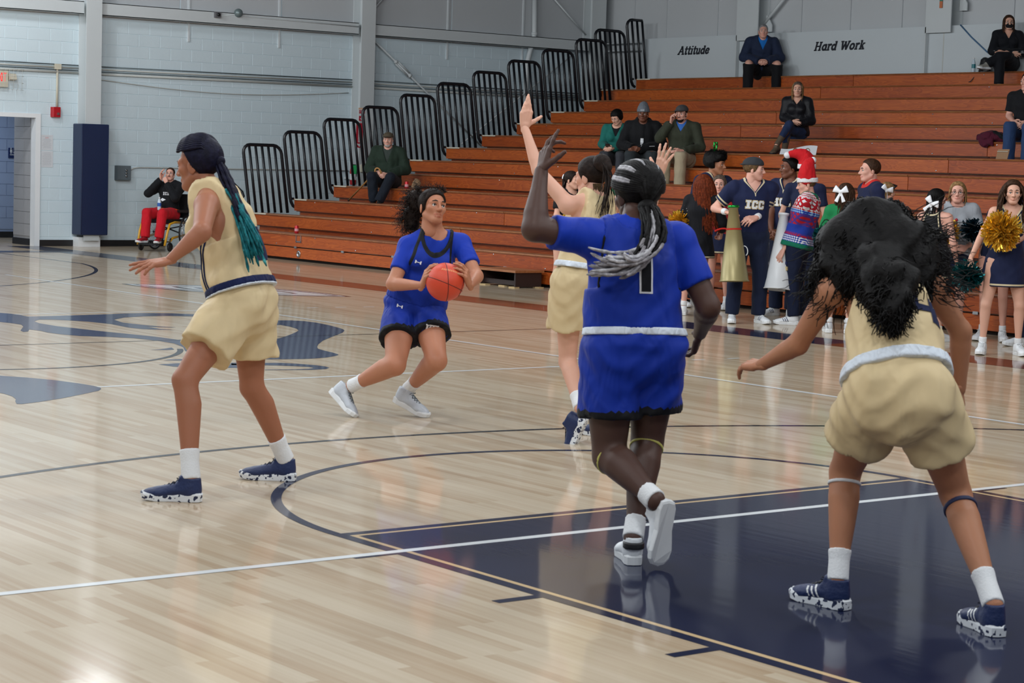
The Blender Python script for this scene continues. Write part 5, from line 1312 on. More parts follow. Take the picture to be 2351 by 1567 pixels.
# corn rows swept to the tie
tie = pa.hp([(0, -.118, .012)])[0]
rows_ = []
for i in range(26):
    a = -1.25 + 2.5 * i / 25; pts = []
    for t in np.linspace(0, 1, 10):
        th = .62 * (1 - t) - .35 * t; x = .089 * math.sin(a) * math.cos(th * .9 + .1) * (1 - t ** 3 * .85); y = -.014 + .108 * math.sin(th) ; z = .042 + .092 * math.cos(a) * math.cos(th * .95) * (1 - .55 * t ** 2)
        q = A3(x, y, z); c = A3(0, -.014, .042); e = (q - c) / A3(.100, .120, .104); q = c + (q - c) / np.linalg.norm(e)
        pts.append(q)
    pts[-1] = A3(*( (np.array(tie) - pa.J['head']) @ pa.R.T / pa.hs)) * 1.0
    rows_.append(pa.hp(pts))
braids(pa, H_NAVY, rows_, .0075, 'cornrow', cap)
tl = pa.put('hair_tie', *sdf_mesh([ell(tie, .028)], .006, .01), H_NAVY)
for i in range(30):
    o_ = rng.normal(0, 1, 3) * A3(.014, .014, .008); e_ = rng.normal(0, 1, 3) * A3(.03, .03, .05)
    mid = P(540, 452, 9.93) + o_ * 1.8; low = P(566, 515, 9.86) + e_ * .7; end = P(588, 580, 9.82) + e_
    q = bez([tie + o_ * .6, P(520, 396, 10.02) + o_, mid, low, end], 26)
    k = 15 + int(rng.integers(-4, 5)); braids(pa, H_NAVY, [q[:k + 1]], .0075, 'braid'); braids(pa, H_TEAL, [q[k:]], .007, 'braid_tip')

# ---------------------------------------------------------------- player B: blue, shooting
tR, aR = onz(806, 957), at(806, 893, 13.05); hB = at(757, 902, 13.12)
tB = onz(971, 957); hL = at(905, 921, 13.22); dL = nrm(tB - hL)
D0 = 13.1
J = dict(head=P(993, 478, 13.02), neck=P(999, 541, 13.06), shR=P(938, 565, 13.05), shL=P(1057, 560, 13.10), elR=P(902, 652, 12.92), wrR=P(968, 655, 12.70), elL=P(1094, 634, 12.92), wrL=P(1079, 654, 12.68),
         hipR=P(922, 716, 13.14), hipL=P(978, 710, 13.16), kneeR=P(908, 838, 12.84), kneeL=P(1003, 828, 12.88), ankR=P(806, 886, 13.07), ankL=P(936, 893, 13.20), face=CR * .50 - CF * .84 + A3(0, 0, .14), hup=A3(0, 0, 1) + CR * .10 + CF * .1)
pb = Person(J, 'player in royal blue uniform holding the basketball with both hands', SK_MID, True, 1.0, 1.08, h=.009, group='blue team players', hipw=1.0, legw=1.10, waistw=1.12, glute=.85)
BALLC = P(1022, 647, 12.66)
pb.body({'R': (P(988, 600, 12.60) - J['wrR'], nrm(P(975, 628, 12.62) - BALLC), dict(curl=(24, 24, 26, 26), spread=(16, 5, -6, -16), thumb=(60, 8))), 'L': (P(1062, 603, 12.58) - J['wrL'], nrm(P(1072, 632, 12.60) - BALLC), dict(curl=(24, 24, 26, 26), spread=(14, 4, -6, -16), thumb=(55, 8)))}, brow=BROW, hh=.0042, mouth=.006)
pb.top('tee', BLUET, .62, infl=.010, hem=.10, neck=(.066, .07, .045), wr=.003)
jo = pb.top('jersey', BLUEJ, None, infl=.020, hem=.06, arm_cut=(.112, .58, .16), neck=(.082, .12, .13), wr=.005, neck_v=.03)
pb.shorts('shorts', BLUES, frac=.50, r0=.100, r1=.104, waist=.10, wr=.006, infl=.012, kk=.010)
MARK = cloth('white_print', srgb(225, 228, 235), fold=.05)
def hmark(cx, cy, s): return [[(cx - s, cy + .55 * s), (cx - .55 * s, cy + .45 * s), (cx - .55 * s, cy - .45 * s), (cx - s, cy - .55 * s)], [(cx + .55 * s, cy + .45 * s), (cx + s, cy + .55 * s), (cx + s, cy - .55 * s), (cx + .55 * s, cy - .45 * s)], [(cx - .6 * s, cy + .12 * s), (cx + .6 * s, cy + .12 * s), (cx + .6 * s, cy - .12 * s), (cx - .6 * s, cy - .12 * s)]]
pb.decal('chest_mark', hmark(.085, .335, .020), MARK, 1, jo, n=2)
sh_o = [c for c in pb.root.children if c.name.startswith('shorts')][0]
pb.decal('shorts_mark', hmark(.115, .03, .018), MARK, 1, sh_o, bvh=pb.low_bvh, n=2)
pb.decal('shorts_emblem', [[(-.06 - .02 * i, -.02 - .006 * (i % 2)), (-.072 - .02 * i, -.018), (-.076 - .02 * i, -.045), (-.062 - .02 * i, -.05)] for i in range(4)] + [[(-.055, -.014), (-.14, -.010), (-.14, -.018), (-.055, -.022)]], MARK, 1, sh_o, bvh=pb.low_bvh, n=2)
toe_d = nrm(tR - hB)
pb.shoe('R', GSHOE, toe_d, hB, up=orth(A3(0, 0, 1) + CR * .9, toe_d), L=.26, high=True, h=.0065, laces=W['grey_box'])
pb.shoe('L', GSHOE, dL, hL, up=orth(A3(0, 0, 1), dL), L=.27, high=True, h=.0065, laces=W['grey_box'])
for S_ in 'LR': pb.band('sock', SOCK, pb.legs[S_][1], .74, 1.0, infl=.005)
pb.hair_cap(H_BRN, .012, line=(-.05, .080), ycut=(-.03, .085), h=.005, wr=.001)
tie = pb.hp([(0, -.11, .03)])[0]
def slick(p, mat, tl, n=120, r=.0022, th=.0115, name='slicked_hair'):
    ps = []
    for i in range(n):
        a = rng.uniform(-1.55, 1.55); pts = []
        for t in np.linspace(0, 1, 9):
            q = A3(.09 * math.sin(a), .045 - .16 * t, .042 + .1 * math.cos(a) - .02 * t) ; c = A3(0, -.014, .042); e = (q - c) / (A3(.072, .092, .076) + th); w_ = c + (q - c) / np.linalg.norm(e); pts.append(w_ * (1 - t ** 3) + A3(*tl) * t ** 3)
        ps.append(p.hp(pts))
    return p.strands(mat, ps, r, name, 4, taper=False)
slick(pb, H_BRN, (0, -.11, .03))
puff = [ell(P(958, 468, 13.14), .055), ell(P(945, 492, 13.18), .055), ell(P(952, 452, 13.14), .045), ell(P(948, 516, 13.18), .04)]
pb.put('ponytail', *sdf_mesh(puff, .008, .03, wr=.006), H_BRN)
def curls(p, mat, starts, outs, length, n, r=.0035, curl=.010, freq=4.0, down=.5, name='curl', parent=None, flow=None):
    mb = MB(); m = len(starts)
    for i in range(n):
        k = int(rng.integers(m)); s0 = np.array(starts[k]); d = nrm(np.array(outs[k]) + rng.normal(0, .35, 3)); L_ = length * rng.uniform(.5, 1.15); ph = rng.uniform(0, 6.28); f = freq * rng.uniform(.7, 1.4); pts = []
        a = orth(rng.normal(0, 1, 3), d); b = np.cross(d, a); q = s0.copy(); dd = d.copy()
        for t in np.linspace(0, 1, 12):
            pts.append(q + curl * min(1, t * 3) * (a * math.cos(f * 6.28 * t + ph) + b * math.sin(f * 6.28 * t + ph)))
            dd = nrm(dd + (A3(0, 0, -down) if flow is None else np.array(flow) * down) * .16); q = q + dd * L_ / 11
        mb.tube(pts, r * np.linspace(1, .4, 12), 4, cap=False)
    o = mb.build(name, mat, parent or p.root); o['kind'] = 'stuff'; return o
def surf_pts(prims, n):
    S_, O_ = [], []
    for i in range(n):
        p = prims[int(rng.integers(len(prims)))]; d = nrm(rng.normal(0, 1, 3)); S_.append(p['c'] + d * p['rad'] * .85); O_.append(d)
    return S_, O_
s0, o0 = surf_pts(puff, 200); o0 = [nrm(q - CR * .6) for q in o0]
curls(pb, H_BRN, s0, o0, .09, 420, .0022, .007, 3.0, .3, 'frizzy_hair')
s0 = [pb.hp([(.085 * math.sin(a), -.014 + .10 * math.cos(a) * .8, .042 + .07)])[0] for a in np.linspace(0, 6.28, 40)]
curls(pb, H_BRN, s0, [A3(0, 0, .6) - CR * .5] * 40, .05, 160, .0016, .005, 2.0, .1, 'flyaway_hair')
# the ball
def ball_mat():
    m, nt, b = newmat('basketball_rubber'); N = nt.nodes; L = nt.links; tc = N.new('ShaderNodeTexCoord'); v = N.new('ShaderNodeTexVoronoi'); v.inputs['Scale'].default_value = 260; L.new(tc.outputs['Object'], v.inputs['Vector'])
    n = N.new('ShaderNodeTexNoise'); n.inputs['Scale'].default_value = 8; L.new(tc.outputs['Object'], n.inputs['Vector']); L.new(mixc(nt, n.outputs['Fac'], srgb(196, 58, 34), srgb(214, 74, 44)), b.inputs['Base Color'])
    bp = N.new('ShaderNodeBump'); bp.inputs['Strength'].default_value = .25; bp.inputs['Distance'].default_value = .002; L.new(v.outputs['Distance'], bp.inputs['Height']); L.new(bp.outputs[0], b.inputs['Normal']); b.inputs['Roughness'].default_value = .45; return m
bt = thing('basketball', 'orange basketball held in front of the blue player', 'basketball', tuple(BALLC)); RB = .1175
MB().ball(BALLC, RB, seg=48, rings=32).build('ball', ball_mat(), bt)
BX_ = frame(nrm(-CF + CR * .2), A3(.25, .1, 1)); SEAM = mk('ball_seam', srgb(96, 28, 20), .5, var=0)
def ring(fn): return xf(np.array([nrm(fn(t)) * (RB + .0003) for t in np.linspace(0, 2 * PI, 72, endpoint=False)]), BALLC, BX_)
for fn in (lambda t: A3(math.cos(t), math.sin(t), -.12 + .18 * math.cos(t)), lambda t: A3(.25 * math.sin(t), math.cos(t), math.sin(t)), lambda t: A3(-.80, .5 * math.cos(t), .6 * math.sin(t))): MB().tube(ring(fn), .0024, 5, closed=True).build('seam', SEAM, bt)
mb = MB()
for i in range(9):
    a0 = -.42 + i * .1
    q = [xf(np.array([nrm(A3(math.sin(a), math.cos(a) * .8, z)) * (RB + .0006)]), BALLC, BX_)[0] for a, z in ((a0, .52), (a0 + .07, .52), (a0 + .07, .66), (a0, .66))]; mb.poly(q)
mb.build('ball_print', mk('ball_print', srgb(225, 140, 90), .5, var=0), bt)

# ---------------------------------------------------------------- player C: gold, jumping with raised arms
DC = 12.2
hL = at(1349, 962, 12.05); tL = at(1306, 1060, 12.12); hR, dR = foot((1412, 1006), (1370, 1000))
J = dict(head=P(1358, 408, 12.24), neck=P(1366, 455, 12.20), shL=P(1304, 470, 12.10), shR=P(1424, 470, 12.28), elL=P(1236, 392, 12.16), wrL=P(1205, 292, 12.22), elR=P(1492, 482, 12.24), wrR=P(1512, 402, 12.26),
         hipL=P(1308, 652, 12.14), hipR=P(1366, 650, 12.24), kneeL=P(1303, 830, 12.26), kneeR=P(1392, 824, 12.30), ankL=P(1331, 936, 12.02), ankR=hR + dR * .05 + A3(0, 0, .105), face=-CR * .72 + CF * .66 + A3(0, 0, .05), hup=A3(0, 0, 1))
pc_ = Person(J, 'player in gold uniform seen from behind with both arms raised', SK_FAIR, True, 1.0, .96, h=.009, group='gold team players', waistw=1.08, glute=.8)
pc_.body({'L': (P(1212, 225, 12.2) - J['wrL'], -CF + CR * .2, dict(curl=(4, 4, 5, 8), spread=(-14, -3, 6, 15), thumb=(58, 2))), 'R': (P(1530, 335, 12.2) - J['wrR'], -CF * .4 - CR * .2 + A3(0, 0, .1), dict(curl=(5, 5, 6, 8), spread=(14, 3, -8, -20), thumb=(60, 2)))}, brow=BROW, hh=.0042)
jo = pc_.top('jersey', GOLDJ, None, infl=.024, hem=.10, arm_cut=(.10, .60, .18), neck=(.078, .08, .05), wr=.005)
pc_.shorts('shorts', GOLDS, frac=.53, r0=.112, r1=.122, waist=.085, wr=.009, infl=.012, kk=.02)
waistband(pc_, WBAND, .080, .115, infl=.030)
td = nrm(tL - hL); pc_.shoe('L', NAVYSHOE, td, hL, up=orth(-CR + CF * .4 + A3(0, 0, .3), td), L=.265, high=True, h=.0065, laces=W['ink'], sole_mat=CAMO)
pc_.shoe('R', NAVYSHOE, dR, hR, L=.265, high=True, h=.006, sole_mat=CAMO)
for S_ in 'LR': pc_.band('sock', SOCK, pc_.legs[S_][1], .72, 1.0, infl=.005)
pc_.hair_cap(H_BRN, .014, line=(-.07, .08), ycut=(-.02, .08), h=.005, wr=.0015)
bun = P(1382, 372, 12.12); pc_.put('hair_bun', *sdf_mesh([ell(bun, (.055, .05, .05)), ell(P(1392, 385, 12.1), .035)], .006, .02, wr=.003), H_BRN)
ps = []
for i in range(46):
    o_ = rng.normal(0, .014, 3); e_ = rng.normal(0, .030, 3); ps.append(bez([bun + o_, P(1400, 395, 12.06) + o_, P(1405, 430, 12.05) + e_ * .8, P(1392 + 8 * rng.normal(), 490, 12.06) + e_], 9))
pc_.strands(H_BRN, ps, .004, 'ponytail')
ps = []
for i in range(40):
    a = rng.uniform(-.9, .9); q0 = pc_.hp([(.075 * math.sin(a), -.09 * math.cos(a), -.035)])[0]; ps.append(bez([q0, q0 + A3(0, 0, -.03) - pc_.R[1] * .012, q0 + rng.normal(0, .01, 3) + A3(0, 0, -.085)], 6))
pc_.strands(H_GOLDB, ps, .0045, 'hair_underlayer')

# ---------------------------------------------------------------- player D: blue, back to camera, black and ash braids
hR = onz(1456, 1299); dR = nrm(A3(CF[0], CF[1], 0) - A3(CR[0], CR[1], 0) * .12)
hL = at(1537, 1152, 8.30); tL = at(1516, 1292, 8.34)
J = dict(head=P(1462, 452, 8.74), neck=P(1455, 525, 8.64), shL=P(1356, 545, 8.58), shR=P(1556, 552, 8.66), elL=P(1226, 526, 8.46), wrL=P(1243, 392, 8.56), elR=P(1626, 704, 8.62), wrR=P(1606, 768, 8.86),
         hipL=P(1402, 806, 8.60), hipR=P(1504, 802, 8.64), kneeL=P(1398, 1046, 8.62), kneeR=P(1486, 1014, 8.72), ankL=P(1506, 1150, 8.34), ankR=hR + dR * .05 + A3(0, 0, .105), face=CF * .9 - CR * .42, hup=A3(0, 0, 1))
pd_ = Person(J, 'player in royal blue uniform seen from behind with black and ash braids', SK_DARK, True, 1.0, 1.15, h=.009, group='blue team players', hipw=1.0, legw=1.12, armw=1.14, chestw=1.05, waistw=1.22, glute=.8)
pd_.body({'L': (P(1258, 322, 8.58) - J['wrL'], -CF * .5 - CR * .8, dict(curl=((5, 5, 5), (38, 30, 20), (14, 20, 15), (40, 40, 20)), spread=(10, 0, -6, -14), thumb=(52, 6))), 'R': (P(1590, 828, 8.98) - J['wrR'], CR * .8 - CF * .4, dict(curl=(22, 28, 32, 34), spread=(12, 3, -5, -12), thumb=(52, 10)))}, brow=BROW, hh=.0042, hscale=1.10)
pd_.top('tee', BLUET, .62, infl=.014, hem=.16, neck=(.07, .075, .045), wr=.004, flare=1.08)
jo = pd_.top('jersey', cloth('blue_jersey_back', C_BLUE, [], rough=.6, fold=.5, fscale=7), None, infl=.022, hem=.085, arm_cut=(.150, .50, .10), neck=(.10, .10, .06), wr=.006, neck_v=.0)
for e in (-1, 1):
    pts = []
    for t in np.linspace(0, 1, 14):
        u_ = (.150 + .10 * np.clip(.93 * pd_.Lt - (.93 - .43 * t) * pd_.Lt, -.05, .3)) * e; o_ = pd_.pc + pd_.rS * u_ + pd_.up * (.93 - .43 * t) * pd_.Lt - pd_.front * .6; hit = pd_.top_bvh.ray_cast(Vector(o_), Vector(pd_.front), 1.0)
        if hit[0] is not None: pts.append(A3(*hit[0]) - pd_.front * .002)
    if len(pts) > 3: MB().tube(pts, .006, 6).build('arm_piping', cloth('black_piping', C_BLK, fold=.05), jo)
BKT = cloth('black_twill', C_BLK, fold=.05)
pd_.text('number_outline', '1', .235, .15, MARK, -1, jo, cx=.008, grow=.008, n=5)
pd_.text('number', '1', .235, .15, BKT, -1, jo, cx=.008, off=.007, n=5)
pd_.shorts('shorts', BLUES, frac=.60, r0=.104, r1=.104, waist=.070, wr=.009, infl=.014, wz=(.158, .126), kk=.012)
waistband(pd_, WBAND, .060, .092, infl=.022)
pd_.shoe('R', WSHOE, dR, hR, L=.27, high=True, h=.0065, laces=W['ink'])
td = nrm(tL - hL); pd_.shoe('L', WSHOE, td, hL, up=orth(CF - CR * .5, td), L=.27, high=True, h=.0065, laces=W['ink'])
BLKP = mk('black_overlay', srgb(24, 24, 28), .5)
for S_ in 'LR': pd_.band('sock', SOCK, pd_.legs[S_][1], .80, 1.0, infl=.005); knee_band(pd_, S_, mk('yellow_strap', srgb(196, 190, 100), .7), .05, .03)
pd_.band('heel_overlay', BLKP, seg(hR + A3(0, 0, .05) + dR * .03, hR + A3(0, 0, .11) + dR * .03, [(0, .042, .046), (1, .040, .048)], CR), .30, .75, infl=.003, h=.005)
cap = pd_.hair_cap(H_BLACK, .018, line=(-.09, .07), ycut=(-.02, .08), h=.005, wr=.001)
tie = P(1486, 474, 8.60)
hd = pd_.J['head']
for i in range(34):
    a = -1.5 + 3.0 * i / 33; pts = []
    for t in np.linspace(0, 1, 11):
        y = .075 - .17 * t; x = .088 * math.sin(a) * (1 - .6 * t * t); z = .042 + .09 * math.cos(a) * (1 - .35 * t) - .03 * t; c = A3(0, -.014, .042); q = A3(x, y, z); e = (q - c) / A3(.0925, .1125, .0965); pts.append(c + (q - c) / np.linalg.norm(e) * 1.01)
    q = pd_.hp(pts); q = np.vstack([q, [tie]]); 
    if i in (4, 5, 9, 10, 15, 22, 28): braids(pd_, H_WHITE, [q[:9]], .0092, 'scalp_braid', cap); braids(pd_, H_BLACK, [q[8:]], .0085, 'scalp_braid', cap)
    else: braids(pd_, H_BLACK, [q], .0085, 'scalp_braid', cap)
pd_.put('hair_tie', *sdf_mesh([ell(tie, (.04, .04, .03))], .006, .01), H_BLACK)
for i in range(46):
    o_ = rng.normal(0, 1, 3) * A3(.02, .02, .010); e_ = rng.normal(0, 1, 3) * A3(.035, .03, .02); L_ = rng.uniform(0, 1)
    end = P(1352 + 90 * L_, 596 + 40 * rng.uniform(-.5, 1), 8.36) + e_ * .6
    q = bez([tie + o_, P(1520 + 8 * rng.normal(), 520, 8.46) + o_ * 1.4, P(1512, 588, 8.40) + o_ * 1.2 + e_ * .4, P(1450, 622, 8.36) + e_ * .8, end], 30)
    k = 14 + int(rng.integers(-4, 5)) if i % 6 else 3
    braids(pd_, H_BLACK, [q[:k + 1]], .008, 'braid'); braids(pd_, H_GREY if i % 3 else H_WHITE, [q[k:]], .0072, 'braid_tip')

# ---------------------------------------------------------------- player E: gold 14, back to camera, curly hair
hL, dL = foot((1944, 1402), (1846, 1378)); hR = onz(2293, 1464); dR = nrm(A3(CF[0], CF[1], 0) - A3(CR[0], CR[1], 0) * .25)
J = dict(head=P(1992, 548, 7.94), neck=P(2016, 632, 7.84), shL=P(1908, 668, 7.76), shR=P(2138, 660, 7.82), elL=P(1832, 790, 7.92), wrL=P(1748, 838, 8.08), elR=P(2206, 760, 7.88), wrR=P(2202, 896, 7.94),
         hipL=P(2010, 908, 7.56), hipR=P(2122, 908, 7.52), kneeL=P(1940, 1082, 7.84), kneeR=P(2194, 1134, 7.70), ankL=hL + dL * .05 + A3(0, 0, .105), ankR=hR + dR * .05 + A3(0, 0, .105), face=-CR * .55 + CF * .8 - A3(0, 0, .12), hup=A3(0, 0, 1) + CF * .2)
pe = Person(J, 'player in gold number 14 uniform seen from behind with big curly dark hair', SK_GOLD, True, 1.0, 1.03, h=.009, group='gold team players', hipw=.94, legw=1.06, waistw=1.10, glute=.95, hipup=A3(0, 0, 1) + CF * .35 - CR * .05)
pe.body({'L': (P(1684, 832, 8.24) - J['wrL'], A3(0, 0, 1) - CF * .3 - CR * .3, dict(curl=(14, 18, 22, 26), spread=(4, 1, -3, -8), thumb=(30, 12))), 'R': (P(2208, 962, 8.02) - J['wrR'], CR - CF * .5, dict(curl=(20, 26, 30, 34), spread=(6, 2, -3, -8), thumb=(34, 14)))}, brow=BROW, hh=.0042)
jo = pe.top('jersey', GOLDJ, None, infl=.024, hem=.095, arm_cut=(.085, .52, .34), neck=(.085, .085, .06), wr=.007, neck_v=.0)
pe.text('number', '14', .215, .17, NVT, -1, jo, cx=.032, gap=-.02, n=5)
pe.shorts('shorts', GOLDS, frac=.48, r0=.100, r1=.102, waist=.085, wr=.010, infl=.024, wz=(.148, .122), kk=.016)
waistband(pe, WBAND, .060, .108, infl=.034)
for S_, h_, d_ in (('L', hL, dL), ('R', hR, dR)):
    pe.shoe(S_, NAVYSHOE, d_, h_, L=.275, high=True, h=.0065, laces=W['ink'], sole_mat=CAMO, stripes=W['whitep']); pe.band('sock', SOCK, pe.legs[S_][1], .72, 1.0, infl=.005)
knee_band(pe, 'L', mk('white_strap', srgb(220, 222, 224), .7), .10, .03); knee_band(pe, 'R', mk('navy_strap', srgb(36, 44, 80), .7), .12, .035)
pe.hair_cap(H_BLACK, .02, line=(-.09, .08), ycut=(-.02, .08), h=.006, wr=.002)
def HB(px, py, r, d=7.92): return ell(P(px, py, d - .08), r)
blobs = [HB(1998, 545, .130, 7.96), HB(1945, 575, .125, 7.92), HB(2052, 565, .130, 7.92), HB(2085, 610, .11, 7.88), HB(1918, 612, .085, 7.88), HB(2005, 625, .12, 7.80), HB(2095, 555, .08, 7.94), HB(1985, 500, .085, 7.96), HB(2040, 505, .085, 7.96), HB(2100, 640, .065, 7.84), HB(1960, 630, .085, 7.80), HB(2048, 648, .095, 7.68), HB(2012, 655, .075, 7.68), HB(2030, 684, .058, 7.60), HB(2062, 688, .045, 7.58), HB(2044, 714, .032, 7.55), HB(1890, 640, .045, 7.88), HB(2110, 590, .07, 7.9), HB(1935, 540, .08, 7.95)]
pe.put('curly_hair', *sdf_mesh(blobs, .010, .035, wr=.016), H_BLACK)
def mane(p, mat, blobs, n, length, r, flow, lift=.35, curl=.009, freq=3.0, name='loose_curl'):
    mb = MB(); k = 0; C_ = np.array([q['c'] for q in blobs]); R_ = np.array([q['rad'][0] for q in blobs])
    while k < n:
        i = int(rng.integers(len(blobs))); d = nrm(rng.normal(0, 1, 3)); s0 = C_[i] + d * R_[i] * .97
        if np.any(np.linalg.norm(C_ - s0, axis=1) < R_ * .9): continue
        fl = nrm(np.array(flow) + rng.normal(0, .28, 3)); dd = nrm(fl - d * np.dot(fl, d) + d * lift * rng.uniform(.3, 1.2)); q = s0 - d * .01; L_ = length * rng.uniform(.5, 1.2); a = orth(rng.normal(0, 1, 3), dd); b = np.cross(dd, a); ph = rng.uniform(0, 6.28); fr = freq * rng.uniform(.7, 1.3); pts = []
        for t in np.linspace(0, 1, 9):
            pts.append(q + curl * (a * math.cos(fr * 6.28 * t + ph) + b * math.sin(fr * 6.28 * t + ph))); dd = nrm(dd + fl * .12); q = q + dd * L_ / 8
        mb.tube(pts, r * np.linspace(1, .45, 9), 3, cap=False); k += 1
    o = mb.build(name, mat, p.root); o['kind'] = 'stuff'; return o
mane(pe, H_BLACK, blobs, 2600, .085, .0042, A3(0, 0, -.9) + CR * .12, .06, .009, 1.3)
mane(pe, H_BLACK, [HB(2110, 590, .07, 7.9), HB(2125, 650, .055, 7.88), HB(2100, 540, .06, 7.94)], 170, .17, .0032, CR * 1.0 - A3(0, 0, .15), .3, .012, 1.2, 'flying_curl')
mane(pe, H_BLACK, [HB(1905, 615, .06, 7.88), HB(1930, 645, .06, 7.84)], 130, .15, .0032, A3(0, 0, -.8) - CR * .6, .3, .012, 1.2, 'flying_curl')
for nm, pp in (('A', pa), ('B', pb), ('C', pc_), ('D', pd_), ('E', pe)):
    j = pp.J; d = lambda a, b: round(float(np.linalg.norm(j[a] - j[b])), 2)
    print('BONES', nm, {k: d(*k.split('-')) for k in ('hipL-kneeL', 'kneeL-ankL', 'hipR-kneeR', 'kneeR-ankR', 'shL-elL', 'elL-wrL', 'shR-elR', 'elR-wrR', 'shL-shR', 'hipL-hipR', 'neck-head')}, 'torso', round(pp.Lt, 2), 'hipz', round(float(pp.pc[2]), 2), 'headz', round(float(j['head'][2]), 2))
# ================================================================== SPECTATORS AND CHEER SQUAD
UPZ = A3(0, 0, 1)
CFh = nrm(A3(CF[0], CF[1], 0)); CRh = nrm(A3(CR[0], CR[1], 0))
def dirf(deg): a = math.radians(deg); return -CFh * math.cos(a) + CRh * math.sin(a)   # 0 faces camera, 90 faces picture right
def dep(p): return float((np.array(p) - CAM) @ CF)
def loc(o, r, f, q): return o + r * q[0] + f * q[1] + UPZ * q[2]
ARM_DOWN = dict(elR=(.25, -.03, 1.10), wrR=(.26, .06, .86), elL=(-.25, -.03, 1.10), wrL=(-.26, .06, .86))
def std(px, py, hy, face_deg, head_deg=None, arms=None, fem=True, stance=.10, hx=None, tilt=0.0, s=None, warms=None):
    B = onz(px, py)
    if B[1] > 11.80: G_ = A3(CAM[0], CAM[1], 0); B = G_ + (B - G_) * ((11.80 - G_[1]) / (B[1] - G_[1]))
    D = dep(B); zh = at(hx or px, hy, D)[2]; s = s or zh / 1.575; f = dirf(face_deg); r = np.cross(f, UPZ)
    sh = .165 if fem else .195; A = dict(ARM_DOWN); A.update(arms or {})
    off = np.zeros(3)
    if hx: off = at(hx, hy, D) - at(px, hy, D); off[2] = 0
    L = lambda q: loc(B, r, f, np.array(q) * s)
    J = dict(hipL=L((-.09, 0, .90)), hipR=L((.09, 0, .90)), kneeL=L((-stance, .012, .49)), kneeR=L((stance, .012, .49)), ankL=L((-stance - .01, -.03, .105 / s)), ankR=L((stance + .01, -.03, .105 / s)),
             shL=L((-sh, -.01, 1.385)) + off, shR=L((sh, -.01, 1.385)) + off, neck=L((0, -.015, 1.43)) + off, head=L((0, .02, 1.575)) + off, base=B)
    for k, q in A.items(): J[k] = L(q) + off
    for k, q in (warms or {}).items(): J[k] = at(q[0], q[1], D + q[2])
    J['face'] = dirf(head_deg if head_deg is not None else face_deg) + UPZ * tilt; J['hup'] = UPZ
    return J, s, f, r
def sit(px, k, face_deg, head_deg=None, lean=.10, s=1.0, arms=None, knees=None, feet=None, fem=True, tilt=0.0, dy=.15, py=None):
    y = rowy(k) + dy; z = rowz(k) + .115 * s; O = ony(px, 300, y); O = A3(O[0], y, z); f = dirf(face_deg); r = np.cross(f, UPZ); sh = .165 if fem else .195
    kn = knees or ((.13, .42, .05), (-.13, .42, .05)); deck = rowz(k - 1) - .19; t = nrm(UPZ + f * lean); L = lambda q: loc(O, r, f, np.array(q) * s); T = lambda q: O + (r * q[0] + nrm(f - t * np.dot(f, t)) * q[1] + t * q[2]) * s
    J = dict(hipR=L((.09, 0, 0)), hipL=L((-.09, 0, 0)), kneeR=L(kn[0]), kneeL=L(kn[1]), shR=T((sh, -.01, .465)), shL=T((-sh, -.01, .465)), neck=T((0, -.015, .515)), head=T((0, .03, .655)), base=A3(O[0], y, rowz(k)))
    ft = feet or (None, None)
    for S_, kk, fq in (('R', kn[0], ft[0]), ('L', kn[1], ft[1])):
        if fq is None: q = L((kk[0], kk[1] + .0, 0)); J['ank' + S_] = A3(q[0], q[1], deck + .105)
        else: J['ank' + S_] = L(fq)
    A = dict(elR=(.27, .06, .20), wrR=(.10, .28, .12), elL=(-.27, .06, .20), wrL=(-.10, .28, .12)); A.update(arms or {})
    for kx, q in A.items(): J[kx] = L(q)
    J['face'] = dirf(head_deg if head_deg is not None else face_deg) + UPZ * tilt; J['hup'] = UPZ
    return J, s, f, r
BG = dict(h=.0125)
def shoes2(p, f, mat, L=.27, stripes=None, splay=.25, laces=None, sole=None, dirs=None, sock=None):
    for S_, e in (('L', -1), ('R', 1)):
        d = nrm(f + np.cross(f, UPZ) * splay * e) if dirs is None else dirs[S_]; p.shoe(S_, mat, d, p.J['ank' + S_] - UPZ * .105 - d * .05, L=L, h=.011, stripes=stripes, laces=laces, sole_mat=sole)
        if sock is not None: p.band('sock', sock, p.legs[S_][1], .84, 1.0, infl=.006, h=.010)
def hands_auto(p, poseL=RELAX, poseR=RELAX, dirs=None):
    out = {}
    for S_, po in (('L', poseL), ('R', poseR)):
        if po is None: continue
        d = nrm(p.J['wr' + S_] - p.J['el' + S_]); side = p.rS * (1 if S_ == 'R' else -1); b = side * .8 + p.front * .4 + UPZ * .3
        if dirs and S_ in dirs: d, b = dirs[S_]
        out[S_] = (d, b, po)
    return out
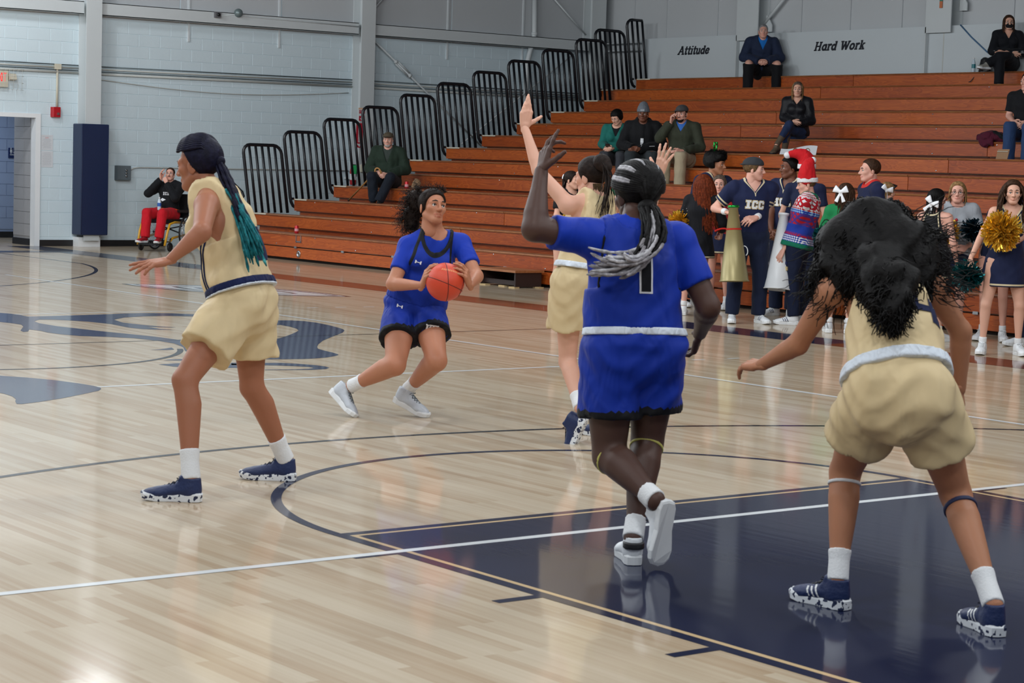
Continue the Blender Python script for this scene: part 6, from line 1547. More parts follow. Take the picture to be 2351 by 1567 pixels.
def long_hair(p, mat, length=.3, n=110, r=.006, wave=.004, spread=2.3, back=.0, vol=.0, name='long_hair', start=.05, flow=None, face=False):
    ps = []
    for i in range(n):
        a = rng.uniform(-spread, spread); zz = rng.uniform(.0, .1); c = math.cos(zz / .1 * 1.2)
        q0 = A3((.079) * math.sin(a) * c, -.014 - .098 * math.cos(a) * c, .042 + .085 * math.sin(zz / .1 * 1.25)); q1 = A3((.088 + vol) * math.sin(a), -.014 - (.105 + vol) * math.cos(a), -.02)
        e = A3((.085 + vol + rng.normal(0, .010)) * math.sin(a), -.02 - (.10 + vol + back) * math.cos(a) + rng.normal(0, .008), -.05 - length * rng.uniform(.75, 1.05)); b = bez([q0, (q0 + q1) / 2 + A3(.02 * math.sin(a), -.02 * math.cos(a), .02), q1, (q1 + e) / 2, e], 11); ph = rng.uniform(0, 6.28); t = np.linspace(0, 1, 11)
        b = b + wave * np.stack([np.sin(11 * t + ph) * t, np.cos(9 * t + ph) * t, 0 * t], 1); w_ = p.hp(b)
        if flow is not None: w_ = w_ + np.outer(t ** 2, np.array(flow))
        ps.append(w_)
    return p.strands(mat, ps, r, name)
def cap_hat(p, mat, brim=True, name='cap', back=False, brim_len=.075):
    V, F = sdf_mesh([ell((0, -.012, .055), (.090, .112, .078))], .007, .01, cut=lambda X, Y, Z: (.045 + .02 * (Y < -.05) * 0 - Z) + 0 * X); o = p.put(name, p.hp(V), F, mat)
    sg = -1 if back else 1
    if brim:
        V, F = sdf_mesh([ell((0, sg * .085, .052), (.074, .035 + brim_len, .012))], .006, .01, cut=lambda X, Y, Z: np.maximum(.07 - sg * Y, -(Z - .050 + X * X * 6)) + 0 * X); p.put('brim', p.hp(V), F, mat, parent=o)
    return o
def beanie(p, mat, name='beanie', tall=.0):
    o = p.put(name, *(lambda VF: (p.hp(VF[0]), VF[1]))(sdf_mesh([ell((0, -.014, .06), (.090, .110, .085 + tall)), ell((0, -.03, .13 + tall), (.05, .05, .035))], .007, .03, cut=lambda X, Y, Z: (.035 - Z) + 0 * X + 0 * Y, wr=.002)), mat)
    V, F = sdf_mesh([seg((0, -.013, .03), (0, -.013, .075), [(0, .092, .114), (1, .094, .114)], flat_a=True, flat_b=True)], .007, .01); p.put('cuff', p.hp(V), F, mat, parent=o)
    return o
def santa_hat(p, tip, name='santa_hat', root=None):
    RED = cloth('santa_red', srgb(196, 26, 34), fold=.5, fscale=12); FUR = mk('white_fur', srgb(232, 232, 234), .95, var=.04, bump=.6, bscale=90)
    o_ = p.hp([(0, -.012, .06)])[0]; up = p.R[2]; t = np.array(tip)
    q = bez([o_ + up * .02, o_ + up * .12, (o_ + up * .2 + t) / 2, t], 8); P_ = []
    rr = np.linspace(.096, .028, 8)
    for i in range(7): P_.append(seg(q[i], q[i + 1], [(0, rr[i], rr[i] * 1.05), (1, rr[i + 1], rr[i + 1])], p.R[0]))
    o = p.put(name, *sdf_mesh(P_, .008, .015, wr=.003), RED); V, F = sdf_mesh([seg((0, -.013, .035), (0, -.016, .075), [(0, .093, .113), (1, .094, .112)], flat_a=True, flat_b=True)], .007, .01, infl=.006, wr=.003); p.put('fur_brim', p.hp(V), F, FUR, parent=o)
    p.put('pompom', *sdf_mesh([ell(t, .038)], .007, .01, wr=.003), FUR, parent=o); return o
def hair_bow(p, at_local, size=.07, name='hair_bow', axis=(1, 0, 0), out=(0, -1, .1)):
    WB = cloth('bow_white', srgb(235, 236, 240), fold=.3, rough=.6); A_ = nrm(axis); O_ = nrm(out); c = A3(*at_local); U_ = nrm(np.cross(O_, A_)); U_ = U_ if U_[2] > 0 else -U_; P_ = [ell(c, .018)]
    for e in (-1, 1):
        P_.append(seg(c, c + A_ * e * size * .95 + U_ * size * .45, [(0, .014, .012), (.6, size * .40, .020), (1, size * .52, .012)], U_, flat_b=True))
        P_.append(seg(c, c + A_ * e * size * .55 - U_ * size * 1.35, [(0, .010, .008), (1, size * .30, .007)], A_, flat_b=True))
    V, F = sdf_mesh(P_, .006, .008); return p.put(name, p.hp(V), F, WB)
def pom(px, py, D, rad, mat, label, n=620, hand=None, group='cheer pom-poms', name='pom_pom'):
    c = at(px, py, D); t = thing(name, label, 'pom-pom', tuple(c - UPZ * rad * .9), group); mb = MB()
    for i in range(n):
        d = nrm(rng.normal(0, 1, 3)); s_ = orth(rng.normal(0, 1, 3), d); L_ = rad * rng.uniform(.6, 1.08); w_ = .0075; b = orth(rng.normal(0, 1, 3), d); pts = [c + d * L_ * q + b * (q * q) * rad * .55 for q in (.15, .45, .75, 1.0)]
        for k in range(3):
            tw = s_ * w_ + b * w_ * .5 * k
            mb.add([pts[k] - tw, pts[k] + tw, pts[k + 1] + tw, pts[k + 1] - tw], [(0, 1, 2, 3)])
    o = mb.build('streamers', mat, t); o['kind'] = 'stuff'
    MB().ball(c, rad * .32, seg=10, rings=6).build('core', mat, t)
    MB().tube([c - CRh * .05, c + CRh * .05], .012, 6).build('grip', W['black'], t)
    return t
POM_GOLD = mk('gold_foil', srgb(236, 190, 70), .2, metal=.75, var=.25, vscale=30); POM_TEAL = mk('teal_foil', srgb(24, 104, 108), .2, metal=.8, var=.4, vscale=30); POM_NAVY = mk('navy_foil', srgb(16, 44, 56), .25, metal=.8, var=.4, vscale=30)
def glasses(p, mat=None):
    mb = MB()
    for e in (-1, 1):
        mb.tube([(e * .032 + .019 * math.cos(a), .094 - .006 * abs(e * .032 + .019 * math.cos(a)) / .05, .0 + .016 * math.sin(a)) for a in np.linspace(0, 6.28, 16, endpoint=False)], .0016, 5, closed=True); mb.tube([(e * .051, .09, .004), (e * .076, .01, .004)], .0015, 5)
    mb.tube([(-.013, .097, .003), (.013, .097, .003)], .0016, 5); mb.v = [tuple(q) for q in p.hp(mb.v)]; return mb.build('glasses', mat or W['black'], p.root)
def beard(p, mat, full=True):
    P_ = [ell((0, .062, -.090), (.032, .030, .026)), ell((0, .088, -.0475), (.024, .010, .006))] + [seg((s * .062, .0, -.035), (s * .022, .06, -.088), [(0, .012, .014), (1, .022, .022)]) for s in (-1, 1)]
    V, F = sdf_mesh(P_, .006, .014); return p.put('beard', p.hp(V), F, mat)
def tubepath(p, name, mat, pts, r, parent=None): return MB().tube(pts, r, 5).build(name, mat, parent or p.root)
def side_stripes(p, parent, mat, joints, n=3, gap=.014, out=None, off=.062):
    for i in range(n):
        pts = []
        for a, b in zip(joints[:-1], joints[1:]):
            d = nrm(p.J[b] - p.J[a]); o_ = orth(out, d); s_ = np.cross(d, o_)
            for t in np.linspace(.04, .96, 6): pts.append(p.J[a] + (p.J[b] - p.J[a]) * t + o_ * off * (1 - .25 * t) + s_ * gap * (i - (n - 1) / 2))
        MB().tube(pts, .0045, 4).build('stripe', mat, parent)
H_BROWN = hair_mat('hair_brown', srgb(66, 44, 30)); H_RED = hair_mat('hair_auburn', srgb(120, 52, 26), streak=srgb(176, 88, 46)); H_BLOND = hair_mat('hair_blond', srgb(150, 116, 76), streak=srgb(204, 170, 118)); H_SAND = hair_mat('hair_sandy', srgb(112, 86, 58)); H_SILV = hair_mat('hair_silver', srgb(150, 150, 152)); H_MOUSE = hair_mat('hair_mouse', srgb(100, 86, 76)); H_BEARDW = hair_mat('beard_grey', srgb(186, 180, 174))
def col(name, c, **k): return cloth('cl_' + name, c, **k)
BLACKC = col('black', srgb(20, 21, 25)); NAVYC = col('navy', srgb(27, 34, 62)); PANTN = col('navy_pants', srgb(24, 32, 56)); GREYP = col('grey_pants', srgb(62, 64, 70)); DENIM = col('denim', srgb(44, 66, 104)); KHAKI = col('khaki', srgb(172, 158, 132))
BLKSHOE = mk('black_shoe', srgb(26, 24, 24), .5); WHT = cloth('cl_white', srgb(226, 228, 232), fold=.1)
SEAT = 'spectators seated on the bleachers'; SQUAD = 'cheer squad standing in front of the bleachers'

# ---- S1 old man in green jacket with cane
J, s, f, r = sit(893, 4, -4, -6, .06, 1.03, dict(elR=(.30, .05, .19), wrR=(.16, .27, .13), elL=(-.30, .05, .19), wrL=(-.04, .30, .10)), ((.20, .40, .06), (-.10, .44, .05)), ((.17, .36, -.32), (.06, .50, -.32)), fem=False)
p = Person(J, 'old man in dark green jacket and cap leaning on a cane', SK_PINK, False, s, 1.12, belly=.05, group=SEAT, **BG); p.body(hands_auto(p, GRIP, GRIP), brow=H_BEARDW, hh=.0095, coarse=True)
p.top('shirt', col('dark_shirt', srgb(58, 66, 62)), 1.2, infl=.012, hem=-.04); p.top('jacket', col('green_jacket', srgb(38, 52, 42)), 1.9, infl=.030, hem=-.08, neck=(.085, .085, .06), wr=.007, flare=1.15, cuff=1.2, vneck=.16); p.pants('trousers', col('dark_trousers', srgb(26, 32, 42)), infl=.014); shoes2(p, f, BLKSHOE, .28)
cap_hat(p, col('brown_cap', srgb(84, 74, 60))); p.hair_cap(H_BEARDW, .008, line=(-.05, .05), ycut=(-.02, .04), h=.010); beard(p, H_BEARDW)
cn = thing('walking_cane', 'curved wooden walking cane held by the old man', 'cane', tuple(ony(798, 464, rowy(3) + .5)))
hb = p.J['wrR'] + f * .09; tipc = ony(800, 460, rowy(4) - .12)
MB().tube(np.vstack([bez([hb + r * -.10 + UPZ * -.02, hb + UPZ * .10 - r * .09, hb + UPZ * .10 + r * .02, hb + UPZ * .0], 9), [tipc]]), .014, 8).build('shaft', mk('cane_wood', srgb(176, 128, 70), .4, var=.25, vscale=25), cn)
MB().lathe([(.018, 0), (.018, .03)], tipc, tuple(nrm(hb - tipc)), 8).build('ferrule', W['black'], cn)

# ---- S2, S3, S4 trio
J, s, f, r = sit(1418, 6, -12, -38, .16, .98, dict(elR=(.22, .10, .22), wrR=(.10, .36, .17), elL=(-.22, .12, .20), wrL=(.02, .37, .15)), tilt=-.45)
p = Person(J, 'woman with dark bob in teal jacket looking down at a phone', SK_FAIR, True, s, 1.02, group=SEAT, **BG); p.body(hands_auto(p, GRIP, GRIP), brow=BROW, hh=.0095, coarse=True)
p.top('shirt', BLACKC, .5, infl=.008, hem=-.02); p.top('jacket', col('teal_jacket', srgb(30, 104, 96)), 1.85, infl=.022, hem=-.06, wr=.006, neck=(.08, .08, .06), vneck=.10, flare=1.1); p.pants('trousers', GREYP); shoes2(p, f, BLKSHOE, .25)
p.hair_cap(H_BLACK, .022, line=(-.055, .06), ycut=(-.01, .07), h=.0095, extra=[ell((0, -.03, -.01), (.088, .075, .06))])
def phone(c, up, fr, label):
    t = thing('phone', label, 'phone', tuple(c)); u, f_ = nrm(up), orth(fr, nrm(up)); s_ = np.cross(u, f_); MB().obox(c, s_ * .036, f_ * .005, u * .073).build('case', W['black'], t); MB().obox(c + f_ * .0055, s_ * .032, f_ * .0006, u * .066).build('screen', mk('phone_glass', srgb(40, 46, 60), .1), t)
phone(p.J['wrR'] + f * .10 + UPZ * .02 - r * .03, f + UPZ * .5, UPZ - f * .4, 'smartphone held by the woman in teal jacket')
J, s, f, r = sit(1476, 6, -6, -10, .14, 1.05, dict(elR=(.29, .10, .20), wrR=(.12, .34, .15), elL=(-.29, .10, .20), wrL=(.06, .36, .13)), ((.15, .42, .05), (-.16, .42, .05)), fem=False)
p = Person(J, 'man in black hoodie and grey knit beanie with clasped hands', SK_BRN, False, s, 1.14, group=SEAT, **BG); p.body(hands_auto(p, FIST, FIST), brow=BROW, hh=.0095, coarse=True)
o = p.top('hoodie', col('black_hoodie', srgb(22, 23, 26)), 1.9, infl=.026, hem=-.06, wr=.006, neck=(.075, .08, .05), flare=1.15, extra=[ell(p.tp(1.0, -.09), (.10, .05, .07), (p.rS, p.front, p.up))]); p.decal('shield_print', [[(-.022, .33), (.022, .33), (.024, .27), (-.024, .27)], [(-.024, .27), (.024, .27), (.002, .225), (-.002, .225)]], WHT, 1, o, n=2); p.decal('sleeve_print', [[(-.20, .22), (-.12, .22), (-.12, .228), (-.20, .228)]], WHT, 1, o, n=2)
p.pants('trousers', col('charcoal_pants', srgb(48, 54, 58))); shoes2(p, f, BLKSHOE, .28); bo = beanie(p, col('grey_knit', srgb(106, 112, 120), fold=.3, fscale=40), tall=.02)
MB().add(p.hp([(-.03, .106, .04), (.03, .106, .04), (.03, .108, .07), (-.03, .108, .07)]), [(0, 1, 2, 3)]).build('patch', col('patch', srgb(150, 156, 162)), bo)
J, s, f, r = sit(1566, 6, -12, -28, .12, 1.05, dict(elR=(.30, .16, .30), wrR=(.14, .17, .52), elL=(-.29, .10, .18), wrL=(-.06, .36, .12)), ((.18, .40, .05), (-.05, .43, .06)), fem=False, tilt=-.08)
p = Person(J, 'bearded man in olive sweater and flat cap talking on a phone', SK_PINK, False, s, 1.08, group=SEAT, **BG); p.body(hands_auto(p, RELAX, GRIP, {'R': (UPZ + f * .2 - r * .1, r * .9 - f * .2)}), brow=BROW, hh=.0095, coarse=True)
p.top('shirt', col('blue_shirt', srgb(58, 110, 190)), .5, infl=.008, hem=.1, neck=(.06, .065, .035)); p.top('sweater', col('olive_sweater', srgb(56, 60, 48)), 1.9, infl=.022, hem=-.05, wr=.006, neck=(.075, .08, .05), vneck=.07, flare=1.08); p.pants('trousers', KHAKI, infl=.018); shoes2(p, f, mk('tan_shoe', srgb(120, 100, 76), .6), .28)
cap_hat(p, col('grey_flat_cap', srgb(70, 70, 72)), brim_len=.05, name='flat_cap'); beard(p, H_BRN); p.hair_cap(H_BRN, .006, line=(-.05, .05), ycut=(-.02, .04), h=.010)
phone(p.J['head'] + r * .088 + f * .02 - UPZ * .02, UPZ + f * .3, -r, 'black smartphone at the ear of the man in flat cap')

# ---- S5 man on the top row
J, s, f, r = sit(1741, 13, -2, -2, .22, 1.06, dy=.06, arms= dict(elR=(.30, .14, .20), wrR=(.06, .36, .12), elL=(-.30, .14, .20), wrL=(-.06, .36, .12)), knees=((.24, .40, .08), (-.24, .40, .08)), fem=False)
p = Person(J, 'grey-haired man in navy jacket sitting on the highest row', SK_PINK, False, s, 1.15, belly=.03, group=SEAT, **BG); p.body(hands_auto(p, GRIP, GRIP), brow=H_SILV, hh=.0095, coarse=True)
p.top('shirt', col('bright_blue_shirt', srgb(28, 110, 190)), .5, infl=.010, hem=.0, neck=(.065, .07, .04)); p.top('jacket', col('navy_jacket', srgb(34, 44, 68)), 1.9, infl=.030, hem=-.06, wr=.007, vneck=.12, neck=(.085, .085, .05), flare=1.2, cuff=1.2); tr_ = p.pants('track_pants', BLACKC, infl=.020); shoes2(p, f, BLKSHOE, .28)
for S_, e in (('R', 1), ('L', -1)): side_stripes(p, tr_, WHT, ('hip' + S_, 'knee' + S_, 'ank' + S_), 2, .016, r * e, .088)
p.hair_cap(H_SILV, .010, line=(-.05, .085), ycut=(-.03, .08), h=.0095, wr=.002)
# ---- S6 woman with long hair and boots
J, s, f, r = sit(1828, 8, -14, -10, .02, .97, dict(elR=(.20, .04, .22), wrR=(.03, .26, .16), elL=(-.23, .06, .18), wrL=(.03, .28, .10)), ((.06, .44, .10), (.10, .40, .04)), ((.22, .62, -.22), (.12, .42, -.32)))
p = Person(J, 'woman with long blond hair in black jacket and brown boots', SK_FAIR, True, s, .98, group=SEAT, **BG); p.body(hands_auto(p), brow=H_BRN, hh=.0095, coarse=True)
p.top('jacket', col('black_puffer', srgb(24, 24, 29), rough=.45), 1.9, infl=.024, hem=-.06, wr=.006, neck=(.075, .08, .05), vneck=.05, flare=1.1); p.pants('jeans', col('dark_denim', srgb(36, 50, 82)), infl=.008, r=(1.0, 1.0, 1.1), end=.6)
BOOT = mk('brown_boot', srgb(92, 76, 60), .7, bump=.1)
for S_, d in (('R', nrm(f + r * .4 - UPZ * .35)), ('L', f)):
    p.band('boot_shaft', BOOT, p.legs[S_][1], .28, 1.0, infl=.012, h=.009); p.shoe(S_, BOOT, d, p.J['ank' + S_] - orth(UPZ, d) * .105 - d * .05, up=orth(UPZ, d), L=.25, h=.008, sole_mat=BLKSHOE)
p.hair_cap(H_MOUSE, .012, line=(-.06, .085), ycut=(-.03, .08), h=.0095); long_hair(p, H_BLOND, .30, 130, .006, .003, 2.2)
# ---- S7 masked woman in track suit
J, s, f, r = sit(2303, 13, -6, -4, .0, 1.0, dy=.10, arms= dict(elR=(.24, .10, .20), wrR=(-.02, .24, .16), elL=(-.26, .08, .20), wrL=(.06, .25, .17)), knees=((.16, .42, .10), (.06, .40, .14)), feet=((.16, .46, -.32), (.34, .44, -.02)))
p = Person(J, 'masked woman in black track suit with white stripes', SK_FAIR, True, s, 1.05, group=SEAT, **BG); p.body(hands_auto(p), brow=BROW, hh=.0095, coarse=True)
o = p.top('track_jacket', col('track_black', srgb(18, 20, 26)), 1.9, infl=.022, hem=-.05, wr=.006, neck=(.07, .075, .05), vneck=.08, flare=1.1); tr_ = p.pants('track_pants', col('track_black', srgb(18, 20, 26)), infl=.018)
side_stripes(p, o, WHT, ('shL', 'elL', 'wrL'), 3, .014, f * .8 - r * .6, .066); side_stripes(p, o, WHT, ('shR', 'elR', 'wrR'), 3, .014, f * .3 + r, .066)
side_stripes(p, tr_, WHT, ('kneeR', 'ankR'), 3, .016, f, .072); side_stripes(p, tr_, WHT, ('hipL', 'kneeL'), 3, .016, f + UPZ * .4 - r * .2, .10)
shoes2(p, f, mk('grey_shoe', srgb(150, 148, 140), .6), .25, dirs={'R': f, 'L': nrm(r * .7 + f * .4 - UPZ * .3)}); p.hair_cap(H_BROWN, .012, line=(-.06, .085), ycut=(-.03, .08), h=.0095); long_hair(p, H_BROWN, .30, 130, .006, .003, 2.2); glasses(p)
V, F = sdf_mesh([ell((0, .058, -.05), (.058, .052, .046))], .006, .01, cut=lambda X, Y, Z: np.maximum(Z + .012, .035 - Y) + 0 * X); p.put('face_mask', p.hp(V), F, BLACKC)
# ---- S8 person cut by the right frame edge
J, s, f, r = sit(2358, 8, -30, -60, .06, 1.05, dict(elR=(.24, .02, .22), wrR=(.10, .27, .14)), ((.10, .42, .07), (-.14, .42, .06)), fem=False)
p = Person(J, 'person in black tee and jeans cut by the frame edge beside the maroon jacket', SK_PINK, False, s, 1.1, group=SEAT, **BG); p.body(hands_auto(p), brow=BROW, hh=.0095, coarse=True); p.top('tee', BLACKC, .7, infl=.016, hem=-.03, wr=.005); p.pants('jeans', DENIM, infl=.012); shoes2(p, f, BLKSHOE, .28); p.hair_cap(H_BRN, .012)

# ---- man in wheelchair
WX = ony(383, 470, 11.9); wo = onz(374, 577); f = dirf(-20); r = np.cross(f, UPZ); wo = wo + CFh * .45
O = A3(wo[0], wo[1], .52); L = lambda *q: loc(O, r, f, q)
J = dict(hipR=L(.09, 0, .08), hipL=L(-.09, 0, .08), kneeR=L(.16, .42, .10), kneeL=L(-.13, .42, .10), ankR=L(.14, .50, -.28), ankL=L(-.12, .50, -.28), shR=L(.20, -.08, .54), shL=L(-.20, -.08, .54), neck=L(0, -.09, .60), head=L(0, -.05, .74), elR=L(.30, .14, .42), wrR=L(.10, .08, .66), elL=L(-.24, .20, .36), wrL=L(-.02, .10, .60), face=dirf(-4) + UPZ * .16, hup=UPZ, base=A3(wo[0], wo[1], .50))
p = Person(J, 'man in black sweatshirt and red pants sitting in the wheelchair', SK_PINK, False, .97, 1.0, h=.011, belly=.02); p.body(hands_auto(p, FIST, RELAX, {'R': (UPZ + f * .1, r), 'L': (UPZ * .9 + r * .5, -r * .3 + f * .8)}), brow=BROW, hh=.0095, coarse=True)
o = p.top('sweatshirt', BLACKC, 1.9, infl=.022, hem=-.05, wr=.006, flare=1.1); p.text('chest_print', 'ICI', .30, .05, WHT, 1, o, n=2); p.decal('arrowhead_print', [[(-.02, .22), (.06, .25), (.09, .22), (.04, .19)]], WHT, 1, o, n=2)
p.pants('red_pants', col('red_fleece', srgb(196, 26, 40)), infl=.018); p.put('orange_waist', *sdf_mesh(p.torso[:3], .011, .02, infl=.030, cut=lambda X, Y, Z: np.maximum(.055 - p.tc(X, Y, Z)[2], p.tc(X, Y, Z)[2] - .085)), col('orange_trim', srgb(230, 90, 40)))
shoes2(p, f, mk('red_shoe', srgb(150, 24, 36), .5), .26); p.hair_cap(H_BROWN, .006, line=(-.03, .09), ycut=(-.02, .08), h=.0095); glasses(p, W['chrome']); V, F = sdf_mesh([seg((-.02, .09, -.047), (.02, .09, -.047), .006)], .005, .01); p.put('moustache', p.hp(V), F, H_BRN)
wc = thing('wheelchair', 'yellow framed wheelchair with black seat by the block wall', 'wheelchair', (wo[0], wo[1], 0)); YEL = mk('yellow_frame', srgb(214, 160, 36), .35, coat=.5)
for e in (-1, 1):
    wcn = loc(A3(wo[0], wo[1], .30), r, f, (e * .31, -.12, 0)); ax = r; ring_ = [wcn + .285 * (f * math.cos(a) + UPZ * math.sin(a)) for a in np.linspace(0, 6.283, 40, endpoint=False)]
    w_ = MB().tube(ring_, .016, 8, closed=True).build('wheel', W['black'], wc); MB().tube([wcn + .268 * (f * math.cos(a) + UPZ * math.sin(a)) for a in np.linspace(0, 6.283, 40, endpoint=False)], .008, 6, closed=True).build('rim', W['chrome'], w_)
    mb = MB()
    for a in np.linspace(0, 6.283, 18, endpoint=False): mb.tube([wcn, wcn + .268 * (f * math.cos(a) + UPZ * math.sin(a))], .002, 4)
    mb.lathe([(.03, -.03), (.03, .03)], wcn, tuple(ax), 12).build('spokes', W['chrome'], w_)
    MB().tube([wcn + r * e * .03 + .25 * (f * math.cos(a) + UPZ * math.sin(a)) for a in np.linspace(0, 6.283, 32, endpoint=False)], .008, 6, closed=True).build('push_rim', W['chrome'], w_)
    cc_ = loc(A3(wo[0], wo[1], .075), r, f, (e * .27, .40, 0)); c_ = MB().lathe([(.072, -.014), (.075, 0), (.072, .014)], cc_, tuple(r), 18).build('caster', W['black'], wc); MB().tube([cc_, cc_ + UPZ * .12, cc_ + UPZ * .14 - f * .03], .012, 6).build('fork', W['black'], c_)
    q = lambda *v: loc(A3(wo[0], wo[1], 0), r, f, v)
    MB().tube([q(e * .26, -.2, .46), q(e * .26, .24, .48), q(e * .26, .40, .45), q(e * .26, .47, .32), q(e * .25, .54, .10)], .02, 8).tube([q(e * .26, -.2, .28), q(e * .26, .30, .22), q(e * .26, .40, .16)], .02, 8).build('side_tube', YEL, wc)
    MB().tube([q(e * .24, -.22, .42), q(e * .24, -.28, .98), q(e * .24, -.36, 1.0)], .014, 8).build('back_post', W['black'], wc); MB().box(q(e * .29, -.05, .66) - A3(.04, .13, .02), q(e * .29, -.05, .66) + A3(.04, .13, .02)).build('armrest', W['black'], wc)
MB().obox(q(0, .06, .49), r * .22, f * .22, UPZ * .035).build('seat', W['black'], wc); MB().obox(q(0, -.24, .74), r * .22, f * .02, UPZ * .20).build('backrest', W['black'], wc); MB().obox(q(0, .54, .115), r * .20, f * .09, UPZ * .008).build('footplate', W['black'], wc); MB().tube([q(-.25, .05, .30), q(.25, -.1, .42)], .012, 6).tube([q(.25, .05, .30), q(-.25, -.1, .42)], .012, 6).tube([q(-.26, .40, .16), q(.26, .40, .16)], .012, 6).build('cross_brace', W['black'], wc)
def bottle(c, label, band, hgt=.21, up=UPZ):
    t = thing('water_bottle', label, 'bottle', tuple(c)); CL = mk('clear_plastic', srgb(200, 214, 224), .12, var=0); MB().lathe([(.028, 0), (.032, .01), (.032, hgt * .62), (.026, hgt * .74), (.012, hgt * .9), (.012, hgt)], c, tuple(up), 14).build('shell', CL, t); MB().lathe([(.0328, hgt * .3), (.0328, hgt * .58)], c, tuple(up), 14, cap=False).build('label_band', band, t); MB().lathe([(.014, hgt * .92), (.014, hgt * 1.03)], c, tuple(up), 12).build('bottle_cap', W['whitep'], t)
bottle(L(.02, .26, .15), 'water bottle with blue label in the lap of the wheelchair user', mk('blue_label', srgb(40, 96, 180), .4))

# ================================================================== CHEER SQUAD
ICCJ = cloth('icc_jersey', srgb(27, 34, 66), [(.010, srgb(27, 34, 66)), (.026, srgb(206, 192, 158))], fold=.3); LETW = cloth('letter_white', srgb(228, 230, 234), fold=.05); LETG = cloth('letter_gold', srgb(196, 176, 130), fold=.05)
CSHOE = mk('cheer_shoe', srgb(226, 229, 232), .5); NVM = mk('navy_mark', srgb(30, 42, 86), .5)
def icc(p, o, w0=.30, h_=.085, cx=0.0):
    p.text('lettering_outline', 'ICC', w0, h_, LETG, 1, o, cx, grow=.006); p.text('lettering', 'ICC', w0, h_, LETW, 1, o, cx, off=.007)
def wristband(p, S_, mat): p.band('wristband', mat, p.arms[S_][1], .74, .98, infl=.007, h=.006)
# C6 with gold megaphone
J, s, f, r = std(1712, 741, 389, 8, 78, dict(elR=(.30, .02, 1.10), wrR=(.20, .22, 1.03), elL=(-.29, .0, 1.11), wrL=(-.17, .23, 1.02)), fem=False, hx=1716, stance=.13, warms=dict(elR=(1640, 478, -.05), wrR=(1669, 487, -.26), elL=(1753, 485, -.06), wrL=(1737, 499, -.26)))
p = Person(J, 'young man in ICC jersey and backwards grey cap holding the gold megaphone', SK_PINK, False, s, 1.06, group=SQUAD, **BG); p.body(hands_auto(p, RELAX, GRIP, {'L': (r * .75 + f * .5 - UPZ * .2, f * .6 + UPZ * .5), 'R': (-r * .55 + f * .75, UPZ + r * .2)}), brow=H_SAND, hh=.0065, coarse=True)
o = p.top('jersey', ICCJ, .62, infl=.020, hem=-.13, wr=.005, neck=(.080, .080, .045), vneck=.055, flare=1.15); icc(p, o, .285); p.pants('trousers', PANTN, infl=.014); shoes2(p, f, CSHOE, .29, stripes=NVM, laces=W['whitep']); wristband(p, 'R', SOCK); wristband(p, 'L', SOCK)
p.hair_cap(H_SAND, .014, line=(-.075, .07), ycut=(-.02, .08), h=.0095, wr=.003); cap_hat(p, col('charcoal_cap', srgb(52, 54, 58)), back=True, brim_len=.03)
def megaphone(top, bot, r0, r1, mat, label, ribbon=None, trim=None, loop=True):
    t = thing('megaphone', label, 'megaphone', tuple(bot), 'cheer megaphones'); d = nrm(bot - top); L_ = np.linalg.norm(bot - top)
    MB().lathe([(r0 * 1.25, 0), (r0 * 1.25, .015), (r0, .02), (r1 * .97, L_ - .015), (r1 * 1.02, L_ - .01), (r1 * 1.02, L_), (r1 * .94, L_), (r0 * .9, .03)], top, tuple(d), 32, cap=False).build('cone', mat, t)
    MB().lathe([(r0 * 1.3, -.012), (r0 * 1.3, .014)], top, tuple(d), 20).build('mouthpiece', trim or mat, t)
    if loop: c = top + d * L_ * .52 + CRh * (r0 + (r1 - r0) * .52); MB().tube(bez([c, c + CRh * .05, c + CRh * .05 + d * .09, c + d * .10 + CRh * .02], 9), .006, 6).build('handle', W['whitep'], t)
    if ribbon is not None:
        c = top + d * L_ * .30; rr_ = r0 + (r1 - r0) * .30
        MB().lathe([(rr_ + .004, -.006), (rr_ + .004, .010)], c, tuple(d), 20, cap=False).tube(bez([c - CRh * rr_, c - CRh * (rr_ + .06) + UPZ * .01, c - CRh * (rr_ + .12) - UPZ * .03], 7), .010, 6).build('ribbon', ribbon, t)
    return t
DM = dep(J['base']) - .32
megaphone(at(1684, 474, DM), at(1686, 646, DM), .048, .155, mk('gold_megaphone', srgb(158, 146, 102), .38, metal=.35, var=.05), 'tall gold megaphone held upright by the man in grey cap', cloth('red_ribbon', srgb(186, 36, 30)), mk('green_foil', srgb(30, 150, 60), .25, metal=.7))
# C7 second ICC jersey
J, s, f, r = std(1800, 720, 386, -42, -78, dict(elR=(.28, .02, 1.12), wrR=(.10, .24, .96), elL=(-.28, .0, 1.12), wrL=(-.12, .26, .95)), fem=False, hx=1802, stance=.12, warms=dict(elR=(1768, 500, -.1), wrR=(1772, 530, -.22), elL=(1815, 505, -.05), wrL=(1790, 530, -.22)))
p = Person(J, 'young man in ICC jersey with short black hair standing behind the white megaphone', SK_BRN, False, s, 1.04, group=SQUAD, **BG); p.body(hands_auto(p, GRIP, GRIP), brow=BROW, hh=.0065, coarse=True); o = p.top('jersey', ICCJ, .62, infl=.020, hem=-.13, wr=.005, neck=(.080, .080, .045), vneck=.055, flare=1.15); icc(p, o, .285); p.pants('trousers', PANTN); shoes2(p, f, CSHOE, .29, stripes=NVM, laces=W['whitep'])
p.hair_cap(H_BLACK, .022, line=(-.03, .078), ycut=(-.03, .075), h=.0095, wr=.002)
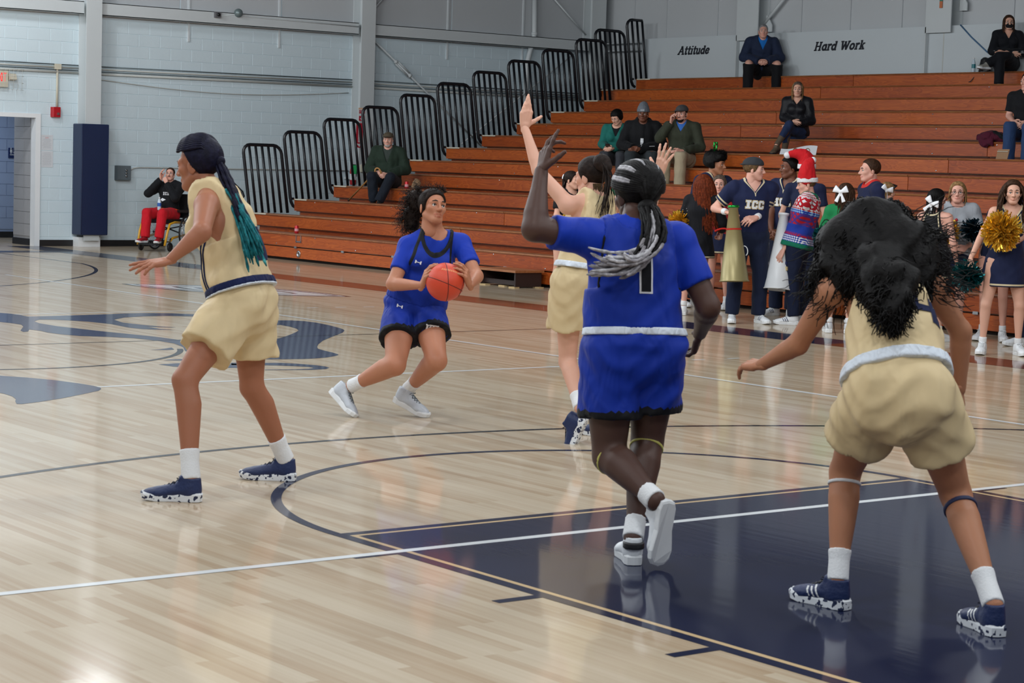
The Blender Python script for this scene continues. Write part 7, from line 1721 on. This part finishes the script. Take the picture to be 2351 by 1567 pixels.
# C8 second santa hat, mostly hidden
J, s, f, r = std(1838, 708, 392, 150, 150, fem=True)
p = Person(J, 'person in red santa hat mostly hidden behind the two ICC jerseys', SK_FAIR, True, s * .97, .95, group=SQUAD, **BG); p.body(hands_auto(p), hh=.0095, coarse=True); p.top('top', NAVYC, .6, hem=-.05); p.pants('trousers', PANTN); shoes2(p, f, CSHOE, .25); p.hair_cap(H_BRN, .012, h=.010); santa_hat(p, at(1808, 356, dep(p.J['head'])))
# C9 christmas sweater
def sweater_pattern(nt, base):
    N = nt.nodes; L = nt.links; a = N.new('ShaderNodeAttribute'); a.attribute_name = 'tc'; sp = N.new('ShaderNodeSeparateXYZ'); L.new(a.outputs['Vector'], sp.inputs[0]); W_ = sp.outputs[2]; U = math_n(nt, 'ADD', sp.outputs[0], sp.outputs[1])
    RED, WH, BL, GR, PU, LB = srgb(186, 30, 44), srgb(226, 226, 230), srgb(38, 62, 160), srgb(20, 110, 84), srgb(84, 52, 130), srgb(150, 190, 226)
    c1 = math_n(nt, 'PINGPONG', math_n(nt, 'MULTIPLY', U, 28), 1.0); c2 = math_n(nt, 'PINGPONG', math_n(nt, 'MULTIPLY', W_, 28), 1.0); star = math_n(nt, 'GREATER_THAN', math_n(nt, 'ABSOLUTE', math_n(nt, 'SUBTRACT', c1, c2)), .42); f1 = math_n(nt, 'PINGPONG', math_n(nt, 'MULTIPLY', U, 90), 1.0); f2 = math_n(nt, 'PINGPONG', math_n(nt, 'MULTIPLY', W_, 90), 1.0); dots = math_n(nt, 'GREATER_THAN', math_n(nt, 'ADD', f1, f2), 1.05)
    def band(lo, hi, c, out): return mixc(nt, math_n(nt, 'MULTIPLY', math_n(nt, 'GREATER_THAN', W_, lo), math_n(nt, 'LESS_THAN', W_, hi)), out, c)
    out = base; out = band(-1, .02, GR, out); out = band(.02, .09, mixc(nt, dots, BL, WH), out); out = band(.09, .12, mixc(nt, dots, PU, RED), out); out = band(.12, .21, BL, out); out = band(.21, .33, mixc(nt, star, PU, RED), out); out = band(.33, .37, mixc(nt, dots, BL, LB), out); out = band(.37, .395, mixc(nt, dots, RED, WH), out); out = band(.395, .50, mixc(nt, star, RED, WH), out); out = band(.50, .9, mixc(nt, dots, WH, RED), out); return out
J, s, f, r = std(1822, 744, 424, -112, -92, dict(elR=(.22, .10, 1.10), wrR=(.14, .24, .88), elL=(-.26, -.02, 1.10), wrL=(-.24, .14, .82)), fem=False, hx=1842, tilt=-.12, warms=dict(elL=(1816, 542, -.16), wrL=(1798, 574, -.18)))
p = Person(J, 'person in santa hat and red white and blue christmas sweater', SK_PINK, False, s, 1.08, group=SQUAD, hipw=1.08, **BG); p.body(hands_auto(p, RELAX, GRIP), brow=H_SAND, hh=.0065, coarse=True)
p.top('sweater', cloth('christmas_sweater', srgb(38, 62, 160), [(.022, srgb(20, 110, 84))], pattern=sweater_pattern, fold=.25), 1.9, infl=.024, hem=-.03, wr=.005, neck=(.07, .075, .04), flare=1.15, h=.009); p.pants('trousers', PANTN, infl=.012, r=(1.05, 1.05, 1.2)); shoes2(p, f, CSHOE, .27, stripes=NVM, laces=W['whitep'])
p.hair_cap(H_SAND, .008, line=(-.05, .07), ycut=(-.02, .06), h=.0095); santa_hat(p, at(1866, 368, dep(p.J['head'])))
DM = dep(J['base']) - .05
megaphone(at(1800, 492, DM), at(1784, 665, DM - .05), .045, .15, mk('white_megaphone', srgb(226, 228, 230), .35, var=.02), 'white megaphone held beside the christmas sweater', loop=False)
MB().box(at(1806, 600, DM - .14) - A3(.01, .01, .03), at(1806, 600, DM - .14) + A3(.01, .01, .0)).build('navy_mark', NVM, bpy.data.objects['megaphone.001']); MB().box(at(1806, 616, DM - .14) - A3(.012, .01, .02), at(1806, 616, DM - .14) + A3(.012, .01, .02)).build('gold_mark', LETG, bpy.data.objects['megaphone.001'])
megaphone(at(1772, 560, 23.4), at(1776, 632, 23.4), .07, .12, mk('white_megaphone', srgb(226, 228, 230), .35), 'white megaphone standing half hidden behind the gold one', loop=False)
# C3 curly-haired tall man with antlers
J, s, f, r = std(1582, 692, 378, 40, 68, fem=False, hx=1628)
p = Person(J, 'tall curly-haired man in navy jersey wearing green antlers', SK_GOLD, False, s, 1.04, group=SQUAD, **BG); p.body(hands_auto(p), brow=BROW, hh=.0095, coarse=True); p.top('jersey', ICCJ, .65, infl=.020, hem=-.13, wr=.005, neck=(.085, .085, .05), vneck=.06, flare=1.15); p.pants('trousers', PANTN); shoes2(p, f, CSHOE, .29, stripes=NVM)
af = [ell((0, -.03, .075), (.105, .115, .085)), ell((0, .06, .095), (.075, .05, .05)), ell((.05, -.03, .02), (.06, .08, .06)), ell((-.05, -.03, .02), (.06, .08, .06))]
V, F = sdf_mesh(af, .009, .03, wr=.010, cut=lambda X, Y, Z: np.minimum(Y - .01, .03 - Z) + 0 * X); p.put('curly_hair', p.hp(V), F, H_BLACK)
mane(p, H_BLACK, [ell(p.hp([q['c']])[0], float(q['rad'][0]) * .9) for q in af[:2]], 420, .035, .004, UPZ * .6, .9, .008, 2.0)
GRF = mk('green_foil', srgb(30, 150, 60), .25, metal=.7); mb = MB()
for e in (-1, 1):
    q = lambda a, b: p.hp([(e * a, -.01, b)])[0]
    for path in ([(.03, .15), (.045, .20), (.06, .25)], [(.04, .19), (.075, .21)], [(.05, .22), (.03, .25)]): mb.tube([q(*c) for c in path], .010, 6)
mb.build('antler_headband', GRF, p.root)
# C4 red-haired woman from behind
J, s, f, r = std(1590, 724, 424, 158, 140, dict(elR=(.25, .04, 1.12), wrR=(.18, .22, 1.0), elL=(-.27, .0, 1.12), wrL=(-.20, .16, .98)), hx=1604)
p = Person(J, 'woman with long auburn hair in black cheer outfit seen from behind', SK_PINK, True, s, 1.0, group=SQUAD, **BG); p.body(hands_auto(p, GRIP, GRIP), hh=.0095, coarse=True); p.top('cheer_top', col('cheer_black', srgb(20, 21, 26)), 1.7, infl=.016, hem=-.04, wr=.005); p.skirt('cheer_skirt', cloth('cheer_black_skirt', srgb(20, 21, 26), [(.008, srgb(20, 21, 26)), (.022, srgb(206, 192, 158))]), .34); shoes2(p, f, CSHOE, .25, laces=W['whitep'], sock=SOCK)
mb = MB()
for i in range(40): q = p.J['shL'] + (p.J['elL'] - p.J['shL']) * rng.uniform(0, 1) + rng.normal(0, .02, 3); mb.ball(q - CFh * .05, .006, seg=5, rings=4)
mb.build('sequins', W['chrome'], p.root)['kind'] = 'stuff'
p.hair_cap(H_RED, .016, line=(-.07, .08), ycut=(-.02, .08), h=.0095); long_hair(p, H_RED, .52, 300, .0085, .012, 2.3, vol=.045, flow=CRh * .07)
pom(1562, 512, dep(J['base']) - .05, .13, POM_GOLD, 'gold pom-pom with black strands beside the auburn-haired woman')
# C5 woman in red top behind her
J, s, f, r = std(1646, 706, 424, -30, -10, hx=1642)
p = Person(J, 'woman with grey-brown hair in red top mostly hidden behind auburn hair', SK_PINK, True, s, .98, group=SQUAD, **BG); p.body(hands_auto(p), brow=H_BRN, hh=.0095, coarse=True); p.top('cheer_top', col('cheer_red', srgb(150, 26, 36)), .5, infl=.014, hem=-.02); p.skirt('cheer_skirt', cloth('cheer_navy_skirt', srgb(27, 34, 62), [(.008, srgb(27, 34, 62)), (.024, srgb(206, 192, 158))]), .33); shoes2(p, f, CSHOE, .25, sock=SOCK); p.hair_cap(H_MOUSE, .014, line=(-.06, .085), ycut=(-.03, .08), h=.0095); long_hair(p, H_MOUSE, .18, 70, .006, .003, 1.9)
# C1 woman in black tee behind player
J, s, f, r = std(1292, 694, 414, 30, 62, dict(elR=(.24, .06, 1.12), wrR=(.06, .24, 1.02), elL=(-.24, .04, 1.12), wrL=(-.10, .24, 1.0)), hx=1302)
p = Person(J, 'woman in black graphic tee with white bow behind the jumping player', SK_FAIR, True, s, .98, group=SQUAD, **BG); p.body(hands_auto(p, GRIP, GRIP), brow=BROW, hh=.0095, coarse=True); o = p.top('tee', BLACKC, .62, infl=.016, hem=-.06, wr=.005); p.decal('graphic_print', [[(-.05, .22), (.05, .22), (.05, .34), (-.05, .34)]], mk('green_print', srgb(110, 150, 130), .7, var=.6, vscale=60), 1, o, n=3); p.skirt('cheer_skirt', MATS['cheer_navy_skirt'], .33); shoes2(p, f, CSHOE, .25, sock=SOCK); p.hair_cap(H_BRN, .012, line=(-.07, .085), ycut=(-.02, .08), h=.0095); hair_bow(p, (-.02, -.11, .02), .07); long_hair(p, H_BRN, .2, 50, .006, .003, .7)
pom(1296, 508, dep(J['base']) - .25, .085, POM_GOLD, 'small gold pom-pom held by the woman in black tee', n=220)
# C2 braided person in green sleeve
J, s, f, r = std(1432, 700, 398, 150, 150, dict(elR=(.26, .1, 1.16), wrR=(.2, .28, 1.1)), hx=1438)
p = Person(J, 'person with black braids in green and white shirt behind the raised arm', SK_BRN, True, s, 1.0, group=SQUAD, **BG); p.body(hands_auto(p), hh=.0095, coarse=True); p.top('shirt', cloth('green_shirt', srgb(30, 120, 80), [(.03, srgb(225, 228, 230))]), .7, infl=.018, hem=-.05); p.skirt('cheer_skirt', MATS['cheer_navy_skirt'], .33); shoes2(p, f, CSHOE, .25); cap_ = p.hair_cap(H_BLACK, .016, h=.0095, wr=.002); long_hair(p, H_BLACK, .25, 70, .007, .002, 1.8, name='braids')
# C10 green top with bow, C11 tall boy, C12 blonde
J, s, f, r = std(1925, 764, 446, 165, 150, hx=1928)
p = Person(J, 'woman in green top with large white hair bow beside the dark curly mane', SK_FAIR, True, s, .98, group=SQUAD, **BG); p.body(hands_auto(p, GRIP, GRIP), hh=.0095, coarse=True); p.top('cheer_top', col('kelly_green', srgb(26, 120, 70)), 1.5, infl=.016, hem=-.03, wr=.005); p.skirt('cheer_skirt', MATS['cheer_navy_skirt'], .33); shoes2(p, f, mk('silver_trainer', srgb(200, 202, 205), .5, var=.2, vscale=30), .26, sock=SOCK, laces=W['whitep']); p.hair_cap(H_BROWN, .02, line=(-.07, .08), ycut=(-.02, .08), h=.0095, wr=.004); long_hair(p, H_BROWN, .22, 110, .007, .012, 2.0, vol=.02); hair_bow(p, (-.015, -.135, .03), .085)
pom(1893, 545, dep(J['base']) - .1, .115, POM_TEAL, 'teal and black pom-pom beside the christmas sweater')
J, s, f, r = std(1990, 722, 392, -80, -82, fem=False, hx=1986)
p = Person(J, 'young man with short brown hair and red collar facing left', SK_PINK, False, s, 1.02, group=SQUAD, **BG); p.body(hands_auto(p), brow=BROW, hh=.0095, coarse=True); p.top('sweater', cloth('navy_red_collar', srgb(30, 36, 66), [(.05, srgb(200, 50, 44))]), 1.8, infl=.020, hem=-.05, neck=(.066, .07, .035)); p.pants('trousers', PANTN); shoes2(p, f, CSHOE, .28); p.hair_cap(H_BROWN, .012, line=(-.03, .085), ycut=(-.03, .07), h=.0095, wr=.003)
J, s, f, r = std(2022, 748, 442, 150, 138, hx=2022)
p = Person(J, 'blonde woman with white bow and dark sunglasses pushed up, half hidden by curly hair', SK_FAIR, True, s, .98, group=SQUAD, **BG); p.body(hands_auto(p), hh=.0095, coarse=True); p.top('cheer_top', NAVYC, None, infl=.014, hem=-.02, arm_cut=(.10, .62, .15)); p.skirt('cheer_skirt', MATS['cheer_navy_skirt'], .33); shoes2(p, f, CSHOE, .25, sock=SOCK); p.hair_cap(H_BLOND, .014, line=(-.06, .08), ycut=(-.02, .08), h=.0095); hair_bow(p, (.05, -.10, .03), .075, axis=(.5, .8, -.3)); long_hair(p, H_BLOND, .12, 50, .006, .003, .7)
mb = MB().tube(p.hp([(-.09, .06, .09), (0, .075, .105), (.09, .05, .085), (.095, -.02, .06)]), .010, 6); mb.build('sunglasses', W['black'], p.root)
# C13 dark-haired woman in black, C14 grey sweater, C15 cheerleader, C16 behind, C17 at the edge
J, s, f, r = std(2136, 782, 458, 140, 120, hx=2134)
p = Person(J, 'dark-haired woman in black cheer outfit with white bow seen from behind', SK_PINK, True, s, .96, group=SQUAD, **BG); p.body(hands_auto(p, GRIP, GRIP), hh=.0095, coarse=True); p.top('cheer_top', cloth('cheer_black_trim', srgb(20, 21, 26), [(.008, srgb(20, 21, 26)), (.018, srgb(206, 192, 158))]), None, infl=.014, hem=-.03, arm_cut=(.085, .60, .2)); p.skirt('cheer_skirt', MATS['cheer_black_skirt'], .33); shoes2(p, f, CSHOE, .25, sock=SOCK); p.hair_cap(H_BLACK, .014, line=(-.08, .08), ycut=(-.02, .08), h=.0095); long_hair(p, H_BLACK, .16, 70, .006, .002, 1.9); hair_bow(p, (.04, -.115, -.04), .085, axis=(.8, .3, -.5))
J, s, f, r = std(2176, 776, 442, -8, -14, dict(elR=(.25, .03, 1.10), wrR=(.10, .22, 1.04), elL=(-.26, .04, 1.10), wrL=(-.10, .24, 1.0)), hx=2182, tilt=.05)
p = Person(J, 'woman with glasses in grey sweatshirt and navy cheer skirt', SK_PINK, True, s, 1.02, group=SQUAD, **BG); p.body(hands_auto(p, GRIP, GRIP), brow=H_BRN, hh=.0095, coarse=True); p.top('sweatshirt', col('heather_grey', srgb(156, 160, 166)), 1.6, infl=.026, hem=-.05, wr=.005, neck=(.075, .08, .045), flare=1.15); p.skirt('cheer_skirt', MATS['cheer_navy_skirt'], .36); shoes2(p, f, CSHOE, .25, laces=W['whitep'], sock=SOCK); p.hair_cap(H_BLOND, .012, line=(-.06, .085), ycut=(-.03, .08), h=.0095); long_hair(p, H_BLOND, .16, 60, .006, .004, 1.9, vol=.004); glasses(p)
mb = MB()
for i in range(9): q = p.tp(.72 - .03 * i, .15) + p.rS * .02 * math.sin(i * 2.1); mb.ball(q, .016, mi=i % 3, seg=8, rings=6)
mb.build('bead_necklace', [mk('bead_red', srgb(170, 30, 44), .3), mk('bead_gold', srgb(220, 170, 60), .3), mk('bead_white', srgb(225, 225, 228), .3)], p.root)
pom(2172, 530, dep(J['base']) - .28, .125, POM_GOLD, 'gold pom-pom held by the woman in grey sweatshirt')
pom(2232, 528, 20.4, .11, POM_NAVY, 'dark navy-teal pom-pom held behind the front cheerleader', n=260)
J, s, f, r = std(2296, 814, 442, -6, -8, dict(elR=(.24, -.02, 1.10), wrR=(.30, .05, .85), elL=(-.26, .02, 1.10), wrL=(-.16, .24, 1.06)), hx=2306, stance=.16, warms=dict(elR=(2258, 532, -.03), wrR=(2229, 592, -.06), elL=(2350, 540, -.05), wrL=(2326, 560, -.24)))
p = Person(J, 'curly-haired cheerleader in navy ICC uniform at the front of the squad', SK_FAIR, True, s, .95, group=SQUAD, h=.009); p.body(hands_auto(p, GRIP, GRIP), brow=BROW, hh=.005)
o = p.top('cheer_top', cloth('cheer_navy_top', srgb(27, 34, 64), [(.012, srgb(206, 192, 158)), (.024, srgb(27, 34, 64)), (.034, srgb(206, 192, 158))], fold=.2), None, infl=.012, hem=-.02, arm_cut=(.105, .62, .16), neck=(.085, .085, .05), vneck=.10, wr=.003); icc(p, o, .275, .085)
o = p.skirt('cheer_skirt', cloth('cheer_navy_skirt2', srgb(27, 34, 64), [(.012, srgb(27, 34, 64)), (.028, srgb(206, 192, 158))], fold=.2), .38, r1=(.195, .165)); shoes2(p, f, CSHOE, .25, laces=W['whitep'], sock=SOCK)
p.hair_cap(H_BROWN, .018, line=(-.06, .088), ycut=(-.03, .08), h=.0095, wr=.003); long_hair(p, H_BROWN, .27, 240, .0065, .020, 2.2, vol=.045)
D5 = dep(J['base']); pom(2300, 530, D5 - .32, .165, POM_GOLD, 'large gold pom-pom in the raised hand of the front cheerleader', n=900); pom(2220, 632, D5 - .05, .135, POM_TEAL, 'dark teal pom-pom hanging from the front cheerleader\'s lowered hand', n=760)
J, s, f, r = std(2276, 782, 452, -20, -30, hx=2300)
p = Person(J, 'cheerleader almost hidden behind the curly-haired one, pale legs showing', SK_PINK, True, s, .97, group=SQUAD, **BG); p.body(hands_auto(p), brow=BROW, hh=.0095, coarse=True); p.top('cheer_top', NAVYC, .5, hem=-.02); p.skirt('cheer_skirt', MATS['cheer_navy_skirt'], .33); shoes2(p, f, CSHOE, .25, laces=W['whitep'], sock=SOCK); p.hair_cap(H_BRN, .014, h=.010)
J, s, f, r = std(2366, 796, 400, -50, -50, fem=False)
p = Person(J, 'person in navy trousers at the frame edge, only a white shoe showing', SK_PINK, False, s, 1.04, group=SQUAD, **BG); p.body(hands_auto(p), brow=BROW, hh=.0095, coarse=True); p.top('jersey', ICCJ, .62, hem=-.13, infl=.02); p.pants('trousers', PANTN); shoes2(p, f, CSHOE, .29, stripes=NVM); p.hair_cap(H_BRN, .012, h=.010)
# ================================================================== SMALL THINGS ON THE BLEACHERS
def on_row(px, k, dy=.12): q = ony(px, 300, rowy(k) + dy); return A3(q[0], rowy(k) + dy, rowz(k))
def can(c, label):
    t = thing('soda_can', label, 'can', tuple(c), 'soda cans on the bleachers'); MB().lathe([(.028, 0), (.033, .008), (.033, .108), (.027, .118), (.027, .121)], c, sides=18).build('can_body', mk('can_red', srgb(190, 30, 40), .3, metal=.3), t); MB().lathe([(.0335, .035), (.0335, .075)], c, sides=18, cap=False).build('label_swirl', mk('can_label', srgb(214, 150, 156), .35, var=.5, vscale=60), t); MB().lathe([(.026, .121), (.024, .1215)], c, sides=18).build('can_top', W['chrome'], t)
can(on_row(686, 1), 'pink-red soda can standing alone on the lowest row'); can(on_row(937, 4, .10), 'red soda can beside the old man in green jacket')
c = on_row(958, 4, .12); t = thing('paper_bag', 'crumpled brown paper bag beside the soda can', 'bag', tuple(c)); V, F = sdf_mesh([ell(c + A3(0, 0, .06), (.09, .07, .075)), ell(c + A3(.03, 0, .12), (.05, .05, .05))], .009, .03, wr=.012, cut=lambda X, Y, Z: c[2] + .002 - Z + 0 * X + 0 * Y); link('bag_body', mesh_np('bag_body', V - c, F, mk('kraft', srgb(150, 120, 90), .8, bump=.3)), t)
c = on_row(2286, 8, .10); t = thing('jacket', 'crumpled maroon jacket lying on a bleacher seat', 'jacket', tuple(c)); V, F = sdf_mesh([ell(c + A3(-.05, -.02, .07), (.17, .12, .085)), ell(c + A3(-.17, -.04, .06), (.10, .09, .07)), ell(c + A3(-.05, -.12, -.01), (.12, .03, .06)), seg(c + A3(.08, 0, .06), c + A3(.30, .02, .015), [(0, .07, .07), (1, .012, .02)])], .010, .03, wr=.014); o = link('jacket_body', mesh_np('jacket_body', V - c, F, col('maroon', srgb(78, 22, 42), fold=.8)), t); V, F = sdf_mesh([seg(c + A3(.02, -.03, .09), c + A3(.26, .0, .03), [(0, .07, .06), (1, .02, .02)])], .010, .02, wr=.010); link('lining', mesh_np('lining', V - c, F, BLACKC), t)
c = on_row(2305, 7, .03); t = thing('cardboard_piece', 'small torn cardboard piece leaning on the bleachers', 'cardboard', tuple(c)); mb = MB().obox(c + A3(0, .0, .065), A3(.095, 0, 0), A3(0, .004, 0), A3(.0, .02, .065)); mb.build('card', mk('cardboard', srgb(150, 116, 86), .8), t); MB().obox(c + A3(0, -.005, .10), A3(.09, 0, 0), A3(0, .001, 0), A3(0, .002, .004)).build('tape', W['beige'], t)
c = on_row(1832, 7, .08); t = thing('paper_banner', 'white paper banner with brown sketches lying below the booted woman', 'banner', tuple(c)); mb = MB(); xs = np.linspace(-.36, .38, 12)
for a, b in zip(xs[:-1], xs[1:]): mb.add([c + A3(a, .0, .002), c + A3(b, .0, .002), c + A3(b, .03, .11 + .03 * math.sin(b * 6)), c + A3(a, .03, .11 + .03 * math.sin(a * 6))], [(0, 1, 2, 3)], 0, True)
mb.build('sheet', W['paper'], t); mb = MB()
for x in (-.05, .2): mb.tube([c + A3(x + .045 * math.cos(a), .012 , .055 + .04 * math.sin(a)) for a in np.linspace(0, 6.28, 16, endpoint=False)], .006, 5, closed=True)
mb.build('sketch', mk('sketch_brown', srgb(140, 110, 70), .7), t)
bottle(on_row(2228, 13, .20), 'clear water bottle with teal label on the highest row', mk('teal_label', srgb(40, 120, 130), .4), .24)
c = on_row(2254, 13, .22); t = thing('handbag', 'black handbag with looped strap on the highest row', 'bag', tuple(c)); V, F = sdf_mesh([seg(c + A3(0, 0, .02), c + A3(0, 0, .20), [(0, .12, .06), (1, .09, .04)], flat_a=True)], .009, .02, wr=.004); link('bag_body', mesh_np('bag_body', V - c, F, mk('black_leather', srgb(24, 24, 26), .45)), t); MB().tube(bez([c + A3(-.08, 0, .2), c + A3(-.05, 0, .27), c + A3(.10, 0, .26), c + A3(.16, -.02, .1)], 10), .008, 6).tube(bez([c + A3(.0, -.06, .03), c + A3(0, -.20, .02), c + A3(-.06, -.24, -.18), c + A3(-.12, -.24, -.16)], 10), .007, 6).build('strap', MATS['black_leather'], t)
c = on_row(1342, 5, .14); t = thing('purple_cup', 'purple drink tumbler on the bleachers behind the raised arms', 'cup', tuple(c)); MB().lathe([(.035, 0), (.045, .16), (.047, .17)], c, sides=16).build('cup_body', mk('purple', srgb(84, 40, 110), .4), t); MB().lathe([(.048, .17), (.048, .185)], c, sides=16).build('lid', mk('purple_lid', srgb(60, 26, 84), .4), t)
